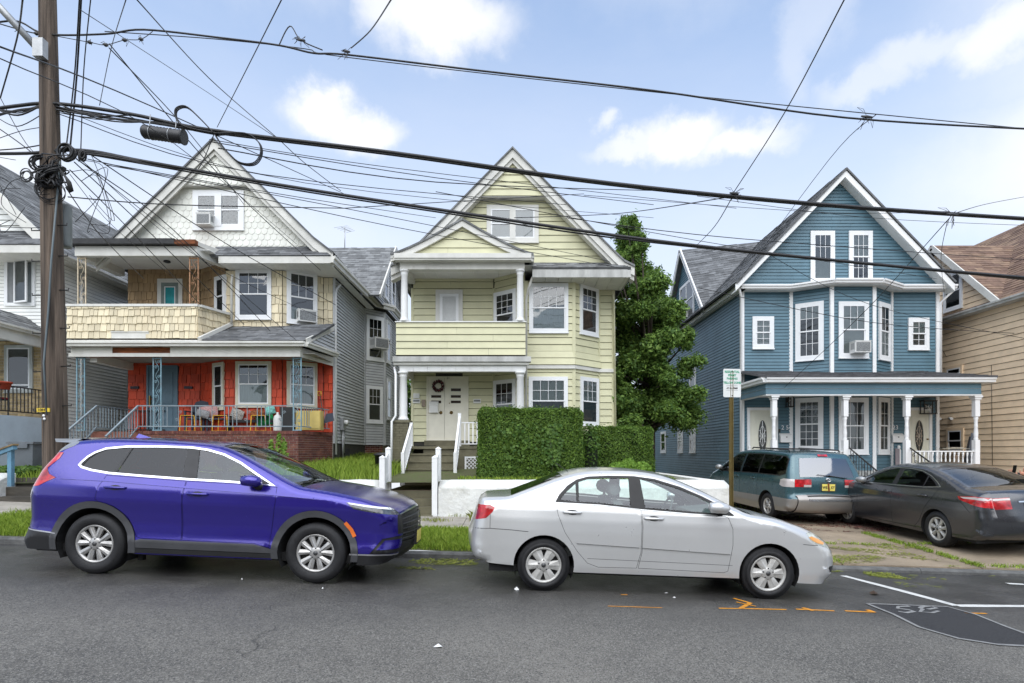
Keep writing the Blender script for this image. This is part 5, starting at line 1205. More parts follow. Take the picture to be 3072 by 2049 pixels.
railing(bh,(xp[0],yf),(xp[1],yf),zr0,zr1,vinyl,.125,kind='turned',top=.07); railing(bh,(xp[2],yf),(xp[3],yf),zr0,zr1,vinyl,.125,kind='turned',top=.07); railing(bh,(xp[0],yf),(xp[0],YU - .1),zr0,zr1,vinyl,.125,kind='turned',top=.07)
for x in (xp[0] - .0,xp[2] + .95):
 m = MB(); m.box(x - .045,x + .045,YU - .2,YU - .11,zP,zr1 + .05); m.lathe([(.0,.16),(.04,.13),(.05,.09),(.03,.05),(.045,.03),(.05,0)],(x,YU - .155,zr1 + .05),12); m.build('newel_post',vinyl,bh)
for i in range(5): m = MB(); m.box(xp[1] + .15,xp[2] - .15,YUP - .27 * (i + 1),YUP - .27 * i,-.2,zP - .17 * (i + 1)); m.build('stair',brick_red if i else concrete,bh)
for x in (xp[1] + .1,xp[2] + .06):
 m = MB(); m.bar((x,yf,PZ(1026,yf)),(x,15.5,.98),.03,.03); m.bar((x,yf,zP + .15),(x,15.5,.22),.02,.02); m.box(x - .015,x + .015,15.48,15.51,.0,1.0); m.build('stair_rail',black_iron,bh)
 za9 = PZ(1026,yf)
 for i in range(1,12):
  t_ = i / 12; y = yf - (yf - 15.5) * t_; a9 = zP + .15 + (.22 - zP - .15) * t_; b9 = za9 + (.98 - za9) * t_
  m = MB(); m.box(x - .007,x + .007,y - .007,y + .007,a9,b9)
  if i % 4 == 2:
   scroll(m,(x,y - .05,a9 + .3),.06,(0,1,0),(0,0,1)); scroll(m,(x,y + .05,a9 + .5),.06,(0,1,0),(0,0,1),flip=-1)
  m.build('baluster',black_iron,bh)
# numbers, mailboxes, lamps
for s,px,py in (('25',1801,982),('23',2054,982)): text_mesh(bh,'2 5' if s == '25' else s,(PX(px,YU),YU - .03,PZ(py,YU)),.20,vinyl,name='house_number')
for px,lab in ((1801,'white letter box left of the bay under the number 25'),(2056,'white letter box right of the bay under the number 23')):
 x = PX(px,YU); z = PZ(1006,YU); t = thing('mailbox',(x,YU - .03,z),lab,'mailbox')
 m = MB(); m.box(x - .19,x + .19,YU - .14,YU - .025,z - .14,z + .10); m.build('box',vinyl,t); m = MB(); m.add([(x - .20,YU - .15,z + .08),(x + .20,YU - .15,z + .08),(x + .20,YU - .025,z + .16),(x - .20,YU - .025,z + .16),(x - .20,YU - .15,z + .06),(x + .20,YU - .15,z + .06),(x + .20,YU - .025,z + .10),(x - .20,YU - .025,z + .10)],[(0,1,2,3),(4,7,6,5),(0,4,5,1),(0,3,7,4),(1,5,6,2)]); m.build('lid',vinyl,t)
 m = MB(); m.box(x - .02,x + .02,YU - .152,YU - .14,z + .02,z + .05); m.build('keyhole',black_iron,t)
x = PX(1792,YU) - .06; z = PZ(989,YU); m = MB(); m.box(x - .03,x + .03,YU - .05,YU - .02,z - .06,z + .06); m.build_thing('doorbell',mat('black_plastic',(.012,.012,.012),.3),(x,YU - .02,z),'black doorbell camera beside the left white door of the blue house','doorbell')
for px,py,w,h,lab in ((1812,920,.16,.40,'slim black wall lantern between the left door and the bay of the blue house'),(2130,935,.40,.42,'large black cage lantern above the right door of the blue house')):
 x = PX(px,YU - .15); z = PZ(py,YU - .15); t = thing('wall_lantern',(x,YU - .02,z),lab,'lantern'); m = MB()
 for sx in (-1,1):
  for sy in (-1,1): m.box(x + sx * w / 2 - .012,x + sx * w / 2 + .012,YU - .17 + sy * .09 - .012,YU - .17 + sy * .09 + .012,z - h / 2,z + h / 2)
 for zz in (-h / 2,h / 2): m.box(x - w / 2 - .02,x + w / 2 + .02,YU - .28,YU - .06,z + zz - .015,z + zz + .015)
 m.box(x - .04,x + .04,YU - .07,YU,z - .05,z + .12); m.build('cage',black_iron,t); m = MB()
 for c in ((-.08,0,.08) if w > .3 else (0,)): m.lathe([(0,0),(.022,.01),(.03,.06),(.018,.12),(0,.14)],(x + c,YU - .17,z - .05),8)
 m.build('bulb',glass('bulb_glass',(.8,.8,.75),.3),t)
m = MB();
ac_unit(tuple(bc((bc.len) * .5 + .12,PZ(813,YUB),.06)),.50,.36,.30,(0,-1,0),'air conditioner in the middle bay window of the blue house')
# ================================================================== BEIGE HOUSE (right edge)
eh = thing('house',(17,20,.4),'beige clapboard house with a brown shingled roof beyond the blue house','house')
XB = 15.3; ZE = 6.2; fs = frame((XB,30,0),(0,-1,0)); U = lambda y: 30 - y
m = MB(); m.box(XB + .01,22,15.2,30,-.5,ZE); m.build('wall',shadow_sheath,eh)
hs = []
for (ya,yb,z0,z1) in ((20.05,19.3,1.6,2.45),(20.1,19.35,4.05,4.6),(20.2,19.35,6.55,7.85),(21.2,20.4,6.55,7.85)):
 h_ = (U(ya),U(yb),z0,z1); hs.append(h_); window(eh,fs,*h_,cw=.08,casing=beige_board if z1 < 5 else wframe,grid=None,low=blind_g if z1 > 7 else None,lowk='slats')
sb = Pieces(eh,'clapboard',beige_board,'clapboards',250); siding(sb,fs,[(0,.2),(14.8,.2),(14.8,ZE),(0,ZE)],.20,t=.024,gap=.012,holes=hs)
tg = [(U(23.3),ZE),(U(17.8),ZE),(U(20.55),8.85)]; siding(sb,fs,tg,.20,t=.024,gap=.012,holes=hs); sb.finish()
m = MB(); m.prism(ccw(tg),fs,-.1,-.004); m.build('side_gable',shadow_sheath,eh)
m = MB(); gutter(m,(XB - .25,30,ZE - .02),(XB - .25,14.9,ZE - .02),.12,.13); m.box(XB - .25,XB + .1,14.9,30,ZE - .03,ZE - .021); m.build('gutter',stained_gutter,eh)
for s in (-1,1): m = MB(); m.bar((XB - .2,20.55,8.98),(XB - .2,20.55 + s * 2.85,6.22),.05,.2); m.build('rake_board',old_trim,eh)
slope_shingles(eh,[(XB - .22,17.7,6.30),(XB + .0,17.7,6.30),(18.1,20.55,9.05),(XB - .22,20.55,9.05)],roof_brown,rowh=.16,wmin=.25,wmax=.6)
plate(eh,[(XB - .22,20.55,9.05),(18.1,20.55,9.05),(XB,23.4,6.3),(XB - .22,23.4,6.3)],.04,roof_brown,'roof')
slope_shingles(eh,[(XB - .2,30,6.27),(XB - .2,14.9,6.27),(19.4,14.9,10.3),(19.4,30,10.3)],roof_brown,rowh=.16,wmin=.25,wmax=.6)
plate(eh,[(19.4,14.9,10.3),(23.5,14.9,6.2),(23.5,30,6.2),(19.4,30,10.3)],.05,roof_brown,'roof')
m = MB(); m.tube([(XB - .02,18.2,5.0 - .6),(XB - .03,18.15,1.2)],.008,4); m.build('cable',cable_m,eh)
for px,lab in ((2160,'smaller white security camera on the beige clapboards, nearest the blue house'),(2186,'larger white security camera on the beige clapboards')):
 y = XB * F_ / (px - CX_); z = PZ(962,y); t = thing('security_camera',(XB,y,z),lab,'camera')
 m = MB(); m.tube([(XB - .02,y,z),(XB - .10,y,z + .02)],.03,8); m.build('mount',plastic_w,t); m = MB(); m.tube([(XB - .06,y + .05,z + .03),(XB - .16,y - .18,z + .0)],.045,10); m.build('body',plastic_w,t)
# ================================================================== WHITE HOUSE (left edge)
wh = thing('house',(-16,17,1.3),'white clapboard house with a tan brick porch wall behind the utility pole','house')
YW = 16.8; XW = -13.3; fr = facade(YW); ZT = 7.2; fs = frame((XW,YW,0),(0,1,0),(1,0,0))
m = MB(); m.box(-20,XW - .01,YW + .012,27,1,ZT); m.build('wall',shadow_sheath,wh)
w1 = (PX(12.7,YW),PX(82.5,YW),PZ(703,YW),PZ(589,YW))
m = MB(); ring(m,fr,*w1,.09,-.02,.06); wp = m.build('window',wframe,wh); m = MB(); wbox(m,fr,w1[0] + .09,w1[1] - .09,w1[2] + .09,w1[3] - .09,.0205,.024); m.build('recess',blind_g,wp)
hh = Vector((w1[0] + .30,YW - .06,0)); m = MB(); f5 = frame((w1[0] + .30,YW - .06,0),(.9,-.28,0)); ring(m,f5,0,.52,w1[2] + .08,w1[3] - .02,.045,-.02,.02); m.build('open_sash',wframe,wp); m = MB(); m.add([f5(.04,w1[2] + .1),f5(.48,w1[2] + .1),f5(.48,w1[3] - .06),f5(.04,w1[3] - .06)],[(0,1,2,3)]); m.build('pane',pane,wp,fixn=False)
w2 = (PX(12.7,YW),PX(77,YW),PZ(900,YW),PZ(793,YW)); window(wh,fr,*w2,cw=.08,casing=mat('grey_frame',(.45,.47,.44),.5),grid=None,mid=.1)
ws = Pieces(wh,'clapboard',white_board,'clapboards',290); siding(ws,fr,[(-20,4.9),(XW - .05,4.9),(XW - .05,ZT),(-20,ZT)],.105,t=.02,gap=.009,holes=[w1],weight=3)
siding(ws,fs,[(.06,1.5),(10,1.5),(10,ZT),(.06,ZT)],.105,t=.02,gap=.009);
m = MB(); wbox(m,fs,0,.09,1.5,ZT,-.03,.03); m.build('corner_board',white_board,wh)
bt = Pieces(wh,'tan_brick',brick_tan,'tan_bricks',250); m = MB(); wbox(m,fr,-16.5,XW,2.6,4.88,-.01,.001); m.build('brick_backing',mortar,wh)
tiles(bt,fr,[(-16.2,2.6),(XW,2.6),(XW,4.88),(-16.2,4.88)],.085,.22,.225,'brick',t=.012,holes=[w2]); bt.finish()
# roof
xr_ = -16.7; ye = 16.3; zr_ = 11.0; slope_shingles(wh,[(-12.95,16.2,7.35),(-12.95,27,7.35),(xr_,27,zr_),(xr_,16.2,zr_)],roof_light,rowh=.15)
m = MB(); m.bar((-13.0,16.2,7.3),(xr_,16.2,zr_ - .05),.05,.28); m.bar((-20.4,16.2,7.3),(xr_,16.2,zr_ - .05),.05,.28); m.build('rake_board',old_trim,wh)
plate(wh,[(xr_,16.2,zr_),(xr_,27,zr_),(-20.5,27,7.35),(-20.5,16.2,7.35)],.05,roof_light,'roof')
siding(ws,facade(16.5),[(-19.9,8.0),(-13.7,8.0),(xr_,10.7)],.16,weight=3); ws.finish(); plate(wh,[(-19.9,16.52,7.4),(-13.3,16.52,7.4),(xr_,16.52,10.7)],.01,shadow_sheath,'gable_wall')
m = MB(); m.box(-20.5,-13.1,15.95,16.0,7.2,7.42); m.box(-20.5,-13.1,16.0,YW,7.2,7.23); m.build('fascia_board',old_trim,wh)
slope_shingles(wh,[(-20.5,15.93,7.43),(-13.1,15.93,7.43),(-13.5,16.5,8.0),(-20.5,16.5,8.0)],roof_grey,rowh=.12)
m = MB(); gutter(m,(-12.98,YW - .8,7.2),(-12.98,27,7.2),.12,.12); m.box(-13.3,-12.98,YW - .6,27,7.18,7.2); m.build('gutter',old_trim,wh)
m = MB(); m.tube([(-13.2,17.5,7.1),(-13.2,17.5,1.5)],.035,8); m.build('downspout',white_trim,wh)
# its porch: eave, iron rail, pale blue base
m = MB(); gutter(m,(-13.6,13.6,4.95),(-13.6,YW,4.95),.12,.12); m.box(-18,-13.6,13.6,YW,4.93,4.95); m.box(-13.75,-13.62,13.8,YW,4.66,4.93); m.build('porch_eave',old_trim,wh)
slope_shingles(wh,[(-13.55,13.6,5.07),(-13.55,YW,5.07),(-14.3,YW,5.6),(-14.3,13.6,5.6)],roof_light)
m = MB(); m.box(-18,-13.62,13.9,YW,.6,2.62); m.build('porch_base',paleblue_wall,wh)
railing(wh,(-13.68,13.95),(-13.68,YW - .05),2.74,3.42,black_iron,.12,scrolls=(.35,))
# ================================================================== vehicles
def in_poly(pts,poly):
 x,y = pts[:,0],pts[:,1]; c = np.zeros(len(pts),bool); n = len(poly)
 for i in range(n):
  x0,y0 = poly[i]; x1,y1 = poly[(i + 1) % n]
  if y0 == y1: continue
  m = ((y0 > y) != (y1 > y)) & (x < (x1 - x0) * (y - y0) / (y1 - y0) + x0); c ^= m
 return c
def seg_dist(pts,poly,closed=True):
 n = len(poly); best = np.full(len(pts),1e9); arg = np.zeros(len(pts))
 for i in range(n if closed else n - 1):
  a = np.array(poly[i][:2]); b = np.array(poly[(i + 1) % n][:2]); ab = b - a; L2 = max(ab @ ab,1e-12)
  t = np.clip(((pts - a) @ ab) / L2,0,1); d = np.linalg.norm(pts - (a + t[:,None] * ab),axis=1); m = d < best; best[m] = d[m]; arg[m] = (i + t)[m]
 return best,arg
def densify(poly,step=.05,closed=True):
 out = []; n = len(poly)
 for i in range(n if closed else n - 1):
  a,b = poly[i],poly[(i + 1) % n]; k = max(1,int(math.hypot(b[0] - a[0],b[1] - a[1]) / step))
  out += [(a[0] + (b[0] - a[0]) * j / k,a[1] + (b[1] - a[1]) * j / k) for j in range(k)]
 if not closed: out.append(poly[-1][:2])
 return out
def catmull(P_,sub=4,closed=False):
 P_ = [np.array(p,float) for p in P_]; out = []; n = len(P_)
 for i in range(n if closed else n - 1):
  p0,p1,p2,p3 = (P_[(i - 1) % n] if closed or i > 0 else P_[0]),P_[i],P_[(i + 1) % n],(P_[(i + 2) % n] if closed or i + 2 < n else P_[-1])
  for j in range(sub):
   t = j / sub; out.append(.5 * ((2 * p1) + (-p0 + p2) * t + (2 * p0 - 5 * p1 + 4 * p2 - p3) * t * t + (-p0 + 3 * p1 - 3 * p2 + p3) * t ** 3))
 if not closed: out.append(P_[-1])
 return [tuple(p) for p in out]
def shrink(poly,g):
 poly = ccw(list(poly)); n = len(poly); out = []
 for i in range(n):
  a,b,c = np.array(poly[i - 1]),np.array(poly[i]),np.array(poly[(i + 1) % n]); e1,e2 = b - a,c - b
  n1 = np.array([-e1[1],e1[0]]) / (np.linalg.norm(e1) + 1e-9); n2 = np.array([-e2[1],e2[0]]) / (np.linalg.norm(e2) + 1e-9); m = n1 + n2; m /= max(np.linalg.norm(m),.3)
  out.append(tuple(b + m * g / max(.4,m @ n1)))
 return out
def arc(cx,cz,r,a0,a1,n=20): return [(cx + r * math.cos(math.radians(a0 + (a1 - a0) * i / n)),cz + r * math.sin(math.radians(a0 + (a1 - a0) * i / n))) for i in range(n + 1)]
def wide(path,w):
 path = [np.array(p[:2],float) for p in path]; L_,R_ = [],[]
 for i,p in enumerate(path):
  t = path[min(i + 1,len(path) - 1)] - path[max(i - 1,0)]; t /= np.linalg.norm(t) + 1e-9; n = np.array([-t[1],t[0]]) * w / 2; L_.append(tuple(p + n)); R_.append(tuple(p - n))
 return L_ + R_[::-1]
class Car:
 def __init__(s,root,chain,prof,bottom,plan=None):
  s.root = root; c = catmull(chain,4); s.ch = c; s.c2 = [(p[0],p[1]) for p in c]; s.prof = np.array(prof); s.plan = plan
  s.r = np.array([p[2] for p in c]); s.cr = np.array([p[3] for p in c])
  s.outline = s.c2 + list(bottom)     # closed side polygon
  a = np.array(s.c2); s.S = np.concatenate([[0],np.cumsum(np.linalg.norm(np.diff(a,axis=0),axis=1))]); s.a = a
  # sample cloud
  xs,zs = np.arange(a[:,0].min(),a[:,0].max(),.065),np.arange(.15,a[:,1].max(),.065); g = np.array([(x + (j % 2) * .03,z) for j,z in enumerate(zs) for x in xs])
  ex = [g]
  for i in range(len(a)):
   t = a[min(i + 1,len(a) - 1)] - a[max(i - 1,0)]; t = t / (np.linalg.norm(t) + 1e-9); n = np.array([t[1],-t[0]])
   for f in (.02,.07,.16,.3,.5,.75,1): ex.append((a[i] + n * f * s.r[i])[None])
  g = np.vstack(ex); s.cloud = g[in_poly(g,s.outline)]
 def W(s,p):
  p = np.asarray(p,float).reshape(-1,2); d,arg = seg_dist(p,s.c2,False); d = np.where(in_poly(p,s.outline) | (d > .03) | (p[:,1] < s.outline[0][1] + .03),d,-d)
  i = np.clip(arg,0,len(s.r) - 1); r = np.interp(i,np.arange(len(s.r)),s.r); q = np.clip((r - d) / r,0,.9995)
  w = np.interp(p[:,1],s.prof[:,0],s.prof[:,1]) - r * (1 - np.sqrt(1 - q * q))
  if s.plan: w = w - s.plan[0] * np.clip(p[:,0] - s.plan[1],0,9) ** 2 - s.plan[2] * np.clip(s.plan[3] - p[:,0],0,9) ** 2
  return w
 def E(s,k):
  p = np.interp(k,s.S,s.a[:,0]),np.interp(k,s.S,s.a[:,1]); return s.W([p])[0]
 def side(s,name,m,polys,holes=(),inset=0.0,gap=0.0,parent=None,sides=(-1,1),label=None):
  parent = parent or s.root; made = None
  polys = [shrink(q,gap) if gap else list(q) for q in polys]
  V,Ed = [],[]
  for q in polys + list(holes) + [s.outline]:
   q = densify(q,.035); b = len(V); V += q; Ed += [(b + i,b + (i + 1) % len(q)) for i in range(len(q))]
  ins = np.zeros(len(s.cloud),bool)
  for q in polys: ins |= in_poly(s.cloud,q)
  for q in holes: ins &= ~in_poly(s.cloud,q)
  cl = s.cloud[ins]
  for q in polys + list(holes):
   if len(cl): cl = cl[seg_dist(cl,q)[0] > .006]
  V2 = [Vector(v) for v in V] + [Vector(v) for v in cl]
  r = geometry.delaunay_2d_cdt(V2,Ed,[],0,1e-5); vs = np.array([tuple(v) for v in r[0]]); F = np.array([list(f) for f in r[2] if len(f) == 3])
  c = vs[F].mean(axis=1); k = np.zeros(len(F),bool)
  for q in polys: k |= in_poly(c,q)
  for q in holes: k &= ~in_poly(c,q)
  k &= in_poly(c,s.outline); F = F[k]
  if not len(F): return None
  w = s.W(vs) - inset; e = .004; wx = (s.W(vs + [e,0]) - s.W(vs - [e,0])) / (2 * e); wz = (s.W(vs + [0,e]) - s.W(vs - [0,e])) / (2 * e)
  used = np.unique(F); remap = -np.ones(len(vs),int); remap[used] = np.arange(len(used)); F = remap[F]; vs,w,wx,wz = vs[used],w[used],wx[used],wz[used]
  for sd in sides:
   n = np.stack([-wx,np.full(len(w),float(sd)),-wz],1); n /= np.linalg.norm(n,axis=1)[:,None]
   me = bpy.data.meshes.new(name); me.from_pydata([(x,sd * y,z) for (x,z),y in zip(vs,w)],[],[tuple(int(i) for i in (f if sd < 0 else f[::-1])) for f in F])
   me.materials.append(m); me.polygons.foreach_set('use_smooth',[True] * len(F)); me.update(); me.normals_split_custom_set_from_vertices([tuple(q) for q in n])
   o = bpy.data.objects.new(name,me); COL.objects.link(o); o.parent = parent
   if label: o['label'] = label
  return o
 def pos(s,k,t,inset=0.0,y=None):
  x,z = np.interp(k,s.S,s.a[:,0]),np.interp(k,s.S,s.a[:,1]); i = np.interp(k,s.S,np.arange(len(s.S))); cr = np.interp(i,np.arange(len(s.cr)),s.cr)
  e = .03; tx = np.interp(k + e,s.S,s.a[:,0]) - np.interp(k - e,s.S,s.a[:,0]); tz = np.interp(k + e,s.S,s.a[:,1]) - np.interp(k - e,s.S,s.a[:,1]); L_ = math.hypot(tx,tz) + 1e-9
  nx,nz = -tz / L_,tx / L_; E_ = s.E(k)
  if y is not None: t = y / E_
  c = cr * (1 - abs(t) ** 2.2) - inset; return Vector((x + nx * c,t * E_,z + nz * c))
 def band(s,name,m,s0,s1,t0=-1.0,t1=1.0,inset=0.0,nt=14,step=.05,parent=None,tf=None,label=None,hole=None):
  """strip of the body over the top; t0/t1 as fractions of the half width (or functions of s)"""
  n = max(1,int((s1 - s0) / step)); V,Fc = [],[]
  ks = [s0 + (s1 - s0) * i / n for i in range(n + 1)]
  for k in ks:
   a = t0(k) if callable(t0) else t0; b = t1(k) if callable(t1) else t1
   for j in range(nt + 1): V.append(s.pos(k,a + (b - a) * j / nt,inset))
  for i in range(n):
   for j in range(nt):
    q = i * (nt + 1) + j; Fc.append((q,q + nt + 1,q + nt + 2,q + 1))
  me = bpy.data.meshes.new(name); me.from_pydata([tuple(v) for v in V],[],Fc); me.materials.append(m); me.polygons.foreach_set('use_smooth',[True] * len(Fc)); me.update()
  if len(Fc) and me.polygons[len(Fc) // 2].normal.dot(Vector(V[len(V) // 2]) - Vector((1.3,0,.7))) < 0: me.flip_normals()
  o = bpy.data.objects.new(name,me); COL.objects.link(o); o.parent = parent or s.root
  if label: o['label'] = label
  return o
 def sz(s,z,front):
  """arc position where the silhouette passes height z on the front or rear end"""
  a = s.a; it = range(len(a) - 1,0,-1) if front else range(len(a) - 1)
  for i in it:
   j = i - 1 if front else i + 1
   if (a[i][1] - z) * (a[j][1] - z) <= 0 and a[i][1] != a[j][1]:
    t = (z - a[i][1]) / (a[j][1] - a[i][1]); return s.S[i] + (s.S[j] - s.S[i]) * t
 def sx(s,x):
  """arc position on the top where the silhouette passes x"""
  a = s.a; best = None
  for i in range(len(a) - 1):
   if (a[i][0] - x) * (a[i + 1][0] - x) <= 0 and a[i + 1][0] > a[i][0]:
    t = (x - a[i][0]) / (a[i + 1][0] - a[i][0]); k = s.S[i] + (s.S[i + 1] - s.S[i]) * t
    if best is None or a[i][1] > best[1]: best = (k,a[i][1])
  return best[0]
 def on(s,x,z,sd=-1,off=0.0): return Vector((x,sd * (s.W([(x,z)])[0] + off),z))
tyre_me = {}
def wheel(root,x,y,z,R,rw,rimr,style,mr,out,name='wheel',dark=None):
 """wheel at hub centre; out=+1/-1 the outer side along y"""
 key = (R,rimr,style,out)
 w = bpy.data.objects.new(name,None); COL.objects.link(w); w.parent = root; w.location = (x,y,z); ORG[w.name] = Vector()
 if key not in tyre_me:
  t = MB(); h = rw / 2
  t.lathe([(rimr - .012,-h * .75 * out),(rimr + .01,-h * .9 * out),(R - .04,-h * out),(R - .012,-h * .86 * out),(R,-h * .6 * out),(R + .001,0),(R,h * .6 * out),(R - .006,h * .74 * out),(R - .014,h * .86 * out),(R - .05,h * 1.0 * out),((R + rimr) / 2,h * 1.05 * out),(rimr + .012,h * .93 * out),(rimr - .004,h * .80 * out),(rimr - .012,h * .4 * out)],(0,0,0),48,'y')
  for k in range(4): pass
  r = MB(); o = h * .80 * out
  r.lathe([(rimr - .012,-h * .6 * out),(rimr - .02,h * .5 * out),(rimr - .004,o),(rimr - .012,o + .004 * out),(rimr - .03,o - .006 * out),(rimr - .035,o - .03 * out)],(0,0,0),48,'y')
  b = MB(); b.lathe([(0,o - .075 * out),(rimr - .02,o - .07 * out)],(0,0,0),40,'y')
  for k in range(12): th = k * math.pi / 6; b.lathe([(0,o - .060 * out),(.018,o - .062 * out),(.02,o - .074 * out)],(rimr * .62 * math.cos(th),0,rimr * .62 * math.sin(th)),8,'y')
  s = MB()
  def spoke(th,w0,w1,r0,r1,y0,y1,tw=0.0):
   c,sn = math.cos(th),math.sin(th); c2,s2 = math.cos(th + tw),math.sin(th + tw)
   def pt(rr,ww,yy,C,S): return (rr * C - ww * S,yy,rr * S + ww * C)
   a = [pt(r0,-w0,y0 - .012 * out,c,sn),pt(r0,0,y0 + .004 * out,c,sn),pt(r0,w0,y0 - .012 * out,c,sn),pt(r1,-w1,y1 - .010 * out,c2,s2),pt(r1,0,y1 + .002 * out,c2,s2),pt(r1,w1,y1 - .010 * out,c2,s2),
                 pt(r0,-w0,y0 - .05 * out,c,sn),pt(r0,w0,y0 - .05 * out,c,sn),pt(r1,-w1,y1 - .04 * out,c2,s2),pt(r1,w1,y1 - .04 * out,c2,s2)]
   s.add(a,[(0,1,4,3),(1,2,5,4),(6,8,3,0)[::-1] if 0 else (0,3,8,6),(2,7,9,5)])
  nsp = {'twin5': 10,'six': 6,'seven': 7,'five': 5}[style]
  if style == 'twin5':
   for k in range(5):
    th = math.pi / 2 + k * 2 * math.pi / 5
    for q in (-1,1): spoke(th + q * .10,.024,.036,.05,rimr - .02,o - .006 * out,o - .004 * out,q * .21)
  else:
   for k in range(nsp):
    wd = {'six': .052,'seven': .030,'five': .030}[style]; spoke(math.pi / 2 + (k + .5) * 2 * math.pi / nsp,wd * .75,wd * 1.25,.05,rimr - .018,o - .004 * out,o - .010 * out)
  s.lathe([(.0,o + .002 * out),(.06,o + .0 * out),(.078,o - .012 * out),(.08,o - .04 * out)],(0,0,0),24,'y')
  lg = MB()
  for k in range(5):
   th = math.pi / 2 + k * 2 * math.pi / 5; lg.lathe([(0,o + .001 * out),(.009,o + .001 * out),(.011,o - .002 * out),(.011,o - .01 * out)],(.058 * math.cos(th),0,.058 * math.sin(th)),8,'y')
  lg.lathe([(0,o + .008 * out),(.026,o + .006 * out),(.028,o)],(0,0,0),16,'y')
  tyre_me[key] = (t.mesh('tyre',rubber),r.mesh('rim',mr),b.mesh('brake_plate',dark or mat('wheel_dark',(.03,.028,.027),.6,var=.3,vscale=12)),s.mesh('spokes',mr),lg.mesh('lug_nuts',dark if style == 'x' else mat('lug',(.10,.10,.10),.4,metal=.5)))
 for nm,me in zip(('tyre','rim','brake_plate','spokes','lug_nuts'),tyre_me[key]):
  o = bpy.data.objects.new(nm,me); COL.objects.link(o); o.parent = w
 return w
def wheels(root,xs,zs,R,rw,rimr,style,mr,yo):
 """four wheels; yo = outer face half track"""
 for x,z in zip(xs,zs):
  for sd in (-1,1): wheel(root,x,sd * (yo - rw / 2 * 1.05),z,R,rw,rimr,style,mr,sd)
def wells(car,xs,zs,R,m,ym,root):
 q = MB()
 for x,z in zip(xs,zs):
  for sd in (-1,1):
   a = arc(x,z,R,-25,205,18)
   for i in range(18): (x0,z0),(x1,z1) = a[i],a[i + 1]; q.add([(x0,sd * .40,z0),(x1,sd * .40,z1),(x1,sd * (car.W([(x1,z1)])[0] - .008),z1),(x0,sd * (car.W([(x0,z0)])[0] - .008),z0)],[(0,1,2,3)],True)
   q.add([(p[0],sd * .40,p[1]) for p in a],[tuple(range(19))])
 q.build('wheel_arch_liner',m,root)
interior_m = mat('car_interior',(.20,.215,.21),.8,var=.08); interior_d = mat('car_interior_dark',(.03,.03,.032),.8,var=.1)
under_m = mat('car_underbody',(.012,.012,.012),.8)
def seats(root,rows,zf,m,w=.50,h=.62,ys=(-.38,.38)):
 for x,z0,bench in rows:
  for y in ((0,) if bench else ys):
   q = MB(); ww = 1.25 if bench else w
   prof = [(x - .10,z0 + .14),(x + .42,z0 + .20),(x + .45,z0 + .08),(x - .05,z0)]; back = [(x - .06,z0 + .1),(x + .08,z0 + .14),(x - .10,z0 + h),(x - .20,z0 + h - .02)]
   for pr in (prof,back):
    k = len(pr); vs = []
    for sgn,sc in ((-1,1),(1,1)): vs += [(a,y + sgn * ww / 2,b) for a,b in pr]
    q.add(vs,[tuple(range(k)),tuple(range(k,2 * k))[::-1]] + [(i,(i + 1) % k,k + (i + 1) % k,k + i) for i in range(k)])
   st = q.build('seat',m,root)
   hd = MB()
   for yy in ((-.36,.36) if bench else (y,)):
    hd.tube([(x - .165,yy - .13,z0 + h + .12),(x - .17,yy - .06,z0 + h + .13),(x - .17,yy + .06,z0 + h + .13),(x - .165,yy + .13,z0 + h + .12)],[.06,.09,.09,.06],10); hd.box(x - .16,x - .14,yy - .05,yy + .05,z0 + h - .03,z0 + h + .08)
   o = hd.build('headrest',m,None); o.parent = st
def plate_obj(root,loc,rotz,text,label=None,w=.305,h=.155):
 y_ = mat('plate_yellow',srgb('#e8d66a'),.5,var=.1)
 e = bpy.data.objects.new('number_plate',None); COL.objects.link(e); e.parent = root; e.location = loc; e.rotation_euler = (0,0,rotz); ORG[e.name] = Vector()
 m = MB(); m.box(-w / 2,w / 2,-.004,.004,-h / 2,h / 2); p = m.build('plate',y_,None); p.parent = e
 if text: text_mesh(e,text,(0,-.006,-.004),.095,mat('plate_ink',(.02,.02,.025),.5),name='characters',xs=.78,local=True,ext=.001,bold=.002)
 return e
def car_root(name,near_pt,far_pt,halftrack,label):
 """near_pt rear contact, far_pt front contact of the near-side wheels; car centre lies halftrack to the left of that line"""
 a,b = Vector(near_pt),Vector(far_pt); d = (b - a).normalized(); lat = Vector((-d.y,d.x,0)).normalized(); slope = -.022
 up = Vector((0,0,1)); yv = (lat + up * 0); zv = d.cross(yv).normalized(); yv = zv.cross(d).normalized()
 R = Matrix((d,yv,zv)).transposed(); o = a + yv * halftrack
 t = bpy.data.objects.new(name,None); COL.objects.link(t); t.location = o; t.rotation_euler = R.to_euler(); t.empty_display_size = .3; ORG[t.name] = Vector()
 return tag(t,label,'car')
def hrange(car,pts): return pts
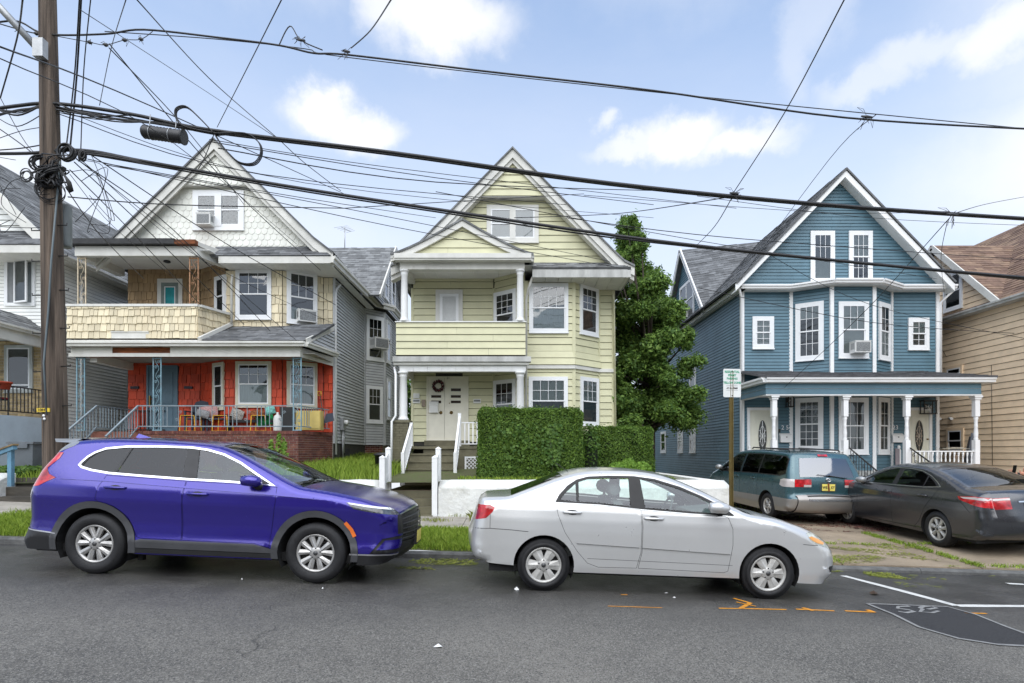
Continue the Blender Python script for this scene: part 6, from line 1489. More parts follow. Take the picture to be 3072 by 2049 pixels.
# ------------------------------------------------------------------ blue violet SUV
suv = car_root('parked_car',(-4.99,6.78,.158),(-2.33,6.78,.045),.90,'violet blue SUV parked at the kerb in front of the cream and red house')
body_b = paint('suv_paint',srgb('#271a86'),.5,.24,.3); clad = mat('grey_cladding',(.055,.056,.06),.55,var=.1); clad_d = mat('black_cladding',(.014,.014,.015),.5,var=.1)
ch = [(-.86,.27,.10,0),(-.91,.36,.14,.03),(-.915,.46,.20,.06),(-.90,.63,.22,.07),(-.895,.80,.22,.07),(-.875,.95,.20,.06),(-.83,1.06,.17,.05),(-.76,1.25,.14,.06),(-.67,1.38,.11,.07),(-.61,1.48,.09,.06),(-.50,1.56,.08,.05),(-.30,1.595,.08,.04),(0,1.615,.08,.035),(.5,1.625,.08,.03),(1.0,1.615,.08,.03),(1.32,1.585,.08,.04),(1.62,1.48,.07,.05),(1.95,1.33,.07,.06),(2.25,1.19,.08,.05),(2.42,1.135,.09,.03),(2.7,1.10,.10,.03),(3.0,1.055,.12,.03),(3.25,1.0,.14,.03),(3.45,.935,.18,.04),(3.565,.86,.23,.06),(3.605,.75,.27,.08),(3.61,.6,.28,.09),(3.60,.45,.27,.09),(3.56,.33,.25,.06),(3.45,.25,.2,0)]
zc = .36; xw = (0.0,2.635)
C1 = Car(suv,ch,[(.2,.90),(.42,.925),(.50,.905),(.62,.898),(.76,.912),(.90,.934),(1.0,.927),(1.07,.905),(1.12,.885),(1.19,.86),(1.55,.70),(1.65,.66)],[(3.07,.24),(2.26,.27),(.37,.27),(-.36,.27)],plan=(.05,2.6,.06,0))
A1 = [arc(x,zc,.435,0,360,36)[:-1] for x in xw]; K1 = [arc(x,zc,.515,0,360,40)[:-1] for x in xw]
glassR = [(-.235,1.285),(-.18,1.375),(-.10,1.445),(.02,1.495),(.285,1.525),(.16,1.205),(.0,1.22),(-.15,1.245)]
glassD = [(.305,1.527),(.61,1.543),(.965,1.548),(1.0,1.185),(.6,1.19),(.20,1.203)]
bpl = [(.972,1.548),(1.105,1.54),(1.165,1.175),(1.01,1.18)]
glassF = [(1.115,1.535),(1.25,1.52),(1.43,1.475),(1.62,1.39),(1.80,1.29),(1.95,1.19),(1.97,1.165),(1.175,1.175)]
sail = [(1.975,1.185),(2.09,1.145),(1.985,1.155)]
dlo = [(-.285,1.29),(-.26,1.335),(-.21,1.40),(-.14,1.455),(-.02,1.51),(.23,1.545),(.61,1.562),(1.01,1.566),(1.22,1.545),(1.43,1.497),(1.65,1.408),(1.89,1.275),(2.13,1.14),(1.56,1.158),(1.07,1.165),(.53,1.182),(.12,1.198),(-.10,1.225),(-.23,1.255)]
sill = [(.36,.28),(2.27,.28),(2.25,.36),(2.106,.401),(1.92,.445),(.569,.449),(.468,.42),(.38,.40)]
rb_ = [(-.95,.20),(-.30,.20),(-.40,.49),(-.50,.475),(-.95,.52)]; fb_ = [(3.04,.22),(3.62,.22),(3.62,.36),(3.45,.375),(3.04,.375)]
tail = [(-.93,1.03),(-.93,1.20),(-.80,1.33),(-.70,1.43),(-.52,1.43),(-.54,1.36),(-.65,1.24),(-.60,1.17),(-.50,1.13),(-.60,1.08),(-.68,1.03),(-.88,1.0)]
head = [(2.98,.985),(3.08,.91),(3.30,.872),(3.64,.835),(3.64,.905),(3.42,.93),(3.2,.957)]
fog = [(3.28,.38),(3.42,.56),(3.55,.58),(3.64,.575),(3.64,.375),(3.45,.378)]
fogi = [(3.36,.43),(3.45,.54),(3.64,.54),(3.64,.43)]
grs = [(3.565,.84),(3.66,.84),(3.66,.60),(3.575,.60)]
door_r = [(.10,1.185),(.04,1.05),(.02,.90),(.07,.86),(.24,.82),(.40,.70),(.52,.47),(.57,.455),(1.05,.452),(1.045,.98),(1.06,1.155),(.6,1.17)]
door_f = [(1.065,1.155),(1.052,.98),(1.057,.452),(1.92,.45),(2.10,.405),(2.10,.50),(2.12,.66),(2.155,.95),(2.15,1.128),(1.6,1.148)]
amber = wide([(2.985,.745),(3.06,.66),(3.10,.58)],.045)
C1.side('body',body_b,[C1.outline],K1 + [dlo,sill,rb_,fb_,tail,head,fog,grs,door_r,door_f])
C1.side('door',body_b,[door_r],K1,gap=.005); C1.side('door',body_b,[door_f],K1,gap=.005)
for k_ in K1: C1.side('arch_cladding',clad,[[p for p in k_ if p[1] > .26]],A1,inset=-.012)
C1.side('sill_cladding',clad,[[(.38,.40),(.468,.42),(.569,.449),(1.92,.445),(2.106,.401),(2.25,.36),(2.26,.345),(.37,.345)]],K1,inset=-.008)
C1.side('lower_sill',clad_d,[[(.37,.285),(2.26,.285),(2.255,.34),(.375,.34)]],K1,inset=-.012)
C1.side('rear_bumper_trim',clad_d,[rb_],K1,inset=-.006); C1.side('front_bumper_trim',clad_d,[fb_],K1,inset=-.008)
for b_ in (wide([(3.05,.37),(3.45,.37),(3.6,.355)],.018),wide([(-.45,.475),(-.93,.515)],.015)): C1.side('bumper_line',mat('silver_trim',(.45,.45,.46),.35,metal=.7),[b_],inset=-.012)
C1.side('tail_light',mat('lens_red',(.55,.01,.015),.2,var=.25,vscale=9,coat=1),[tail],inset=-.004)
C1.side('headlight',mat('headlight_dark',(.06,.065,.07),.12,var=.6,vscale=14,coat=1),[head],inset=-.001)
C1.side('daytime_strip',mat('drl_white',(.75,.77,.78),.2,coat=1),[[(3.0,.985),(3.2,.962),(3.42,.935),(3.64,.905),(3.64,.885),(3.42,.915),(3.2,.94),(3.03,.965)]],inset=-.005)
C1.side('fog_recess',clad_d,[fog],[fogi],inset=.015); C1.side('fog_insert',body_b,[fogi],inset=.004); C1.side('grille_side',clad_d,[grs],inset=.006)
chr_ = mat('satin_chrome',(.72,.73,.74),.22,metal=.9,var=.02)
C1.side('window_trim',chr_,[dlo],[shrink(dlo,.023)],inset=-.004)
C1.side('window_surround',clad_d,[shrink(dlo,.023)],[shrink(glassR,-.0),glassD,glassF],inset=.002)
privacy = glass('privacy_glass',(.14,.14,.145),.04,.01); clear = glass('clear_auto_glass',(.80,.90,.87),.07,.01)
C1.side('quarter_window',privacy,[glassR],inset=.008); C1.side('rear_door_window',privacy,[glassD],inset=.008); C1.side('front_door_window',clear,[glassF],inset=.008)
C1.side('spoiler_side',mat('silver_spoiler',(.22,.23,.24),.3,coat=.6),[[(-.72,1.43),(-.66,1.60),(-.40,1.60),(-.385,1.55),(-.42,1.515),(-.57,1.44)]],inset=-.003)
C1.side('side_marker',mat('amber_lens',(.75,.16,.02),.3,coat=1),[amber],inset=-.016)
C1.side('crease_line',body_b,[wide([(-.45,1.13),(.1,1.125),(1.06,1.085),(2.1,1.045),(2.6,1.02)],.022)],inset=-.008)
inner = [C1.outline]; C1.side('inner_shell',under_m,[[(-.80,.28),(-.85,.9),(-.70,1.18),(2.15,1.10),(2.9,1.0),(3.4,.86),(3.42,.3)]],A1,inset=.03)
# over the top
sA,sB,sR0,sR1 = C1.sx(1.33),C1.sx(2.40),C1.sz(1.10,False),C1.sz(1.47,False)
C1.band('roof',body_b,C1.sx(-.40),sA); C1.band('hood',body_b,sB + .03,C1.sz(.86,True)); C1.band('hood_edge',clad_d,sB,sB + .03,inset=.01)
C1.band('windscreen',glass('windscreen_glass',(.78,.90,.84),.16,.01),sA,sB,-.93,.93,inset=.004)
for a,b in ((-1,-.93),(.93,1)): C1.band('windscreen_pillar',body_b if abs(a) == 1 else body_b,sA,sB,a,b,nt=2)
C1.band('rear_window',privacy,sR0,sR1,-.92,.92); C1.band('tailgate',body_b,0,sR0); C1.band('tailgate_top',body_b,sR1,C1.sx(-.40))
gz0,gz1 = C1.sz(.50,True),C1.sz(.845,True)
C1.band('nose',body_b,C1.sz(.86,True),gz1); C1.band('grille',clad_d,gz1,gz0,inset=.02); C1.band('bumper_lower',clad_d,gz0,C1.S[-1])
for z in (.84,.78,.72,.66,.60,.54): C1.band('grille_bar',clad if z < .83 else chr_,C1.sz(z,True) - .008,C1.sz(z,True) + .008,-1,1,inset=-.004,nt=16)
q = MB()
for i in range(-8,9):
 for j in range(5): k0 = C1.pos(C1.sz(.82 - j * .06,True),0,-.004,y=i * .062 + (j % 2) * .031); q.add([k0 + Vector((.004,-.02,0)),k0 + Vector((.008,0,-.028)),k0 + Vector((.004,.02,0)),k0 + Vector((.008,0,.028))],[(0,1,2,3)])
q.build('grille_mesh',clad_d,suv,kind='stuff')
eb = C1.pos(C1.sz(.74,True),0,-.02); q = MB(); q.box(eb.x,eb.x + .012,-.06,-.04,eb.z - .05,eb.z + .05); q.box(eb.x,eb.x + .012,.04,.06,eb.z - .05,eb.z + .05); q.box(eb.x,eb.x + .012,-.04,.04,eb.z - .01,eb.z + .01); q.build('emblem',chrome,suv)
plate_obj(suv,(3.72,0,.50),math.pi / 2,'')
q = MB(); q.box(3.66,3.72,-.17,.17,.40,.60); q.build('plate_bracket',clad_d,suv)
q = MB(); q.tube([(-.50,.0,1.60),(-.62,-.0,1.60),(-.73,0,1.585)],[.03,.02,.01],6); q.build('spoiler_lamp',clad_d,suv)
q = MB(); q.add([(-.40,-.60,1.605),(-.40,.60,1.605),(-.80,.53,1.59),(-.80,-.53,1.59),(-.50,-.62,1.55),(-.50,.62,1.55),(-.78,.54,1.55),(-.78,-.54,1.55)],[(0,1,2,3),(4,7,6,5),(0,3,7,4),(1,5,6,2),(3,2,6,7)]); q.build('spoiler',mat('silver_spoiler',(.22,.23,.24),.3,coat=.6),suv)
q = MB(); q.add([(-.13,-.03,1.635),(-.13,.03,1.635),(.12,.02,1.64),(.12,-.02,1.64),(-.10,0,1.70)],[(0,1,4),(1,2,4),(2,3,4),(3,0,4)]); q.build('fin_antenna',body_b,suv)
def mirror(root,p,m1,m2,sd,w=.24,h=.13):
 q = MB(); x,y,z = p; q.tube([(x - .11,y,z),(x - .09,y,z + .005),(x,y,z + .01),(x + .09,y,z),(x + .13,y,z - .01)],[.02,.06,.07,.06,.02],12); v = [(a,y + (b - y) * 1.2,c) for a,b,c in q.v]; q.v = v; q.build('mirror',m1,root)
 q = MB(); q.tube([(x + .04,y - sd * .06,z - .04),(x + .07,y - sd * .16,z - .10)],[.05,.04],8); q.build('mirror_arm',m2,root)
for sd in (-1,1): mirror(suv,(1.88,sd * (C1.W([(1.88,1.17)])[0] + .13),1.19),body_b,clad_d,sd)
def handle(car,root,x0,x1,z,m,sd):
 for s_ in (sd,):
  q = MB(); p0 = car.on(x0,z,s_,.018); p1 = car.on(x1,z,s_,.018); q.tube([car.on(x0,z,s_,0),p0 + (p1 - p0) * .08,p0 + (p1 - p0) * .5 + Vector((0,s_ * .006,0)),p0 + (p1 - p0) * .92,car.on(x1,z,s_,0)],[.012,.015,.015,.015,.012],8); q.build('door_handle',m,root)
  c = (x0 + x1) / 2; q = MB(); e = [(c + .07 * math.cos(i * .5236),z + .030 * math.sin(i * .5236)) for i in range(12)]; q.add([car.on(a,b,s_,.0015) for a,b in e],[tuple(range(12))]); q.build('handle_recess',clad_d,root)
for sd in (-1,1): handle(C1,suv,.113,.373,1.045,body_b,sd); handle(C1,suv,1.10,1.355,1.01,body_b,sd)
wheels(suv,xw,(zc,zc),.362,.235,.232,'twin5',mat('alloy_silver',(.50,.49,.47),.35,metal=.6,var=.12,vscale=9),.905)
wells(C1,xw,(zc,zc),.437,under_m,.9,suv)
q = MB(); q.box(-.75,3.35,-.80,.80,.24,.34); q.box(.45,2.1,-.86,.86,.25,.45); q.build('underbody',under_m,suv); q = MB(); q.tube([(-.3,-.35,.27),(.55,-.35,.25),(2.3,-.3,.25)],.03,6); q.box(.44,.50,-.75,-.68,.16,.27); q.build('exhaust',under_m,suv)
q = MB(); q.add([(2.0,-.72,1.08),(2.0,.72,1.08),(2.42,.72,1.13),(2.42,-.72,1.13),(1.9,-.72,.9),(1.9,.72,.9)],[(0,1,2,3),(0,4,5,1)]); q.tube([(1.78 + .06 * math.cos(a),.36 + .18 * math.sin(a),1.02 + .17 * math.cos(a)) for a in [i * math.pi / 8 for i in range(17)]],.014,6,False); q.build('dashboard',interior_d,suv)
seats(suv,[(1.05,.60,False),(.15,.62,True)],.3,interior_m)
# ------------------------------------------------------------------ silver sedan
sed = car_root('parked_car',(.365,6.68,-.018),(3.0,6.68,-.116),.84,'silver sedan parked at the kerb in front of the white retaining wall')
body_s = paint('silver_paint',srgb('#cbcbc9'),.45,.30,.25)
ch = [(-.70,.31,.10,0),(-.83,.355,.14,.03),(-.88,.47,.18,.06),(-.885,.60,.20,.07),(-.865,.72,.19,.06),(-.835,.85,.17,.05),(-.81,.97,.14,.04),(-.76,1.05,.11,.03),(-.62,1.07,.10,.01),(-.45,1.085,.09,.01),(-.28,1.15,.08,.02),(-.02,1.255,.08,.03),(.22,1.345,.08,.035),(.45,1.405,.08,.035),(.76,1.430,.08,.035),(1.1,1.432,.08,.03),(1.40,1.395,.08,.035),(1.65,1.315,.07,.04),(1.95,1.19,.07,.05),(2.25,1.045,.07,.05),(2.42,.98,.08,.03),(2.7,.94,.09,.03),(2.95,.875,.11,.03),(3.17,.80,.14,.03),(3.34,.705,.18,.04),(3.45,.60,.22,.06),(3.50,.50,.25,.08),(3.51,.40,.26,.08),(3.48,.28,.25,.06),(3.38,.19,.2,0)]
zc = .305; xw = (-.005,2.636); A2 = [arc(x,zc,.355,0,360,36)[:-1] for x in xw]
C2 = Car(sed,ch,[(.15,.82),(.30,.845),(.50,.855),(.70,.855),(.86,.845),(.95,.83),(1.03,.80),(1.30,.67),(1.42,.61)],[(3.03,.20),(2.28,.235),(.36,.235),(-.36,.29)],plan=(.06,2.5,.05,.1))
dlo = [(.105,1.045),(.15,1.13),(.25,1.24),(.36,1.315),(.50,1.355),(.75,1.375),(1.05,1.38),(1.30,1.355),(1.60,1.275),(1.85,1.175),(2.08,1.065),(2.215,.965),(1.70,.972),(1.12,1.0),(.63,1.035)]
gR = [(.165,1.075),(.22,1.15),(.345,1.262),(.362,1.057)]; gR2 = [(.385,1.285),(.50,1.325),(.75,1.345),(.985,1.35),(.99,1.03),(.63,1.055),(.385,1.060)]
gF = [(1.125,1.348),(1.30,1.328),(1.58,1.25),(1.80,1.165),(1.96,1.085),(1.955,.985),(1.70,.995),(1.165,1.02)]
tl = [(-.90,.975),(-.66,.985),(-.60,.955),(-.63,.90),(-.70,.83),(-.90,.785)]; hl = [(3.07,.79),(3.12,.80),(3.30,.735),(3.50,.61),(3.50,.555),(3.30,.63),(3.17,.665),(3.10,.715)]
d_r = [(.11,1.035),(.14,.90),(.225,.70),(.38,.48),(.50,.35),(.63,.305),(1.08,.31),(1.125,.50),(1.128,.80),(1.108,.995),(.63,1.025)]
d_f = [(1.116,.99),(1.135,.80),(1.133,.50),(1.095,.31),(2.10,.295),(2.15,.315),(2.195,.62),(2.19,.81),(2.14,.935),(2.10,.955),(1.7,.962)]
C2.side('body',body_s,[C2.outline],A2 + [dlo,tl,hl,d_r,d_f]); C2.side('door',body_s,[d_r],A2,gap=.0045); C2.side('door',body_s,[d_f],A2,gap=.0045)
C2.side('window_surround',mat('dark_trim',(.014,.013,.012),.6),[dlo],[gR,gR2,gF],inset=-.001)
C2.side('quarter_window',clear,[gR],inset=.008); C2.side('rear_door_window',clear,[gR2],inset=.008); C2.side('front_door_window',clear,[gF],inset=.008)
C2.side('tail_light',mat('lens_red',(.55,.01,.015),.2,var=.25,vscale=9,coat=1),[tl],inset=-.003)
C2.side('headlight',mat('lens_clear',(.50,.52,.45),.15,var=.3,vscale=10,coat=1),[hl],inset=-.002); C2.side('indicator',mat('amber_soft',(.70,.30,.05),.3,coat=1),[[(3.09,.745),(3.12,.715),(3.19,.68),(3.28,.66),(3.31,.68),(3.22,.725),(3.13,.755)]],inset=-.006)
mo = [wide([(.37,.598),(1.10,.574)],.036),wide([(1.135,.572),(2.165,.535)],.036)]
for k_ in mo: C2.side('door_moulding',body_s,[k_],inset=-.016)
C2.side('moulding_shadow_gap',clad_d,[wide([(.37,.577),(1.10,.553)],.006),wide([(1.135,.551),(2.165,.514)],.006)],inset=-.003)
gp_line = [wide([(-.86,.698),(-.65,.712),(-.40,.705),(-.20,.692)],.006),wide([(3.02,.66),(3.10,.655),(3.20,.652)],.006),wide([(-.655,.98),(-.65,.71)],.005),wide([(.50,.405),(2.2,.385)],.004)]
C2.side('panel_gap',clad_d,gp_line,inset=-.0008)
C2.side('fog_opening',clad_d,[[(3.36,.385),(3.38,.405),(3.52,.40),(3.52,.33),(3.40,.325)]],inset=-.003)
C2.side('inner_shell',under_m,[[(-.70,.28),(-.70,.80),(-.60,1.0),(2.2,.90),(2.9,.80),(3.2,.65),(3.25,.25)]],A2,inset=.03)
sA,sB,sR0,sR1 = C2.sx(1.45),C2.sx(2.42),C2.sx(-.42),C2.sx(.20)
C2.band('roof',body_s,sR1,sA); C2.band('rear_window',glass('green_glass',(.30,.42,.34),.2),sR0,sR1,-.93,.93,inset=.003)
for a,b in ((-1,-.93),(.93,1)): C2.band('rear_pillar',body_s,sR0,sR1,a,b,nt=2); C2.band('windscreen_pillar',body_s,sA,sB,a,b,nt=2)
C2.band('windscreen',MATS['windscreen_glass'],sA,sB,-.93,.93,inset=.004); C2.band('boot_lid',body_s,C2.sz(.72,False),sR0); C2.band('rear_bumper',body_s,0,C2.sz(.72,False))
C2.band('hood',body_s,sB + .03,C2.sz(.66,True)); C2.band('hood_edge',clad_d,sB,sB + .03,inset=.01); C2.band('front_bumper',body_s,C2.sz(.66,True),C2.S[-1]); C2.band('grille',clad_d,C2.sz(.62,True),C2.sz(.54,True),-.75,.75,inset=-.004)
for sd in (-1,1): mirror(sed,(1.99,sd * (C2.W([(1.98,1.02)])[0] + .10),1.05),body_s,clad_d,sd); handle(C2,sed,.20,.415,.935,body_s,sd); handle(C2,sed,1.15,1.375,.898,body_s,sd)
C2.side('sail_panel',MATS['dark_trim'],[[(1.97,1.07),(2.20,.96),(1.97,.975)]],inset=-.003)
wheels(sed,xw,(.30,.30),.312,.195,.215,'six',mat('hubcap_silver',(.52,.51,.48),.4,metal=.35,var=.10,vscale=9,dirt=.3,dirtcol=(.2,.18,.15)),.835); wells(C2,xw,(zc,zc),.357,under_m,.84,sed)
q = MB(); q.box(-.65,3.25,-.74,.74,.20,.28); q.build('underbody',under_m,sed)
q = MB(); q.add([(1.95,-.68,.93),(1.95,.68,.93),(2.42,.68,.98),(2.42,-.68,.98),(1.85,-.68,.75),(1.85,.68,.75)],[(0,1,2,3),(0,4,5,1)]); q.tube([(1.72 + .06 * math.cos(a),.34 + .18 * math.sin(a),.90 + .17 * math.cos(a)) for a in [i * math.pi / 8 for i in range(17)]],.014,6,False); q.build('dashboard',interior_m,sed)
seats(sed,[(1.02,.45,False),(.22,.36,True)],.3,interior_m)
q = MB(); q.tube([(.28,-.40,1.40),(.12,-.43,1.50)],.004,4); q.build('aerial',black_iron,sed)
# ------------------------------------------------------------------ charcoal sedan on the driveway
def drive_car(name,x,y,yaw,label):
 z = z_verge(x,y) - .012; t = bpy.data.objects.new(name,None); COL.objects.link(t); t.location = (x,y,z + .003); dv = Vector((math.cos(yaw),math.sin(yaw)))
 zf = z_verge(x + dv.x * 2.8,y + dv.y * 2.8) - .012; lat = z_verge(x - dv.y,y + dv.x) - z_verge(x,y)
 M3 = Matrix.Rotation(yaw,3,'Z') @ Matrix.Rotation(-math.atan((zf - z) / 2.8),3,'Y') @ Matrix.Rotation(math.atan(lat),3,'X'); t.rotation_euler = M3.to_euler(); ORG[t.name] = Vector(); return tag(t,label,'car')
YAW = math.radians(92)
cam_ = drive_car('parked_car',8.72,10.55,math.radians(91),'charcoal grey sedan parked nose in on the concrete driveway at the right')
body_c = paint('charcoal_paint',(.045,.047,.052),.5,.25,.3)
ch = [(-.85,.26,.12,0),(-.99,.33,.16,.06),(-1.03,.48,.22,.10),(-1.035,.62,.22,.10),(-1.01,.74,.21,.09),(-.985,.85,.19,.08),(-.96,.96,.17,.07),(-.91,1.06,.13,.05),(-.75,1.105,.10,.02),(-.50,1.13,.09,.02),(-.20,1.23,.08,.03),(.15,1.34,.08,.035),(.5,1.42,.08,.035),(.9,1.455,.08,.035),(1.3,1.455,.08,.03),(1.65,1.40,.08,.035),(2.0,1.27,.08,.04),(2.35,1.11,.08,.05),(2.6,1.03,.09,.03),(3.0,.96,.12,.03),(3.35,.86,.2,.04),(3.6,.72,.3,.07),(3.70,.55,.34,.09),(3.70,.40,.34,.09),(3.6,.22,.2,0)]
zc = .33; xw = (0,2.775); A3 = [arc(x,zc,.37,0,360,36)[:-1] for x in xw]
C3 = Car(cam_,ch,[(.15,.86),(.30,.90),(.55,.91),(.78,.91),(.92,.895),(1.0,.87),(1.06,.83),(1.35,.68),(1.45,.64)],[(3.2,.2),(2.4,.22),(.40,.22),(-.40,.25)],plan=(.05,2.7,.05,0))
dlo = [(-.02,1.10),(.10,1.18),(.33,1.29),(.60,1.365),(.9,1.395),(1.3,1.395),(1.6,1.34),(1.95,1.21),(2.2,1.10),(2.33,1.02),(1.2,1.04),(.4,1.06)]
gR = [(.08,1.10),(.20,1.18),(.38,1.265),(.40,1.085)]; gR2 = [(.42,1.28),(.62,1.345),(.9,1.37),(1.12,1.37),(1.14,1.06),(.42,1.085)]; gF = [(1.24,1.37),(1.32,1.37),(1.58,1.315),(1.92,1.185),(2.1,1.10),(2.12,1.045),(1.27,1.06)]
tl = [(-1.1,.985),(-.80,1.005),(-.46,.985),(-.52,.93),(-.80,.86),(-1.1,.80)]
C3.side('body',body_c,[C3.outline],A3 + [dlo,tl]); C3.side('window_surround',clad_d,[dlo],[gR,gR2,gF],inset=-.001); C3.side('window_trim',chr_,[dlo],[shrink(dlo,.012)],inset=-.005)
C3.side('quarter_window',glass('tint_glass',(.40,.46,.42),.18),[gR],inset=.008); C3.side('rear_door_window',MATS['tint_glass'],[gR2],inset=.008); C3.side('front_door_window',MATS['tint_glass'],[gF],inset=.008)
dl = lambda p: wide(p,.007); C3.side('panel_gap',under_m,[dl([(.0,1.09),(.06,.95),(.28,.68),(.42,.42),(.55,.30)]),dl([(1.19,1.05),(1.20,.7),(1.17,.3)]),dl([(2.3,1.02),(2.33,.8),(2.28,.3)]),dl([(.5,.29),(2.3,.27)]),dl([(-.45,.93),(-.60,.86),(-.75,.72)])],inset=-.0012)
C3.side('tail_light',MATS['lens_red'],[tl],inset=-.003); C3.side('tail_light_strip',mat('lens_white',(.55,.50,.48),.2,coat=1),[[(-1.1,.975),(-.80,.995),(-.52,.977),(-.60,.955),(-.8,.955),(-1.1,.935)]],inset=-.005)
C3.side('inner_shell',under_m,[[(-.80,.28),(-.80,.85),(2.4,.95),(3.3,.7),(3.35,.25)]],A3,inset=.03)
sA,sB,sR0,sR1 = C3.sx(1.72),C3.sx(2.60),C3.sx(-.50),C3.sx(.30); zt0,zt1 = C3.sz(.80,False),C3.sz(.985,False)
C3.band('roof',body_c,sR1,sA); C3.band('rear_window',MATS['tint_glass'],sR0,sR1,-.92,.92,inset=.003); C3.band('windscreen',MATS['windscreen_glass'],sA,sB,-.93,.93,inset=.004)
for a,b in ((-1,-.92),(.92,1)): C3.band('rear_pillar',body_c,sR0,sR1,a,b,nt=2); C3.band('windscreen_pillar',body_c,sA,sB,a,b,nt=2)
C3.band('boot_lid',body_c,zt0,sR0,-.62,.62); C3.band('rear_bumper',body_c,0,zt0); C3.band('hood',body_c,sB,C3.sz(.7,True)); C3.band('front_bumper',body_c,C3.sz(.7,True),C3.S[-1])
for a,b in ((-1,-.62),(.62,1)):
 C3.band('tail_light',MATS['lens_red'],zt0,zt1,a,b,nt=4); C3.band('boot_side',body_c,zt1,sR0,a,b,nt=4); C3.band('tail_light_strip',MATS['lens_white'],C3.sz(.945,False),zt1 - .01,a,b,nt=4,inset=-.004)
C3.band('plate_recess',under_m,C3.sz(.70,False),C3.sz(.90,False),-.34,.34,inset=-.001); C3.band('lid_trim',chrome,C3.sz(.905,False),C3.sz(.925,False),-.45,.45,inset=-.012)
pp = C3.pos(C3.sz(.80,False),0,-.012); plate_obj(cam_,(pp.x - .01,0,.80),-math.pi / 2,'M30    ')
pe = C3.pos(C3.sz(.965,False),0,-.014); q = MB(); q.tube([(pe.x - .006,.085 * math.cos(a),pe.z + .055 * math.sin(a)) for a in [i * math.pi / 10 for i in range(21)]],.008,6,False); q.tube([(pe.x - .008,.035 * math.cos(a),pe.z + .05 * math.sin(a)) for a in [i * math.pi / 10 for i in range(21)]],.006,6,False); q.tube([(pe.x - .008,.06 * math.cos(a),pe.z + .022 + .022 * math.sin(a)) for a in [i * math.pi / 10 for i in range(21)]],.006,6,False); q.build('emblem',chrome,cam_)
for sd in (-1,1): mirror(cam_,(2.12,sd * (C3.W([(2.1,1.05)])[0] + .10),1.08),galv,clad_d,sd); handle(C3,cam_,.22,.45,.92,body_c,sd); handle(C3,cam_,1.28,1.50,.90,body_c,sd)
wheels(cam_,xw,(zc,zc),.328,.215,.222,'seven',MATS['hubcap_silver'],.895); wells(C3,xw,(zc,zc),.372,under_m,.9,cam_)
q = MB(); q.box(-.8,3.45,-.80,.80,.20,.28); q.build('underbody',under_m,cam_); seats(cam_,[(1.15,.48,False),(.25,.38,True)],.3,interior_d)
q = MB(); q.add([(2.0,-.7,.98),(2.0,.7,.98),(2.58,.7,1.02),(2.58,-.7,1.02)],[(0,1,2,3)]); q.build('dashboard',interior_d,cam_)
# ------------------------------------------------------------------ teal minivan
van = drive_car('parked_car',7.18,14.15,math.radians(93.5),'dented teal minivan with silver lower trim parked before the porch of the blue house')
body_v = paint('teal_paint',srgb('#375960'),.4,.28,.3); body_t = paint('tan_silver_paint',srgb('#8f8b86'),.4,.35,.2)
ch = [(-.85,.30,.12,0),(-1.0,.36,.14,.06),(-1.05,.50,.18,.08),(-1.05,.62,.18,.08),(-1.0,.66,.16,.06),(-.97,.72,.16,.05),(-.965,.95,.15,.05),(-.94,1.10,.14,.05),(-.85,1.32,.12,.05),(-.76,1.50,.11,.05),(-.70,1.60,.10,.04),(-.55,1.655,.09,.03),(0,1.69,.09,.03),(.8,1.70,.09,.03),(1.5,1.68,.09,.03),(1.95,1.62,.08,.04),(2.3,1.46,.08,.05),(2.75,1.22,.08,.06),(3.0,1.08,.09,.04),(3.3,1.0,.12,.03),(3.55,.90,.2,.04),(3.75,.76,.3,.07),(3.85,.55,.34,.08),(3.84,.38,.34,.08),(3.7,.22,.2,0)]
zc = .33; xw = (0,2.9); A4 = [arc(x,zc,.39,0,360,36)[:-1] for x in xw]
C4 = Car(van,ch,[(.2,.88),(.4,.925),(.8,.935),(1.0,.925),(1.08,.905),(1.2,.88),(1.55,.76),(1.7,.70)],[(3.35,.2),(2.5,.22),(.42,.22),(-.42,.28)],plan=(.05,2.9,.03,-.2))
low = [(-1.1,.60),(-.42,.60),(.42,.56),(2.5,.52),(3.4,.50),(3.95,.5),(3.95,.1),(-1.1,.1)]
q1 = [(-.68,1.50),(-.55,1.56),(.45,1.59),(.45,1.12),(-.55,1.13),(-.75,1.18)]; q2 = [(.50,1.59),(1.35,1.58),(1.38,1.10),(.50,1.12)]; q3 = [(1.45,1.57),(1.85,1.54),(2.1,1.44),(2.45,1.24),(2.62,1.12),(2.62,1.07),(1.47,1.09)]
tl = [(-1.1,1.05),(-.75,1.06),(-.62,1.03),(-.60,.90),(-.72,.87),(-1.1,.87)]
C4.side('body',body_v,[C4.outline],A4 + [low,q1,q2,q3,tl]); None
C4.side('lower_body',body_t,[low],A4,inset=-.004)
C4.side('rear_side_window',privacy,[q1],inset=.0); C4.side('sliding_door_window',privacy,[q2],inset=.0); C4.side('front_door_window',MATS['tint_glass'],[q3],inset=.0)
C4.side('window_surround',clad_d,[shrink(q,-.025) for q in (q1,q2,q3)],[q1,q2,q3],inset=-.002)
C4.side('tail_light',MATS['lens_white'],[tl],inset=-.003,sides=(1,)); C4.side('tail_light',MATS['lens_red'],[tl],inset=-.003,sides=(-1,))
C4.side('panel_gap',under_m,[dl([(.47,1.6),(.47,.9),(.47,.3)]),dl([(1.41,1.6),(1.42,.8),(1.42,.26)]),dl([(2.63,1.07),(2.66,.8),(2.6,.3)]),dl([(.47,.95),(-.65,.95)])],inset=-.0015)
fl_ = [(-.30,.86),(-.12,.86),(-.12,1.0),(-.30,1.0)]; C4.side('fuel_flap',body_v,[fl_],inset=-.004,sides=(1,))
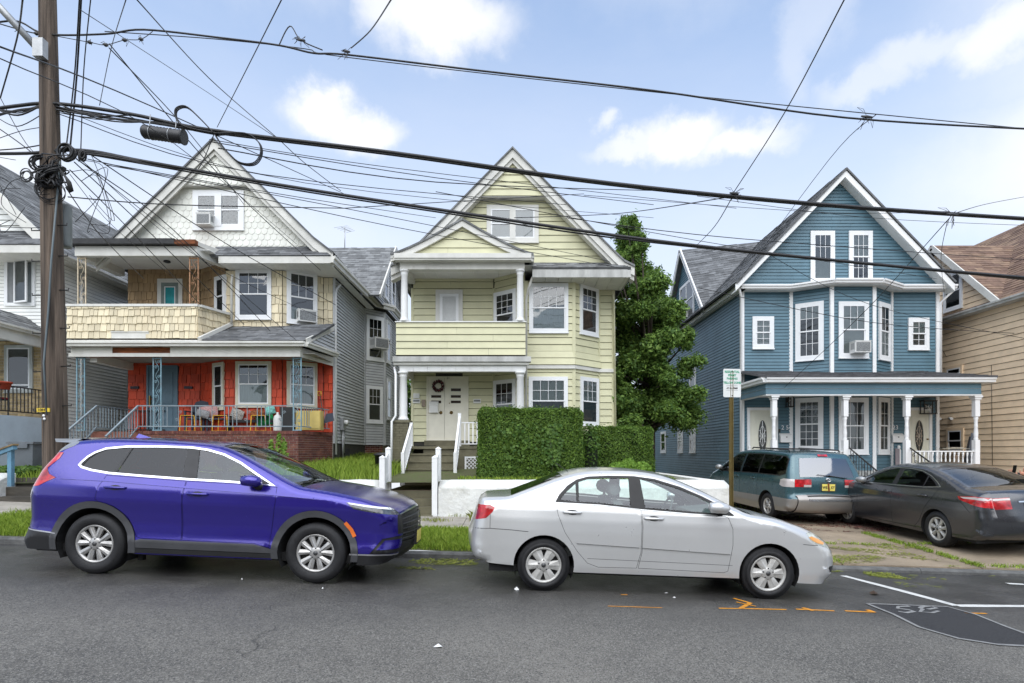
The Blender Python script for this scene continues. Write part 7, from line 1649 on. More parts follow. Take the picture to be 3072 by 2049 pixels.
C4.side('inner_shell',under_m,[[(-.85,.3),(-.85,1.0),(2.6,1.0),(3.4,.85),(3.5,.25)]],A4,inset=.03)
sA,sB = C4.sx(2.0),C4.sx(2.95); r0,r1,rt = C4.sz(1.10,False),C4.sz(1.53,False),C4.sz(1.62,False)
C4.band('roof',body_v,rt,sA); C4.band('windscreen',MATS['windscreen_glass'],sA,sB,-.94,.94); C4.band('hood',body_v,sB,C4.sz(.7,True)); C4.band('front_bumper',body_t,C4.sz(.7,True),C4.S[-1])
C4.band('rear_window',glass('rear_reflective',(.30,.32,.33),.20,.05),r0,r1,-.86,.86,inset=-.002); C4.band('rear_window_frame',clad_d,r0 - .02,r1 + .02,-.88,.88,inset=.004)
for a,b in ((-1,-.87),(.87,1)): C4.band('tailgate_pillar',body_v,r0,r1,a,b,nt=2)
C4.band('tailgate_top',body_v,r1,rt); tz0,tz1,tb = C4.sz(.88,False),C4.sz(1.05,False),C4.sz(.67,False)
C4.band('tailgate',body_v,tb,r0,-.74,.74)
for a,b in ((-1,-.74),(.74,1)):
 C4.band('tailgate_side',body_v,tb,tz0,a,b,nt=3); C4.band('tailgate_side',body_v,tz1,r0,a,b,nt=3); C4.band('tail_light_lens',MATS['lens_red'],tz0,tz1,a,b,nt=3,inset=-.004)
for a,b in ((-.74,-.52),(.52,.74)): C4.band('tail_light',MATS['lens_red'],C4.sz(.93,False),tz1,a,b,nt=4,inset=-.014); C4.band('reversing_light',MATS['lens_white'],tz0,C4.sz(.93,False),a,b,nt=4,inset=-.014)
C4.band('rear_bumper',body_t,0,tb,inset=-.03); C4.band('bumper_step',clad_d,C4.sz(.63,False),tb,-.7,.7,inset=-.034); C4.band('bumper_chrome',chr_,C4.sz(.57,False),C4.sz(.60,False),-.7,.7,inset=-.036)
C4.band('plate_recess',mat('teal_dark',(.03,.055,.065),.5),C4.sz(.80,False),C4.sz(.99,False),-.26,.26,inset=-.002)
C4.band('brake_lamp',MATS['lens_red'],C4.sz(1.56,False),C4.sz(1.595,False),-.18,.18,inset=-.012)
pp = C4.pos(C4.sz(.89,False),0,-.012); pl_ = plate_obj(van,(pp.x - .006,0,.88),-math.pi / 2,'W81  XY')
q = MB(); q.box(-.02,.02,-.0095,-.008,-.09,.10); o_ = q.build('rust_streak',wood_rot,None); o_.parent = pl_; o_.rotation_euler = (0,-.12,0)
pe = C4.pos(C4.sz(1.04,False),0,-.012); q = MB()
for rx,rz,dz in ((.06,.042,0),(.024,.04,0),(.042,.016,.016)): q.tube([(pe.x - .006,rx * math.cos(a),pe.z + dz + rz * math.sin(a)) for a in [i * math.pi / 10 for i in range(21)]],.006,5,False)
q.build('emblem',chrome,van)
pw = C4.pos(C4.sz(1.12,False),0,-.02); p2 = C4.pos(C4.sz(1.16,False),0,-.03,y=-.0); q = MB(); q.tube([(pw.x - .01,-.42,1.09),(pw.x - .015,.0,1.155)],.010,6); q.tube([(pw.x - .02,-.45,1.09),(pw.x,.25,1.17)],.007,4); q.build('rear_wiper',black_iron,van)
for sd in (-1,1):
 mirror(van,(2.55,sd * (C4.W([(2.5,1.1)])[0] + .13),1.16),galv if sd > 0 else body_v,clad_d,sd); handle(C4,van,.60,.80,.98,body_v,sd); handle(C4,van,1.50,1.72,.98,body_v,sd)
 q = MB(); q.tube([(-.45,sd * .62,1.69),(-.40,sd * .62,1.73),(1.3,sd * .63,1.755),(1.36,sd * .63,1.72)],.018,6); q.build('roof_rail',clad_d,van)
q = MB()
for x in (-.2,.9): q.tube([(x,-.62,1.74),(x,.62,1.745)],.016,6)
q.build('roof_crossbar',clad_d,van)
wheels(van,xw,(zc,zc),.325,.205,.20,'five',MATS['hubcap_silver'],.915); wells(C4,xw,(zc,zc),.392,under_m,.9,van)
q = MB(); q.box(-.8,3.5,-.82,.82,.24,.34); q.build('underbody',under_m,van); seats(van,[(2.0,.55,False),(1.1,.55,True),(.2,.55,True)],.3,interior_d)
# ================================================================== planting and walls
def np_mesh(name,V,nper,m,parent=None,kind='stuff',smooth=False):
 """V: (n*nper,3) array of polygons with nper corners each"""
 V = np.asarray(V,float).reshape(-1,3); n = len(V) // nper
 if parent is not None: V = V - np.array(_o(parent))
 me = bpy.data.meshes.new(name); me.vertices.add(len(V)); me.vertices.foreach_set('co',V.ravel()); me.loops.add(len(V)); me.loops.foreach_set('vertex_index',np.arange(len(V),dtype=np.int32))
 me.polygons.add(n); me.polygons.foreach_set('loop_start',np.arange(n,dtype=np.int32) * nper); me.update(calc_edges=True); me.materials.append(m)
 o = bpy.data.objects.new(name,me); COL.objects.link(o); ORG[o.name] = _o(parent)
 if parent is not None: o.parent = parent
 if kind: o['kind'] = kind
 return o
def leaf_mat(name,c1,c2,var=.45,trans=.35):
 m = bpy.data.materials.new(name); m.use_nodes = True; t = m.node_tree; b = t.nodes['Principled BSDF']; nn = t.nodes.new; ln = t.links.new
 g = nn('ShaderNodeNewGeometry'); r = nn('ShaderNodeValToRGB'); ln(g.outputs['Random Per Island'],r.inputs[0])
 r.color_ramp.elements[0].color = (*c1,1); r.color_ramp.elements[1].color = (*c2,1); e = r.color_ramp.elements.new(.5); e.color = tuple((a + q) / 2 * .85 for a,q in zip(c1,c2)) + (1,)
 ln(r.outputs[0],b.inputs['Base Color']); b.inputs['Roughness'].default_value = .55; b.inputs['Specular IOR Level'].default_value = .3
 tr = nn('ShaderNodeBsdfTranslucent'); ln(r.outputs[0],tr.inputs[0]); mx = nn('ShaderNodeMixShader'); mx.inputs[0].default_value = trans; ln(b.outputs[0],mx.inputs[1]); ln(tr.outputs[0],mx.inputs[2]); ln(mx.outputs[0],t.nodes['Material Output'].inputs[0])
 MATS[name] = m; return m
R = np.random.default_rng(11)
def leaves(pts,nrm,size,tilt=.6,asp=.55):
 n = len(pts); d = nrm + R.normal(0,tilt,(n,3)); d /= np.linalg.norm(d,axis=1)[:,None] + 1e-9
 a = np.cross(d,R.normal(0,1,(n,3))); a /= np.linalg.norm(a,axis=1)[:,None] + 1e-9; b = np.cross(d,a); s = size * R.uniform(.6,1.35,(n,1))
 V = np.stack([pts - a * s,pts + b * s * asp + d * s * .12,pts + a * s,pts - b * s * asp + d * s * .12],1); return V.reshape(-1,3)
def blades(pts,h,w,lean=.5):
 n = len(pts); th = R.uniform(0,2 * np.pi,n); a = np.stack([np.cos(th),np.sin(th),np.zeros(n)],1); hh = h * R.uniform(.45,1.25,(n,1)); th2 = R.uniform(0,2 * np.pi,n); l = np.stack([np.cos(th2),np.sin(th2),np.zeros(n)],1) * hh * lean * R.uniform(.1,1.3,(n,1))
 up = np.array([[0,0,1.0]]); mid = pts + up * hh * .6 + l * .35; return np.stack([pts - a * w,pts + a * w,mid + a * w * .7,pts + up * hh * .95 + l,mid - a * w * .7],1).reshape(-1,3)
grass_m = leaf_mat('grass_blade',(.15,.25,.022),(.42,.55,.085)); grass_y = leaf_mat('grass_clipping',(.20,.24,.03),(.34,.36,.08)); hedge_m = leaf_mat('hedge_leaf',(.05,.115,.018),(.19,.31,.045)); tree_m = leaf_mat('tree_leaf',(.06,.13,.03),(.23,.36,.07)); lime_m = leaf_mat('lime_leaf',(.13,.26,.03),(.26,.42,.06)); weed_m = leaf_mat('weed_leaf',(.05,.12,.02),(.14,.24,.04))
zv = np.vectorize(z_verge); zy = np.vectorize(z_yard); zrd = np.vectorize(z_road)
def gpts(n,x0,x1,y0,y1,zf,dens=None):
 x,y = R.uniform(x0,x1,n),R.uniform(y0,y1,n); k = np.sin(x * 2.7 + 1.3 * np.sin(y * 3.1)) * np.sin(y * 4.3 + np.sin(x * 1.9)) > (dens if dens is not None else -2); x,y = x[k],y[k]; return np.stack([x,y,zf(x,y)],1)
V = [blades(gpts(26000,-9.5,-3.25,9.0,11.0,zv),.13,.006),blades(gpts(27000,-2.1,3.3,9.0,10.95,zv),.11,.006),blades(gpts(3500,-9.5,-3.3,10.7,11.3,zv,.1),.2,.007)]
np_mesh('verge_grass',np.vstack(V),5,grass_m,None)
V = [blades(gpts(3800,-5.9,-3.0,13.3,17.5,zy),.30,.008),blades(gpts(5200,-13,-6,13.3,15.6,zy),.26,.010),blades(gpts(1800,-1.3,4,13.35,14.2,zy),.07,.01),blades(gpts(7000,-5.9,-3.2,14.5,21,zy),.25,.010),blades(gpts(2500,2,7.2,14,28,zy),.08,.012)]
np_mesh('yard_grass',np.vstack(V),5,grass_m,None)
V = [blades(gpts(2600,-3.3,-.9,10.7,12.9,zv,.45),.08,.006),blades(gpts(2600,-.9,.8,12.1,12.85,zv),.16,.006,.9),blades(gpts(1500,-1.4,3.4,9.0,10.9,zv,.6),.15,.006,1)]
np_mesh('dry_grass',np.vstack(V),5,grass_y,None)
def flat_clip(p,s):
 n = len(p); th = R.uniform(0,6.28,n); a = np.stack([np.cos(th),np.sin(th),R.uniform(-.1,.25,n)],1) * s * R.uniform(.4,1.4,(n,1)); b = np.stack([-np.sin(th),np.cos(th),np.zeros(n)],1) * s * .14; q = p + [0,0,.006]; return np.stack([q - a - b,q + a - b,q + a + b + [0,0,.004],q - a + b],1).reshape(-1,3)
V = [flat_clip(gpts(2600,3.5,7.0,8.98,10.9,zv,.1),.05),flat_clip(gpts(1100,5,9.5,10.4,11.2,zv,.3),.05),flat_clip(gpts(1200,4.4,5.8,8.3,8.83,zrd,0),.04),flat_clip(gpts(700,3.9,10,7.4,8.8,zrd,.55),.04),flat_clip(gpts(900,-1.6,.2,7.9,8.8,zrd,.2),.05),flat_clip(gpts(500,-6,3,8.5,8.84,zrd,.3),.04)]
# grass in the driveway joints
def along(pts,n,w,zf):
 t = R.uniform(0,1,n); a,b = np.array(pts[0]),np.array(pts[1]); p = a + (b - a) * t[:,None] + R.normal(0,w,(n,2)); k = np.sin(t * 31) + np.sin(t * 73) > -.7; p = p[k]; return np.stack([p[:,0],p[:,1],zf(p[:,0],p[:,1])],1)
np_mesh('grass_clippings',np.vstack(V),4,grass_y,None)
V = [blades(along(((5.2,9),(5.2,13)),500,.03,zv),.05,.006,1),blades(along(((7.4,9),(7.4,12)),1400,.035,zv),.06,.006,1),blades(along(((3.6,10.75),(10,10.75)),1500,.04,zv),.05,.006,1),blades(along(((9.9,8.98),(9.9,11)),500,.04,zv),.05,.006,1),blades(gpts(1500,3.45,4.9,8.95,9.35,zv,-.1),.07,.006,1),blades(along(((-3.2,11),(3.3,11)),900,.05,zv),.07,.006,1),blades(along(((7.6,9.05),(9.6,9.02)),600,.05,zv),.05,.006,1)]
np_mesh('joint_grass',np.vstack(V),5,grass_m,None)
mulch = mat('red_mulch',srgb('#6b2a22'),.95,var=.3,island=.6); np_mesh('red_mulch',flat_clip(gpts(6000,6.2,11.5,12.2,14.6,zv,-.35) ,.045),4,mulch,None)
np_mesh('leaf_litter',flat_clip(gpts(1500,5.5,13,9.4,12.5,zv,.15),.016),4,mat('litter_brown',(.09,.055,.03),.9,island=.6),None)
# retaining walls
def ret_wall(x0,x1,label,endr=False):
 t = thing('retaining_wall',((x0 + x1) / 2,13.0,.2),label,'wall'); m = MB(); n = max(2,int((x1 - x0) / .25)); rnd = random.Random(x0)
 pr = [(12.86,-.3),(12.86,.80),(12.90,.87),(13.22,.985),(13.30,.97),(13.32,-.3)]; k = len(pr)
 for i in range(n + 1):
  x = x0 + (x1 - x0) * i / n; e = .03 if i in (0,n) else 0
  for j,(y,z) in enumerate(pr): m.v.append((x,y + rnd.uniform(-.007,.007),z + rnd.uniform(-.008,.008) - (e if j in (2,3) else 0)))
 for i in range(n):
  for j in range(k): m.f.append((i * k + j,(i + 1) * k + j,(i + 1) * k + (j + 1) % k,i * k + (j + 1) % k)); m.sm.append(j in (1,2))
 m.f += [tuple(range(k))[::-1],tuple(range(n * k,n * k + k))]; m.sm += [False,False]; m.build('masonry',stucco,t); return t
ret_wall(-1.66,4.93,'whitewashed low retaining wall right of the steps, behind the silver sedan'); ret_wall(-7.6,-3.0,'whitewashed low retaining wall left of the steps, behind the violet blue SUV')
m = MB(); m.box(4.62,4.93,13.3,20,-.2,.95); m.build_thing('side_wall',stucco,(4.8,16,0),'whitewashed wall running back beside the concrete driveway','wall')
# left steps with blue rail
ls = thing('front_steps',(-11.4,13.2,.5),'dark wooden front steps rising from the pavement at the left of the pole','steps')
for i in range(3): m = MB(); m.box(-12.6,-10.3,12.75 + i * .28,13.06 + i * .28 + .5,.3,.62 + i * .2); m.build('step',dark_wood,ls)
m = MB(); m.box(-14,-10.0,13.85,15.2,.5,1.03); m.build('landing',concrete_tan,ls)
for x0,x1,lb in ((-16,-11.55,'whitewashed retaining wall left of the dark wooden steps'),(-10.25,-7.9,'whitewashed retaining wall between the dark wooden steps and the pole')): ret_wall(x0,x1,lb).location.z += .15
bl_ = thing('handrail',(-11.1,13.0,.9),'weathered blue wooden handrail beside the dark steps left of the pole','handrail'); bw = mat('blue_wood',srgb('#5f88a0'),.7,var=.15,dirt=.4,dirtcol=(.2,.15,.1))
px_ = PX(25,12.8); m = MB(); m.box(px_ - .045,px_ + .045,12.75,12.84,.85,PZ(1033,12.8)); m.build('post',bw,bl_); m = MB(); m.bar((PX(38,12.8),12.75,PZ(1026,12.8)),(PX(-45,12.8),12.9,PZ(1052,12.8)),.09,.11); m.build('rail',bw,bl_); m = MB(); m.bar((PX(40,12.8),12.75,PZ(1020.5,12.8)),(PX(-45,12.8),12.9,PZ(1046,12.8)),.14,.035); m.build('rail_cap',mat('brown_cap',srgb('#7d6a4c'),.8,var=.2),bl_)
# bins
def bin_(x,y,z,w,h,m_,label,rnd_=False):
 t = thing('wheelie_bin' if not rnd_ else 'dustbin',(x,y,z),label,'bin'); m = MB(); a,b = w * .40,w * .5
 if rnd_: m.lathe([(0,0),(a,0),(b,h * .93),(b + .02,h * .93),(b + .02,h * .98)],(x,y,z),24)
 else: m.add([(x - a,y - a,z),(x + a,y - a,z),(x + a,y + a,z),(x - a,y + a,z),(x - b,y - b,z + h * .9),(x + b,y - b,z + h * .9),(x + b,y + b,z + h * .9),(x - b,y + b,z + h * .9)],[(0,3,2,1),(4,5,6,7),(0,1,5,4),(1,2,6,5),(2,3,7,6),(3,0,4,7)])
 m.build('body',m_,t); m = MB()
 if rnd_: m.lathe([(b + .025,h * .97),(b + .03,h),(b * .6,h * 1.06),(0,h * 1.07)],(x,y,z),24)
 else: m.box(x - b - .03,x + b + .03,y - b - .03,y + b + .03,z + h * .9,z + h * .96); m.box(x - b + .05,x + b - .1,y - b - .05,y - b - .03,z + h * .78,z + h * .9)
 m.build('lid' if rnd_ else 'rim',m_,t)
bin_(-12.05,14.3,1.05,.60,.86,mat('bin_grey',(.12,.135,.15),.55,var=.1),'grey plastic refuse bin on the grass against the pale blue wall'); bin_(PX(878,15.2),15.2,.95,.42,.62,mat('bin_black',(.02,.02,.022),.4),'black round dustbin beside the white gate wing of the green house',True)
# hedges
def hedge(x0,x1,y0,y1,z0,z1,n,label,sz=.023,m_=None,r=.16):
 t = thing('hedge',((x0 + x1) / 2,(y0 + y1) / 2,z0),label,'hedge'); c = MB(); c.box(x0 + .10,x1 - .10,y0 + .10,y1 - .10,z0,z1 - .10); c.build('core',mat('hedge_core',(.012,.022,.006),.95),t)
 P_,N_ = [],[]; A = [((y0,0),(x1 - x0) * (z1 - z0)),((x0,1),(y1 - y0) * (z1 - z0)),((x1,2),(y1 - y0) * (z1 - z0)),((z1,3),(x1 - x0) * (y1 - y0))]; tot = sum(a[1] for a in A)
 for (v,kd),ar in A:
  k = int(n * ar / tot); u,w = R.uniform(0,1,k),R.uniform(0,1,k); dp = -np.abs(R.normal(0,.04,k)) + .045 * np.sin(u * 9 + 2 * w) * np.sin(w * 7 + u * 3) + .025 * np.sin(u * 23 + 5 * w) + np.where(R.uniform(0,1,k) > .95,R.uniform(0,.10,k),0)
  if kd == 0: P_.append(np.stack([x0 + u * (x1 - x0),y0 - dp,z0 + w * (z1 - z0)],1)); N_.append(np.tile([0,-1,.25],(k,1)))
  elif kd in (1,2): s_ = -1 if kd == 1 else 1; P_.append(np.stack([v + s_ * dp,y0 + u * (y1 - y0),z0 + w * (z1 - z0)],1)); N_.append(np.tile([s_,0,.2],(k,1)))
  else: P_.append(np.stack([x0 + u * (x1 - x0),y0 + w * (y1 - y0),z1 + dp],1)); N_.append(np.tile([0,0,1],(k,1)))
 P_,N_ = np.vstack(P_),np.vstack(N_)
 cx,cz = (x0 + x1) / 2,z1; qx = np.abs(P_[:,0] - cx) / ((x1 - x0) / 2); qz = (P_[:,2] - z0) / (z1 - z0); cut = (qx > .93) & (qz > .93); P_[cut,2] -= (qx[cut] - .93) * 1.2
 np_mesh('foliage',leaves(P_,N_,sz,.55),4,m_ or hedge_m,t); return t
h1 = hedge(-.83,1.74,14.0,15.2,.88,2.70,52000,'tall box shaped clipped hedge with a climbing vine in front of the green house'); hedge(2.22,3.80,15.3,16.4,.95,2.30,22000,'shorter clipped hedge right of the tall one beneath the tree')
p = np.stack([R.normal(.98,.10,420) + .05 * np.sin(np.linspace(0,9,420)),R.uniform(13.90,13.97,420),R.uniform(1.3,2.3,420)],1); p2 = np.stack([R.normal(.15,.30,170),R.uniform(13.90,13.98,170),R.normal(1.85,.30,170)],1)
vn = thing('climbing_vine',(.9,13.93,1.0),'pale leaved vine climbing over the front of the tall clipped hedge','vine'); np_mesh('vine_leaf_mass',leaves(np.vstack([p,p2]),np.tile([0,-1,.3],(590,1)),.045,.4,.8),4,weed_m,vn); m = MB(); m.tube([(.95,13.95,.9),(1.0,13.92,1.4),(.93,13.92,1.9),(1.0,13.93,2.3)],.006,4); m.build('stem',dark_wood,vn)
def bush(x,y,z,rx,rz,n,m_,label,name='bush',sz=.03,cat='shrub'):
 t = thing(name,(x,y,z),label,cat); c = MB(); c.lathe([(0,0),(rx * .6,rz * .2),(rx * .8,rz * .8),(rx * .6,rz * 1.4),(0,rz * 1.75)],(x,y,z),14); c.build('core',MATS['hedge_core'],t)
 d = R.normal(0,1,(n,3)); d /= np.linalg.norm(d,axis=1)[:,None]; d[:,2] = np.abs(d[:,2]) * np.where(R.uniform(0,1,n) > .2,1,-.6); p = d * np.array([rx,rx,rz]) * R.uniform(.86,1.06,(n,1)) + [x,y,z + rz * .9]; np_mesh('foliage',leaves(p,d,sz,.5),4,m_,t); return t
for i,(px,r) in enumerate(((1419,.26),(1446,.22),(1472,.24))): bush(PX(px,14.0),14.0 + (i % 2) * .2,.96,r,.22 if i != 1 else .26,1500,lime_m,['bright lime round shrub, first of three below the shorter hedge','bright lime round shrub, middle of three below the shorter hedge','bright lime round shrub nearest the driveway below the shorter hedge'][i],'round_shrub',.028)
bush(PX(1352,14.8),14.8,.9,.30,.75,900,weed_m,'loose flowering bush between the two clipped hedges','flowering_bush',.04)
bush(PX(738,15.4),15.6,1.0,.1,.05,30,weed_m,'low weed beside the brick porch','weed')
for i,(px,h) in enumerate(((545,.35),(622,.55),(640,.75),(652,.6))):
 x = PX(px,15.6); t = thing('tall_weed',(x,15.6,.95),['leafy weed against the brick porch, farthest left, just above the SUV roof','leafy weed against the brick porch above the SUV windscreen top','tallest leafy weed against the brick porch wall','leafy weed right of the tallest one against the brick porch wall'][i],'weed')
 H = h + .45; m = MB(); m.tube([(x,15.6,.95),(x + .02,15.6,.95 + H)],.008,4); m.build('stem',weed_m,t,fixn=False); k = 150; q = R.uniform(.25,1,k); th = R.uniform(0,6.28,k); rr = .16 * (1.15 - q); np_mesh('foliage',leaves(np.stack([x + rr * np.cos(th),15.6 + rr * np.sin(th),.95 + q * H],1),np.stack([np.cos(th),np.sin(th),.5 + 0 * q],1),.06,.3,.4),4,lime_m if i != 0 else weed_m,t)
for i,(px,py,d) in enumerate(((60,1062,13.8),(78,1050,14.2),(20,1060,13.9))): bush(PX(px,d),d,1.02,.3,.14,500,weed_m,['ground weeds just right of the blue handrail','weeds growing behind the grey bin','weeds growing left of the blue handrail'][i],'weed_clump',.045,'weed')
# trees
bark = mat('bark',(.10,.08,.06),.95,var=.3,bump=.02,bscale=20,stretch=(1,1,.2))
def tree(x,y,z0,clumps,n,label,sz=.10,m_=None,trunk_h=4.0,r=.16):
 t = thing('tree',(x,y,z0),label,'tree'); m = MB(); m.tube([(x,y,z0),(x + .05,y,z0 + trunk_h * .5),(x - .05,y + .1,z0 + trunk_h),(x,y,z0 + trunk_h * 1.8)],[r * 1.3,r,r * .7,r * .3],10)
 for c in clumps[::2]: m.tube([(x,y,min(c[2] - .3,z0 + trunk_h * 1.5)),((x + c[0]) / 2,(y + c[1]) / 2,(c[2] + min(c[2] - .3,z0 + trunk_h)) / 2),(c[0],c[1],c[2])],[r * .4,r * .25,r * .1],6)
 m.build('trunk',bark,t); P_,N_ = [],[]; vol = [c[3] ** 2 for c in clumps]; tot = sum(vol)
 for c,v in zip(clumps,vol):
  k = int(n * v / tot); d = R.normal(0,1,(k,3)); d /= np.linalg.norm(d,axis=1)[:,None]; rr = c[3] * (R.uniform(.15,1,(k,1)) ** .5) * np.clip(R.normal(1.05,.22,(k,1)),.5,1.7) * (1 + .18 * np.sin(d[:,:1] * 7 + c[0] * 5) * np.sin(d[:,2:] * 6)); P_.append(d * rr * [1,1,.8] + [c[0],c[1],c[2]]); N_.append(d * .6 + [0,-.1,.7])
 np_mesh('crown',leaves(np.vstack(P_),np.vstack(N_),sz,.8,.45),4,m_ or tree_m,t); return t
rnd = random.Random(4); cl_ = []
for i in range(95):
 q = i / 94; z = 2.7 + q * 7.2; wv = (2.15 * (1 - q) ** .8 + .12) * (.85 if q < .06 else 1); a = rnd.uniform(0,6.28); rr = wv * rnd.uniform(.15,.85)
 cl_.append((4.82 - .7 * q + rr * math.cos(a),20.4 + rr * .8 * math.sin(a),z,rnd.uniform(.30,.66) * (1 - .45 * q)))
cl_ += [(PX(a + rnd.uniform(-16,16),18.9),18.9 + rnd.uniform(-.3,.3),PZ(b + rnd.uniform(-18,18),18.9),r_ * rnd.uniform(.45,.7)) for k in range(3) for a,b,r_ in ((1402,868,.42),(1425,905,.5),(1400,930,.35),(1440,960,.4),(1560,955,.4),(1585,900,.45),(1590,840,.5),(1575,770,.5),(1530,860,.6),(1515,790,.6),(1540,715,.55),(1505,640,.5),(1520,935,.55),(1480,700,.5),(1440,520,.3),(1455,560,.35),(1425,590,.3))]
tree(4.9,20.4,.9,cl_,135000,'leafy green tree standing between the green and the blue house',.066,trunk_h=3.2)
for i,(px,d,z,r_) in enumerate(((926,30,3.8,1.3),(1400,40,3,2.5),(1310,45,3,2.0))): x = PX(px,d); tree(x,d,.8,[(x + rnd.uniform(-r_,r_) * .6,d + rnd.uniform(-1,1),z + rnd.uniform(-.8,1.2),r_ * .6) for k in range(8)],5000,['background tree seen behind the porch of the green house','background tree far behind the leafy tree','background tree behind the green house'][i],.16,weed_m if i == 0 else tree_m)
# ================================================================== pole, cables, sign, porch things, person
PD = 9.05; xp0,xp1 = PX(132,PD),PX(108,PD); zg0 = z_verge(-7.2,PD)
pole = thing('utility_pole',(xp0,PD,zg0),'weathered brown wooden utility pole with climbing spikes and tangled cables at the kerb','utility pole')
m = MB(); N_p = 24; pz = [zg0 - .1 + i * (10.2) / N_p for i in range(N_p + 1)]; rp = lambda z: .183 - .0075 * z; cxp = lambda z: xp0 + (xp1 - xp0) * z / 9.0
base = len(m.v); nn = 28; rnd = random.Random(9)
for z in pz:
 for k in range(nn):
  th = 2 * math.pi * k / nn; r_ = rp(z) * (1 + (-.06 if k in (19,20) else 0) + rnd.uniform(-.006,.006)); m.v.append((cxp(z) + r_ * math.cos(th),PD + r_ * math.sin(th),z))
for i in range(N_p):
 for k in range(nn): m.f.append((i * nn + k,i * nn + (k + 1) % nn,(i + 1) * nn + (k + 1) % nn,(i + 1) * nn + k)); m.sm.append(True)
m.build('shaft',pole_wood,pole)
for k,py in enumerate((668,755,842,932,1008,590,520)):
 for s in (-1,1): z = PZ(py + (12 if s < 0 else 0),PD); x0 = cxp(z) + s * rp(z) * .9; m = MB(); m.tube([(x0,PD - .05,z),(x0 + s * .15,PD - .05,z),(x0 + s * .15,PD - .05,z + .035)],.009,6); m.build('climbing_spike',black_iron,pole)
zt_ = PZ(943,PD); m = MB(); m.box(cxp(zt_) - .15,cxp(zt_) + .05,PD - rp(zt_) - .006,PD - rp(zt_) + .03,zt_ - .03,zt_ + .03); tg_ = m.build('number_tag',mat('tag_yellow',srgb('#e3c43a'),.4),pole)
tm_ = text_mesh(pole,'10847',(cxp(zt_) - .06,PD - rp(zt_) - .008,zt_),.06,black_iron,name='tag_lettering'); m = MB()
for a,b in ((0,-.09),(.01,-.14)): m.lathe([(0,0),(.022,.003),(.02,.01)],(cxp(zt_) - .04 + a,PD - rp(zt_) - .012,zt_ + b),10,'y')
m.build('tag_disc',vinyl,pole)
m = MB(); m.tube([(cxp(2.5) + .01,PD - rp(2.5) - .005,2.2),(cxp(3) - .03,PD - rp(3) - .006,3.0),(cxp(3.5) + .05,PD - rp(3.5) - .01,3.8),(cxp(4) + .11,PD - .17,4.6),(cxp(5) + .17,PD - .05,6.2)],.014,6); m.build('riser_cable',mat('cable_blue_grey',(.12,.15,.16),.5),pole)
# street lamp arm
m = MB(); z1,z0 = PZ(134,PD),PZ(-110,PD); m.tube([(cxp(z1) - .02,PD - .17,z1 + .02),(PX(0,PD - .1),PD - .3,PZ(24,PD)),(PX(-260,PD),PD - .8,PZ(-170,PD))],.055,10); m.build('lamp_arm',galv,pole); m = MB(); m.box(cxp(z1) - .06,cxp(z1) + .10,PD - .24,PD - .13,z1 - .12,z1 + .16); m.build('arm_bracket',galv,pole)
# transformer-like grey canister behind, splice bundles
m = MB(); zq0,zq1 = PZ(567,9.3),PZ(470,9.3); m.lathe([(0,0),(.09,0),(.10,.03),(.10,zq1 - zq0 - .05),(.09,zq1 - zq0),(0,zq1 - zq0 + .02)],(PX(146,9.3),9.32,zq0),16); m.build_thing('pole_canister',mat('canister_grey',(.22,.24,.23),.5,var=.1),(PX(146,9.3),9.32,zq0),'grey metal canister strapped behind the utility pole','canister')
def coil(mb,c,r,u,v,turns,rad,seed=0,n=22):
 rr = random.Random(seed)
 for t in range(turns):
  a = rr.uniform(-.02,.02); q = r * rr.uniform(.85,1.1); o = Vector((rr.uniform(-.03,.03),rr.uniform(-.04,.04),rr.uniform(-.03,.03))); mb.tube([Vector(c) + o + Vector(u) * q * math.cos(2 * math.pi * i / n) + Vector(v) * q * math.sin(2 * math.pi * i / n) for i in range(n + 1)],rad,5,False)
tangle = thing('cable_bundle',(cxp(5.5),PD,PZ(400,PD)),'dense black tangle of coiled cables wrapped around the utility pole','cable bundle')
for px,py,r,tn,rad,uv in ((152,352,.11,5,.016,0),(189,358,.06,4,.014,1),(95,375,.12,12,.010,2),(112,410,.14,14,.010,2),(128,395,.13,10,.010,3),(62,405,.09,4,.008,0),(90,425,.08,5,.009,1),(115,440,.16,5,.006,2)):
 u,v = [((1,0,0),(0,0,1)),((.5,.2,0),(.2,0,1)),((.6,.8,.1),(.1,.1,1)),((.9,.1,.4),(0,.9,.3))][uv]; m = MB(); coil(m,P(px,py,PD - .12),r,u,v,tn,rad,int(px)); m.build('coil',cable_m,tangle)
m = MB(); rnd = random.Random(2)
for i in range(34):
 a = P(100 + rnd.uniform(-14,30),380 + rnd.uniform(-30,40),PD - rnd.uniform(.1,.25)); b = a + Vector((rnd.uniform(-.25,.25),rnd.uniform(-.05,.1),rnd.uniform(-.3,.1))); c = (a + b) / 2 + Vector((rnd.uniform(-.2,.2),-.05,rnd.uniform(-.2,.1))); m.tube([a,c,b],rnd.choice((.006,.010,.016)),5)
for i in range(9): a = P(135,385,PD - .2); m.tube([a,P(150 + i * 1.5,410 + i,PD - .25),P(160 + i,442 - i * .5,PD - .2),P(150,425,PD - .2),a + Vector((.02,0,-.05))],.008,5)
m.build('loose_cable',cable_m,tangle,kind='stuff')
ns = [0]
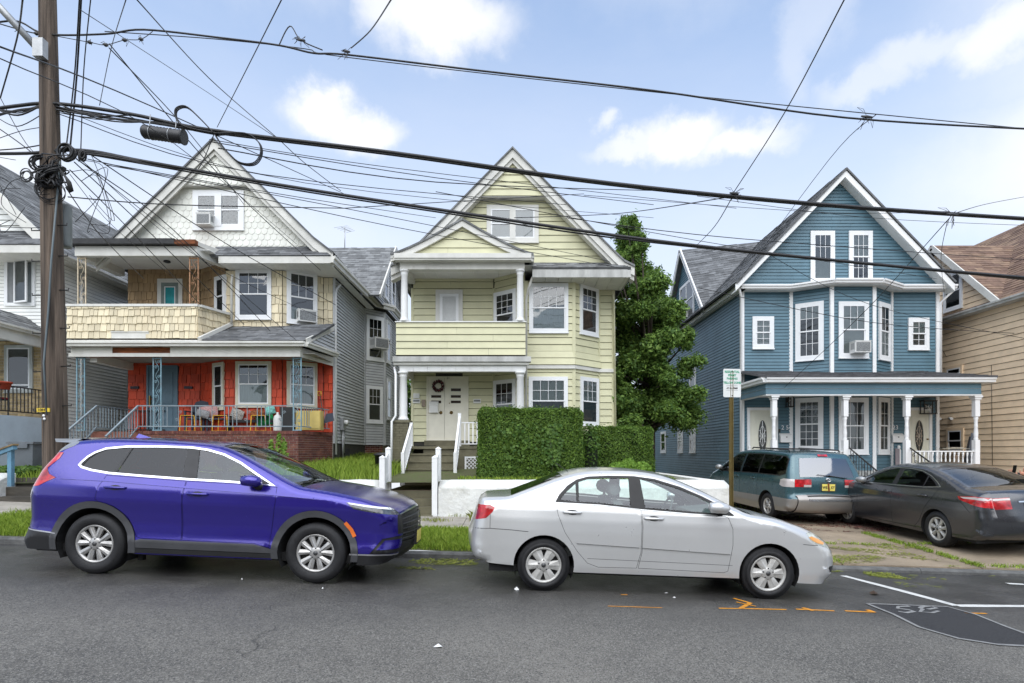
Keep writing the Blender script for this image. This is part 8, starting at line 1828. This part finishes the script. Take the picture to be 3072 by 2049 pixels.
# cables: every run hangs between fixed points (x, depth, height) with sag
def cable(pts,r,label=None,group=None,sag=0.0,m_=None,name='cable',n=14):
 Q = [P(*p) for p in pts]; out = []
 for i in range(len(Q) - 1):
  for k in range(n): t = k / n; v = Q[i].lerp(Q[i + 1],t); v.z -= sag * 4 * t * (1 - t); out.append(v)
 out.append(Q[-1])
 if len(Q) > 2 and sag == 0: c = catmull([tuple(q) for q in Q],6); out = [Vector(q) for q in c]
 mb = MB(); mb.tube(out,r,6); return mb.build_thing(name,m_ or cable_m,out[0],label or 'thin black service wire fanning from the utility pole to the houses','cable',group or (None if label else 'thin service wires fanning from the pole'))
cable([(-60,62,9),(35,48,9),(105,78,9),(240,78,9),(330,68,9),(500,86,9),(640,104,9),(720,122,9),(800,126,9),(1100,162,9),(1500,208,9),(1940,270,9),(2400,298,9)],.014,'uppermost thick cable crossing the sky to the right, with frayed joints')
cable([(240,72,9.1),(500,90,9.1),(700,112,9.1),(800,132,9.1),(1500,211,9.1),(2400,300,9.1)],.007,'thin messenger wire twisted along the uppermost cable')
cable([(-80,262,9),(30,244,9),(130,238,9),(300,262,9),(480,298,9),(900,350,9),(1400,420,9),(1900,470,9),(2420,506,9)],.026,'thick upper bundle cable running past the coiled loops to the right')
cable([(130,246,9.05),(300,272,9.05),(480,304,9.05),(900,356,9.05),(1400,425,9.05),(1900,474,9.05),(2420,509,9.05)],.014,'second cable lashed beneath the thick upper bundle')
cable([(-80,352,9),(60,352,9),(190,345,9),(340,372,9),(640,424,9),(1000,480,9),(1500,552,9),(2000,606,9),(2420,643,9)],.024,'thick lower bundle cable crossing in front of all the house gables')
cable([(190,352,9.05),(640,430,9.05),(1000,486,9.05),(1500,557,9.05),(2420,648,9.05)],.012,'second cable lashed beneath the thick lower bundle')
rnd = random.Random(12)
for k in range(9):
 o_ = rnd.uniform(-14,12); cable([(128,248 + o_,9 + rnd.uniform(-.1,.1)),(200 + rnd.uniform(-20,20),262 + o_ * rnd.uniform(-1,1.6),8.95),(290 + rnd.uniform(-20,20),274 + o_ * rnd.uniform(-.8,1),9.02),(380,285 + o_ * .4,9),(490,303,9)],rnd.choice((.007,.010,.013)),'black cable strand tangled in the upper bundle right of the pole','tangled strands of the upper bundle')
for k in range(6):
 o_ = rnd.uniform(-10,10); cable([(-20,262 + o_ * 1.8,9),(40,256 + o_ * rnd.uniform(-1,2),8.96),(100,244 + o_ * .6,9)],rnd.choice((.008,.013)),'black cable strand in the bundle left of the pole','tangled strands left of the pole')
for k in range(5):
 o_ = rnd.uniform(-8,8); cable([(160,350 + o_,9),(240,358 + o_ * rnd.uniform(-1,1),8.96),(340,375 + o_ * .5,9),(460,393,9)],rnd.choice((.008,.012)),'black cable strand wound on the lower bundle near the pole','tangled strands of the lower bundle')
tb = thing('splice_closure',P(373,308,9),'black ribbed cylindrical splice closure hanging under the upper cables','splice closure'); a,b = P(328,302,8.95),P(420,315,8.95); m = MB(); ax = (b - a); pr = []
for i in range(25): t = i / 24; m_r = .095 if 0 < i < 24 else .08; pr.append((a + ax * t,m_r + (.008 if i % 2 else 0)))
m.tube([q[0] for q in pr],[q[1] for q in pr],16); m.build('casing',mat('closure_black',(.018,.018,.019),.45),tb)
for t in (.22,.70): m = MB(); m.tube([a + ax * (t - .008),a + ax * (t + .008)],.107,16); m.build('clamp',galv,tb)
for t in (.15,.8): m = MB(); q = a + ax * t; m.tube([q,q + Vector((.02,0,.28))],.008,5); m.build('hanger',galv,tb)
m = MB(); m.tube([b,b + ax * .03],.115,16); m.build('end_cap',MATS['closure_black'],tb)
for s_,(cx_,cy_,rx,ry) in enumerate(((440,285,42,34),(550,338,44,38))):
 lp = thing('cable_loop',P(cx_,cy_,8.95),['slack loop of black cable above the splice closure','larger slack loop of black cable right of the splice closure'][s_],'cable loop'); m = MB()
 for k in range(3):
  if s_ == 0: pts = [(490,305),(455,268),(425,243),(402,250),(405,275),(430,292),(500,306)]
  else: pts = [(490,306),(560,305),(592,325),(597,352),(580,374),(545,370),(510,335),(492,308)]
  c = catmull([tuple(P(x + k * 2.2,y + k * 2.5,8.92 + k * .02)) for x,y in pts],5); m.tube([Vector(q) for q in c],.009,5)
 m.build('turns',cable_m,lp)
W_l = [((-20,100,5),(350,245,9),(790,445,18)),((-10,130,5),(400,330,9),(680,560,16.2)),((310,-5,6),(480,180,9),(640,320,9)),((640,320,9),(700,375,11),(782,438,13)),((180,20,8),(450,195,12),(640,320,9)),
       ((648,-5,5),(560,170,7),(498,292,9)),((290,-5,6),(255,110,9),(228,242,9)),((52,-5,6),(38,90,7),(0,225,8)),((900,-5,6),(850,70,8),(806,110,9)),((1940,-5,5),(1800,260,7),(1685,440,9)),((1685,445,9),(1640,520,13),(1600,562,18)),((2012,262,9),(1900,370,13),(1700,640,18.5)),
       ((2180,500,9),(1980,720,14),(1800,890,16.9)),((2175,505,9),(2160,600,14),(2170,690,20)),((2190,490,9),(2280,465,14),(2420,440,20)),((182,-5,8),(170,180,9),(150,350,9)),((208,-5,8),(192,160,9),(185,345,9)),((186,-5,8.2),(176,170,9),(160,345,9.1)),
       ((170,360,9),(420,560,13),(690,790,16.2)),((175,365,9),(400,530,12),(620,760,16.1)),((170,372,9),(350,540,12),(560,745,16.2)),((160,390,9),(300,530,12),(460,700,16.2)),((180,362,9),(470,600,13),(770,745,17.5)),((160,400,9),(260,520,12),(400,640,16.2)),((150,430,9),(230,540,11),(330,640,15)),((200,350,9),(520,560,13),(770,700,17.8)),
       ((250,110,9),(430,300,12),(560,470,16.8)),((250,100,9),(520,420,12),(735,620,17)),((490,310,9),(470,360,9),(455,388,9)),
       ((155,452,9),(400,470,10),(790,478,12)),((790,478,12),(1000,465,14),(1340,445,18)),((500,340,9),(1000,418,11),(1600,440,15)),((480,320,9),(900,385,10),(1690,478,13)),((480,325,9),(1000,408,11),(1500,470,14)),((130,260,9),(600,400,10),(1300,470,14)),((130,250,9.1),(700,420,11),(1500,500,16)),
       ((240,375,9),(700,455,12),(1000,500,16.5)),((240,378,9),(800,480,12),(1400,600,17)),((200,365,9),(900,520,12),(1450,620,17)),((1000,440,11),(1600,552,14),(2150,640,18)),((1300,500,13),(1700,548,14),(2400,600,18)),((1340,448,12),(1900,488,14),(2180,485,15)),((1600,450,12),(2000,500,14),(2420,520,16)),((1180,500,14),(1420,490,15),(1700,448,9)),
       ((1600,660,17),(2000,740,17),(2420,770,17.5)),((1740,570,16),(2000,700,16.5),(2420,790,17)),((-10,520,9),(60,523,9),(108,522,9)),((-10,205,9),(60,330,9),(118,380,9)),((-10,290,9),(60,340,9),(130,400,9)),((-10,320,9),(50,300,9),(110,290,9)),((-10,345,9),(50,340,9),(110,330,9)),((-10,268,9),(40,290,9),(100,260,9)),
       ((2170,688,20.2),(2145,760,20.3),(2190,848,20))]
fine = random.Random(6)
W_l += [((125,82,9),(205,97,8.98),(242,103,8.98),(285,92,8.98),(323,90,8.98),(350,72,9)),((-10,52,9),(45,68,8.98),(83,77,8.98),(108,80,9)),((640,104,9),(665,60,9),(690,92,8.98),(740,115,9))]
CL = ['thin wire crossing the open sky diagonally above the house roofs','dark wire running nearly upright just right of the utility pole','thin service drop slanting from the pole down to the cream house porches','long thin wire strung in front of the house gables towards the right','thin wire entering the utility pole from the left']
for i,w in enumerate(W_l):
 c_ = 4 if w[-1][0] < 131 and w[0][0] < 0 else 1 if 14 < i < 18 else 2 if 17 < i < 26 else 0 if i < 15 or i in (26,27,28) else 3
 cable(w,fine.choice((.0055,.007,.009)) * (1.4 if c_ == 1 else 1),CL[c_],['sky crossing wires','upright wires beside the pole','service drops to the cream house','long wires before the gables','wires entering the pole from the left'][c_])
for i in range(9):   # stray loops by the pole
 a = P(170 + fine.uniform(-10,30),380 + fine.uniform(-20,60),9); pts = [a,a + Vector((fine.uniform(.1,.5),0,fine.uniform(-.2,.2))),a + Vector((fine.uniform(.1,.7),0,fine.uniform(-.9,-.4))),a + Vector((fine.uniform(-.1,.3),0,fine.uniform(-1.0,-.3)))]
 if i % 2: pts = [Vector((cxp(q.z) * 2 - q.x,q.y,q.z)) for q in pts]
 mb = MB(); mb.tube([Vector(q) for q in catmull([tuple(q) for q in pts],6)],.005,5); mb.build_thing('cable',cable_m,pts[0],'thin slack wire looping loose around the utility pole','cable','slack wires looping by the pole')
lab_i = ['first pale insulator knot on the uppermost cable right of the pole','second dark connector on the uppermost cable right of the pole','dark connector on the uppermost cable near where it leaves the pole','fourth connector on the uppermost cable from the pole','connector left of the pole near the lamp arm','connector left of the pole touching the shaft','frayed splice on the uppermost cable above the cream house','knotted splice on the uppermost cable left of the big cloud','clamp with pigtails on the uppermost cable above the blue house','splice with hanging loops at the right end of the upper bundle','white pigtail splice above the blue roof on the upper bundle']
for i,(px,py,s) in enumerate(((205,97,.05),(242,103,.055),(285,92,.05),(323,90,.05),(45,68,.05),(83,77,.055),(690,92,.10),(795,118,.08),(1990,268,.13),(2185,492,.14),(1685,444,.10))):
 c = P(px,py,8.98); t = thing('cable_splice',c,lab_i[i],'cable splice'); m = MB(); m.tube([c + Vector((-s * .7,0,.01)),c,c + Vector((s * .7,0,-.01))],[.012,.03 if i < 6 else .022,.012],8); m.build('sleeve',cable_g,t); m = MB(); rr = random.Random(i)
 for k in range(4 if i < 6 else 9): d = Vector((rr.uniform(-1,1),rr.uniform(-.3,.3),rr.uniform(-1.2,.9))) * s; m.tube([c,c + d * .8 + Vector((.02,0,.02)),c + d * 1.3 + Vector((rr.uniform(-.05,.05),0,-.02)),c + d * .6],.004,4)
 m.build('pigtails',cable_g,t)
# parking sign
sx,sy = PX(1679,9.2),9.2; zb = z_verge(sx,sy); sg_ = thing('street_sign',(sx,sy,zb),'white residential permit parking sign with green lettering on a brown steel post','sign'); sm = mat('post_brown',srgb('#7a6a3c'),.5,metal=.4,var=.15,dirt=.3)
m = MB(); zt = PZ(852,sy); m.prism([(-.035,0),(.035,0),(.035,1),(-.035,1)],lambda u,z,off=0: Vector((sx + u,sy + .01 + off,zb - .2 + (zt - zb + .2) * z)),0,.006)
for s in (-1,1): m.bar((sx + s * .018,sy - .002,zb - .2),(sx + s * .018,sy - .002,zt),.008,.03,(0,1,0))
m.build('post',sm,sg_); m = MB(); z0,z1 = PZ(912,sy),PZ(847,sy); hw = .148; cr = .025; rp_ = []
for cx_,cz_,a0 in ((hw - cr,z1 - cr,0),(-hw + cr,z1 - cr,90),(-hw + cr,z0 + cr,180),(hw - cr,z0 + cr,270)): rp_ += arc(cx_,cz_,cr,a0,a0 + 90,4)
fs_ = frame((sx + .005,sy - .012,0),(1,.10,0)); m.prism(rp_,fs_,-.003,.0); m.build('panel',mat('sign_white',(.72,.73,.70),.35,var=.03,dirt=.1),sg_)
gr_ = mat('sign_green',srgb('#0f9a72'),.5); ink = black_iron; ra = (math.pi / 2,0,math.atan2(.10,1))
for tx,py,sz,mm,xs_ in (('RESIDENTIAL',854,.050,gr_,.86),('PERMIT',862,.048,gr_,.9),('PARKING',869.5,.048,gr_,.9),('YELLOW ZONE',879,.050,gr_,.84),('AT ALL TIMES',891.5,.032,ink,.95)): text_mesh(sg_,tx,fs_(0,PZ(py,sy),.002),sz,mm,rot=ra,xs=xs_,bold=.0012 if sz > .03 else 0,ext=.0008)
for py in (886,896): m = MB(); wbox(m,fs_,-.10,.10,PZ(py,sy) - .003,PZ(py,sy) + .003,.0,.001); m.build('fine_print',galv,sg_)
for py in (852,908): m = MB(); m.lathe([(0,-.004),(.008,-.003),(.009,0)],fs_(0,PZ(py,sy),.003),8,'y'); m.build('bolt',black_iron,sg_)
# porch furniture on the red porch
zp = 2.235; ym = mat('yellow_tube',srgb('#d9a521'),.4,var=.05)
def fold_chair(px,lab,d=17.0):
 x = PX(px,d); t = thing('folding_stool',(x,d,zp),lab,'stool'); m = MB(); w = .20
 for s in (-1,1): yy = d + s * .17; m.tube([Vector((x - w,yy,zp + .47)),Vector((x - w - .03,yy,zp + .02)),Vector((x - w + .05,yy,zp + .012)),Vector((x + w - .05,yy,zp + .012)),Vector((x + w + .03,yy,zp + .02)),Vector((x + w,yy,zp + .47)),Vector((x - w,yy,zp + .47))],.013,8)
 m.build('frame',ym,t); m = MB(); m.box(x - w - .01,x + w + .01,d - .18,d + .18,zp + .455,zp + .475); m.build('seat',mat('black_webbing',(.02,.02,.022),.8),t)
fold_chair(437,'yellow tube framed folding stool before the dark plastic armchair, left of three'); fold_chair(511,'yellow tube framed folding stool under the narrow bay window'); fold_chair(598,'yellow tube framed folding stool beside the cushions under the middle window')
dkc = mat('dark_plastic',(.035,.042,.065),.5,var=.1)
for px,lab in ((455,'dark blue plastic armchair by the blue door, left of two'),(505,'dark blue plastic armchair nearest the narrow bay window')):
 x,y = PX(px,17.55),17.55; t = thing('armchair',(x,y,zp),lab,'armchair'); m = MB(); m.box(x - .27,x + .27,y - .27,y + .2,zp + .38,zp + .42); m.build('seat',dkc,t)
 m = MB(); bk_ = [(x - .28,zp + .42),(x + .28,zp + .42),(x + .30,zp + .75),(x + .18,zp + .95),(x,zp + 1.0),(x - .18,zp + .95),(x - .30,zp + .75)]; m.prism(bk_,frame((0,y + .2,0),(1,0,0)),-.03,.01); m.build('backrest',dkc,t)
 for s in (-1,1):
  m = MB(); m.box(x + s * .29 - .035,x + s * .29 + .035,y - .25,y + .2,zp + .62,zp + .65); m.build('armrest',dkc,t)
  for yy in (y - .22,y + .17): m = MB(); m.box(x + s * .28 - .025,x + s * .28 + .025,yy - .025,yy + .025,zp,zp + .62); m.build('leg',dkc,t)
def cushion(px,py,d,w,h,m_,lab,rot=0,name='cushion'):
 c = P(px,py,d); m = MB(); n = 8; e = lambda a,b: .07 * (1 - abs(a) ** 3) * (1 - abs(b) ** 3)
 for s in (-1,1):
  b0 = len(m.v)
  for i in range(n + 1):
   for j in range(n + 1): a,b = i / n * 2 - 1,j / n * 2 - 1; q = 1 - .06 * (abs(a) * abs(b)); x = a * w / 2 * q; z = b * h / 2 * q; m.v.append((c.x + x * math.cos(rot) - z * math.sin(rot),d + s * e(a,b) + random.uniform(-.004,.004),c.z + x * math.sin(rot) + z * math.cos(rot)))
  for i in range(n):
   for j in range(n): q = b0 + i * (n + 1) + j; m.f.append((q,q + 1,q + n + 2,q + n + 1)); m.sm.append(True)
 return m.build_thing(name,m_,c,lab,name)
pat = mat('patterned_cushion',(.60,.55,.48),.9,var=.4,vscale=30,color2=(.06,.05,.05)); cushion(478,945,17.3,.58,.34,mat('floral_fabric',(.55,.45,.42),.9,vscale=34,color2=(.45,.12,.12)),'floral cloth draped over the dark armchair on the porch',.1,'cloth'); cushion(465,950,17.2,.4,.25,mat('striped_fabric',(.5,.5,.5),.9,vscale=40,color2=(.03,.03,.04),stretch=(1,1,6)),'black and white striped cushion on the dark armchair',-.2)
cushion(543,953,17.2,.40,.38,pat,'cream cushion with dark pattern tipped against the bench',-.35); cushion(590,950,17.2,.42,.24,mat('rust_fabric',srgb('#9c5b34'),.9,var=.4,vscale=20),'rust brown patterned cushion beside the green cloth',.1); cushion(608,965,17.15,.55,.30,mat('green_fabric',srgb('#128a4a'),.9,var=.3,vscale=14),'bright green cloth heaped on the porch bench',.15,'cloth'); cushion(620,942,17.2,.30,.26,mat('mint_fabric',srgb('#8fd8cc'),.9,var=.2,vscale=12),'mint coloured plush bundle on top of the green cloth',.3,'plush')
t = thing('bench',(PX(575,17.3),17.3,zp),'dark bench holding cushions under the middle porch window','bench'); x0,x1 = PX(525,17.3),PX(650,17.3); m = MB(); m.box(x0,x1,17.1,17.28,zp + .28,zp + .36); m.build('seat',MATS['black_webbing'],t)
for s in (x0 + .05,x1 - .05): m = MB(); m.box(s - .03,s + .03,17.1,17.28,zp,zp + .28); m.build('leg',MATS['black_webbing'],t)
m = MB(); m.lathe([(0,0),(.11,0),(.12,.04),(.12,.38),(.09,.46),(.035,.50),(.035,.56),(0,.56)],(PX(637,16.8),16.8,zp),18); m.build_thing('jug',plastic_w,(PX(637,16.8),16.8,zp),'white plastic cylinder jug on the porch floor beside the yellow cabinet','jug')
m = MB(); x = PX(660,16.9); m.box(x - .19,x + .19,16.8,17.1,zp,zp + .72); m.build_thing('box',mat('box_black',(.015,.015,.016),.5),(x,16.95,zp),'tall black box between the white jug and the yellow cabinet','box')
t = thing('cabinet',(PX(700,17.0),17.0,zp),'pale yellow low cabinet on the right end of the red porch','cabinet'); x0,x1 = PX(678,16.9),PX(735,16.9); cy = mat('yellow_cabinet',srgb('#cdb66b'),.5,var=.08); m = MB(); m.box(x0,x1,16.9,17.2,zp + .05,zp + .62); m.build('carcass',cy,t)
for i in range(2): a = x0 + (x1 - x0) * i / 2; m = MB(); m.box(a + .02,a + (x1 - x0) / 2 - .02,16.885,16.9,zp + .09,zp + .58); m.build('door',cy,t)
t = thing('snow_shovel',(PX(742,17.3),17.3,zp),'shovel with a yellow handle leaning at the right end of the porch','shovel'); m = MB(); m.tube([(PX(746,17.2),17.2,zp + .1),(PX(734,17.5),17.5,PZ(905,17.5))],.014,6); m.build('shaft',dark_wood,t); m = MB(); c = P(733,903,17.5); m.tube([c + Vector((-.05,0,-.06)),c + Vector((-.05,0,.06)),c + Vector((.05,0,.06)),c + Vector((.05,0,-.06)),c + Vector((-.05,0,-.06))],.016,6); m.build('grip',ym,t); m = MB(); x = PX(756,17.1); m.prism([(x - .16,PZ(972,17.1)),(x + .14,PZ(966,17.1)),(x + .1,PZ(948,17.1)),(x - .1,PZ(950,17.1))],facade(17.1),0,.02); m.build('blade',dkc,t)
# bistro set and pot on the white house porch
t = thing('bistro_chair',(-14.1,15.6,2.62),'dark metal chair with a red seat pad on the white house porch','chair'); m = MB(); m.box(-14.4,-13.95,15.4,15.85,3.05,3.08); m.build('seat',black_iron,t); m = MB(); m.box(-14.38,-13.97,15.42,15.83,3.08,3.13); m.build('seat_pad',mat('red_pad',(.30,.03,.04),.8),t)
for a in (-14.38,-13.97):
 for b in (15.42,15.83): m = MB(); m.box(a - .012,a + .012,b - .012,b + .012,2.62,3.05 + (.45 if b > 15.8 else 0)); m.build('leg',black_iron,t)
m = MB(); m.box(-14.38,-13.97,15.82,15.84,3.35,3.5); m.build('backrest',black_iron,t); m = MB(); c = P(8,885,15.4); m.lathe([(0,-.1),(.13,-.1),(.17,.06),(.19,.06),(.19,.10),(0,.09)],c,16); m.build_thing('flower_pot',mat('terracotta',srgb('#b5462c'),.8,var=.1),c,'terracotta flower pot on the railing side of the white house porch','flower pot')
# planks on the blue porch
for i,(a,b,w_,mm,lab) in enumerate(((2215,2238,.14,mat('plank_slate',(.10,.11,.13),.7),'dark slate plank leaning against the last post of the blue porch'),(2205,2232,.10,mat('plank_dark',(.04,.04,.045),.7),'narrow black plank leaning beside the slate plank'),(2192,2200,.16,mat('plank_tan',(.30,.22,.15),.7),'short tan board standing behind the right balusters'),(2055,2062,.14,mat('plank_mauve',(.20,.17,.18),.7),'grey mauve board leaning on the wall right of the bay'))):
 zt9 = (995,1003,1045,1030)[i]; d = (17.4,17.45,17.6,18.6)[i]; m = MB(); m.bar((PX(a,d),d - .1,1.05),(PX(b,d),d + .05,PZ(zt9,d + .05)),w_,.03,(0,1,0)); m.build_thing('plank',mm,(PX(a,d),d,1.05),lab,'plank')
m = MB(); x,d = PX(2190,17.3),17.3;
for k in range(3): m.box(x - .4 + k * .12,x + .4 - k * .1,d - .1,d + .1,1.72 + k * .02,1.735 + k * .02)
m.build_thing('board_stack',mat('board_tan',(.42,.38,.30),.8,island=.3),(x,d,1.72),'small stack of thin boards lying on the right porch railing','boards')
# litter on the road
rag = mat('brown_rag',(.07,.045,.03),.95,var=.3); wp_ = mat('paper_white',(.75,.75,.73),.8)
def scrap(px,py,s,m_,lab,name,h=.03):
 x,y = gp(px,py); z = z_road(x,y) + .002; rr = random.Random(px); m = MB(); n = 7; ring_ = [(x + s * math.cos(k * 6.28 / n) * rr.uniform(.5,1),y + s * .7 * math.sin(k * 6.28 / n) * rr.uniform(.5,1),z + rr.uniform(0,h * .4)) for k in range(n)]; m.add(ring_ + [(x,y,z + h),(x,y,z)],[(k,(k + 1) % n,n) for k in range(n)] + [((k + 1) % n,k,n + 1) for k in range(n)]); return m.build_thing(name,m_,(x,y,z),lab,name.replace('_',' '))
scrap(2005,1365,.09,rag,'crumpled brown rag lying on the road right of the silver sedan','rag',.05); scrap(1006,1486,.05,wp_,'white paper scrap on the open road below the gap between cars','paper_scrap'); scrap(1186,1355,.04,wp_,'white crumpled scrap beside the rear wheel of the sedan','paper_scrap',.04); scrap(1530,1362,.03,wp_,'small white scrap under the middle of the silver sedan','paper_scrap',.01); scrap(555,1331,.015,wp_,'tiny white pebble on the road under the SUV','pebble',.02); scrap(740,1352,.015,wp_,'small pale pebble behind the front wheel of the SUV','pebble',.02); scrap(1548,1372,.025,wp_,'second small white scrap before the front wheel of the sedan','paper_scrap',.01)
# person with a phone at the right edge
t = thing('person',(10.85,11.4,z_verge(10.85,11.4) - .012),'person in a dark jacket raising a phone at the right edge by the charcoal sedan','person'); zg = t.location.z; cl = mat('dark_jacket',(.018,.018,.020),.8,var=.2); skin = mat('skin',srgb('#c98f74'),.5,var=.05); px,py = 10.85,11.4
def skinned(edges_pts,edges,radii,m_,name):
 me = bpy.data.meshes.new(name); me.from_pydata([tuple(p) for p in edges_pts],edges,[]); o = bpy.data.objects.new(name,me); COL.objects.link(o); md = o.modifiers.new('s','SKIN'); md.use_smooth_shade = True; sb_ = o.modifiers.new('u','SUBSURF'); sb_.levels = 2; sb_.render_levels = 2
 lay = me.skin_vertices[0].data
 for i,r in enumerate(radii): lay[i].radius = (r,r) if not isinstance(r,tuple) else r
 lay[0].use_root = True; me.materials.append(m_); o.parent = t; return o
h_ = lambda q: (q[0] - px,q[1] - py,q[2] - zg); hand = P(2341,1087,11.2); zz0 = zg
B = [(px,py,zz0 + .95),(px,py,zz0 + 1.15),(px - .01,py,zz0 + 1.38),(px - .01,py,zz0 + 1.47),(px,py + .20,zz0 + 1.40),(px - .12,py + .22,zz0 + 1.16),(hand.x + .12,py - .02,hand.z - .03),(px,py - .20,zz0 + 1.40),(px - .14,py - .26,zz0 + 1.14),(hand.x + .10,py - .20,hand.z - .04),(px,py + .10,zz0 + .88),(px,py + .11,zz0 + .48),(px,py + .12,zz0 + .08),(px,py - .10,zz0 + .88),(px - .02,py - .11,zz0 + .48),(px,py - .12,zz0 + .08)]
skinned([h_(q) for q in B],[(0,1),(1,2),(2,3),(2,4),(4,5),(5,6),(2,7),(7,8),(8,9),(0,10),(10,11),(11,12),(0,13),(13,14),(14,15)],[.14,.14,.15,.06,.07,.055,.042,.07,.055,.042,.10,.07,.05,.10,.07,.05],cl,'body')
skinned([h_((px - .01,py,zz0 + 1.46)),h_((px - .015,py,zz0 + 1.54)),h_((px - .02,py,zz0 + 1.63)),h_((px - .01,py,zz0 + 1.71))],[(0,1),(1,2),(2,3)],[.055,.06,.09,.075],skin,'head')
m = MB(); m.lathe([(.0,.115),(.06,.10),(.095,.05),(.10,0),(.095,-.05)],(px + .01,py,zz0 + 1.68),16); m.build('hair',rag,t); m = MB(); m.lathe([(0,-.03),(.012,-.01),(.016,.01),(0,.03)],(px - .115,py,zz0 + 1.62),8); m.build('nose',skin,t)
for s in (-1,1): m = MB(); m.tube([(px + .06,py + s * .12,zz0 + .04),(px - .10,py + s * .13,zz0 + .04),(px - .18,py + s * .13,zz0 + .03)],[.045,.05,.035],10); m.build('shoe',black_iron,t)
for k,(by,oy) in enumerate(((py - .20,-1),(py - .02,1))):
 hx,hz = hand.x + .10,hand.z - .03; w0 = (hx,by,hz); pts = [w0,(hx - .05,by + oy * -.01,hz + .03),(hx - .085,by,hz + .055)]; rr = [.030,.036,.030]; ed = [(0,1),(1,2)]
 skinned([h_(q) for q in pts],ed,rr,skin,'hand')
 for j in range(4): b0 = Vector((hx - .075 - j * .004,by + (j - 1.5) * .008 * oy,hz + .085 - j * .021)); L_ = (.075,.082,.078,.062)[j]; c2 = [b0,b0 + Vector((-L_ * .45,-oy * -.018,.012)),b0 + Vector((-L_ * .75,-oy * -.045,.004)),b0 + Vector((-L_ * .8,oy * .065,-.004))]; skinned([h_(q) for q in c2],[(0,1),(1,2),(2,3)],[.0095,.009,.0085,.0075],skin,'finger')
 c2 = [Vector((hx - .03,by,hz + .05)),Vector((hx - .04,by + oy * .02,hz + .10)),Vector((hx - .055,by + oy * .03,hz + .135))]; skinned([h_(q) for q in c2],[(0,1),(1,2)],[.012,.011,.009],skin,'thumb')
c = Vector((hand.x - .03,py - .11,hand.z + .075)); m = MB(); m.bar(c + Vector((-.012,0,-.07)),c + Vector((.02,0,.085)),.075,.009,(1,0,0)); m.build_thing('phone',mat('phone_black',(.01,.01,.011),.2),c,'black phone held up in the hands at the right edge','phone')
print('OBJECTS',len(bpy.data.objects),'TRIS',sum(len(o.data.polygons) for o in bpy.data.objects if o.type == 'MESH'))
# ================================================================== houses across the street, behind the camera (they show only as reflections)
tag(sheet('far_pavement',rng(-40,40,4),[-9.5,-6.2],lambda x,y: z_road(max(-60,min(60,x)),-6) + .12,concrete),kind='structure')
for i,(x,w,h,mm,lab) in enumerate(((-17,8,6.4,white_board,'white clapboard house across the street, far left behind the viewer'),(-6.5,8,6.8,brick_tan,'tan brick house across the street, left behind the viewer'),(3.5,8,6.5,grey_board,'grey clapboard house across the street, right behind the viewer'),(14,8.5,6.8,brick_red,'red brick house across the street, far right behind the viewer'))):
 t = thing('house',(x,-13,zr(x)),lab,'house'); m = MB(); y = -13; z = zr(x) - .2; m.box(x - w / 2,x + w / 2,y - 10,y,z,z + h); m.add([(x - w / 2,y,z + h),(x + w / 2,y,z + h),(x,y,z + h + 3.2),(x - w / 2,y - 10,z + h),(x + w / 2,y - 10,z + h),(x,y - 10,z + h + 3.2)],[(0,1,2),(5,4,3)]); m.build('wall',mm,t)
 for s in (-1,1): plate(t,[(x,y + .4,z + h + 3.3),(x + s * (w / 2 + .4),y + .4,z + h - .2),(x + s * (w / 2 + .4),y - 10,z + h - .2),(x,y - 10,z + h + 3.3)],.08,roof_grey,'roof')
 fo = frame((x,y,0),(-1,0,0))
 for u in (-2.4,0,2.4):
  for zz in (z + 1.2,z + 4.0): window(t,fo,u - .5,u + .5,zz,zz + 1.5,grid=None,low=curtain_w)
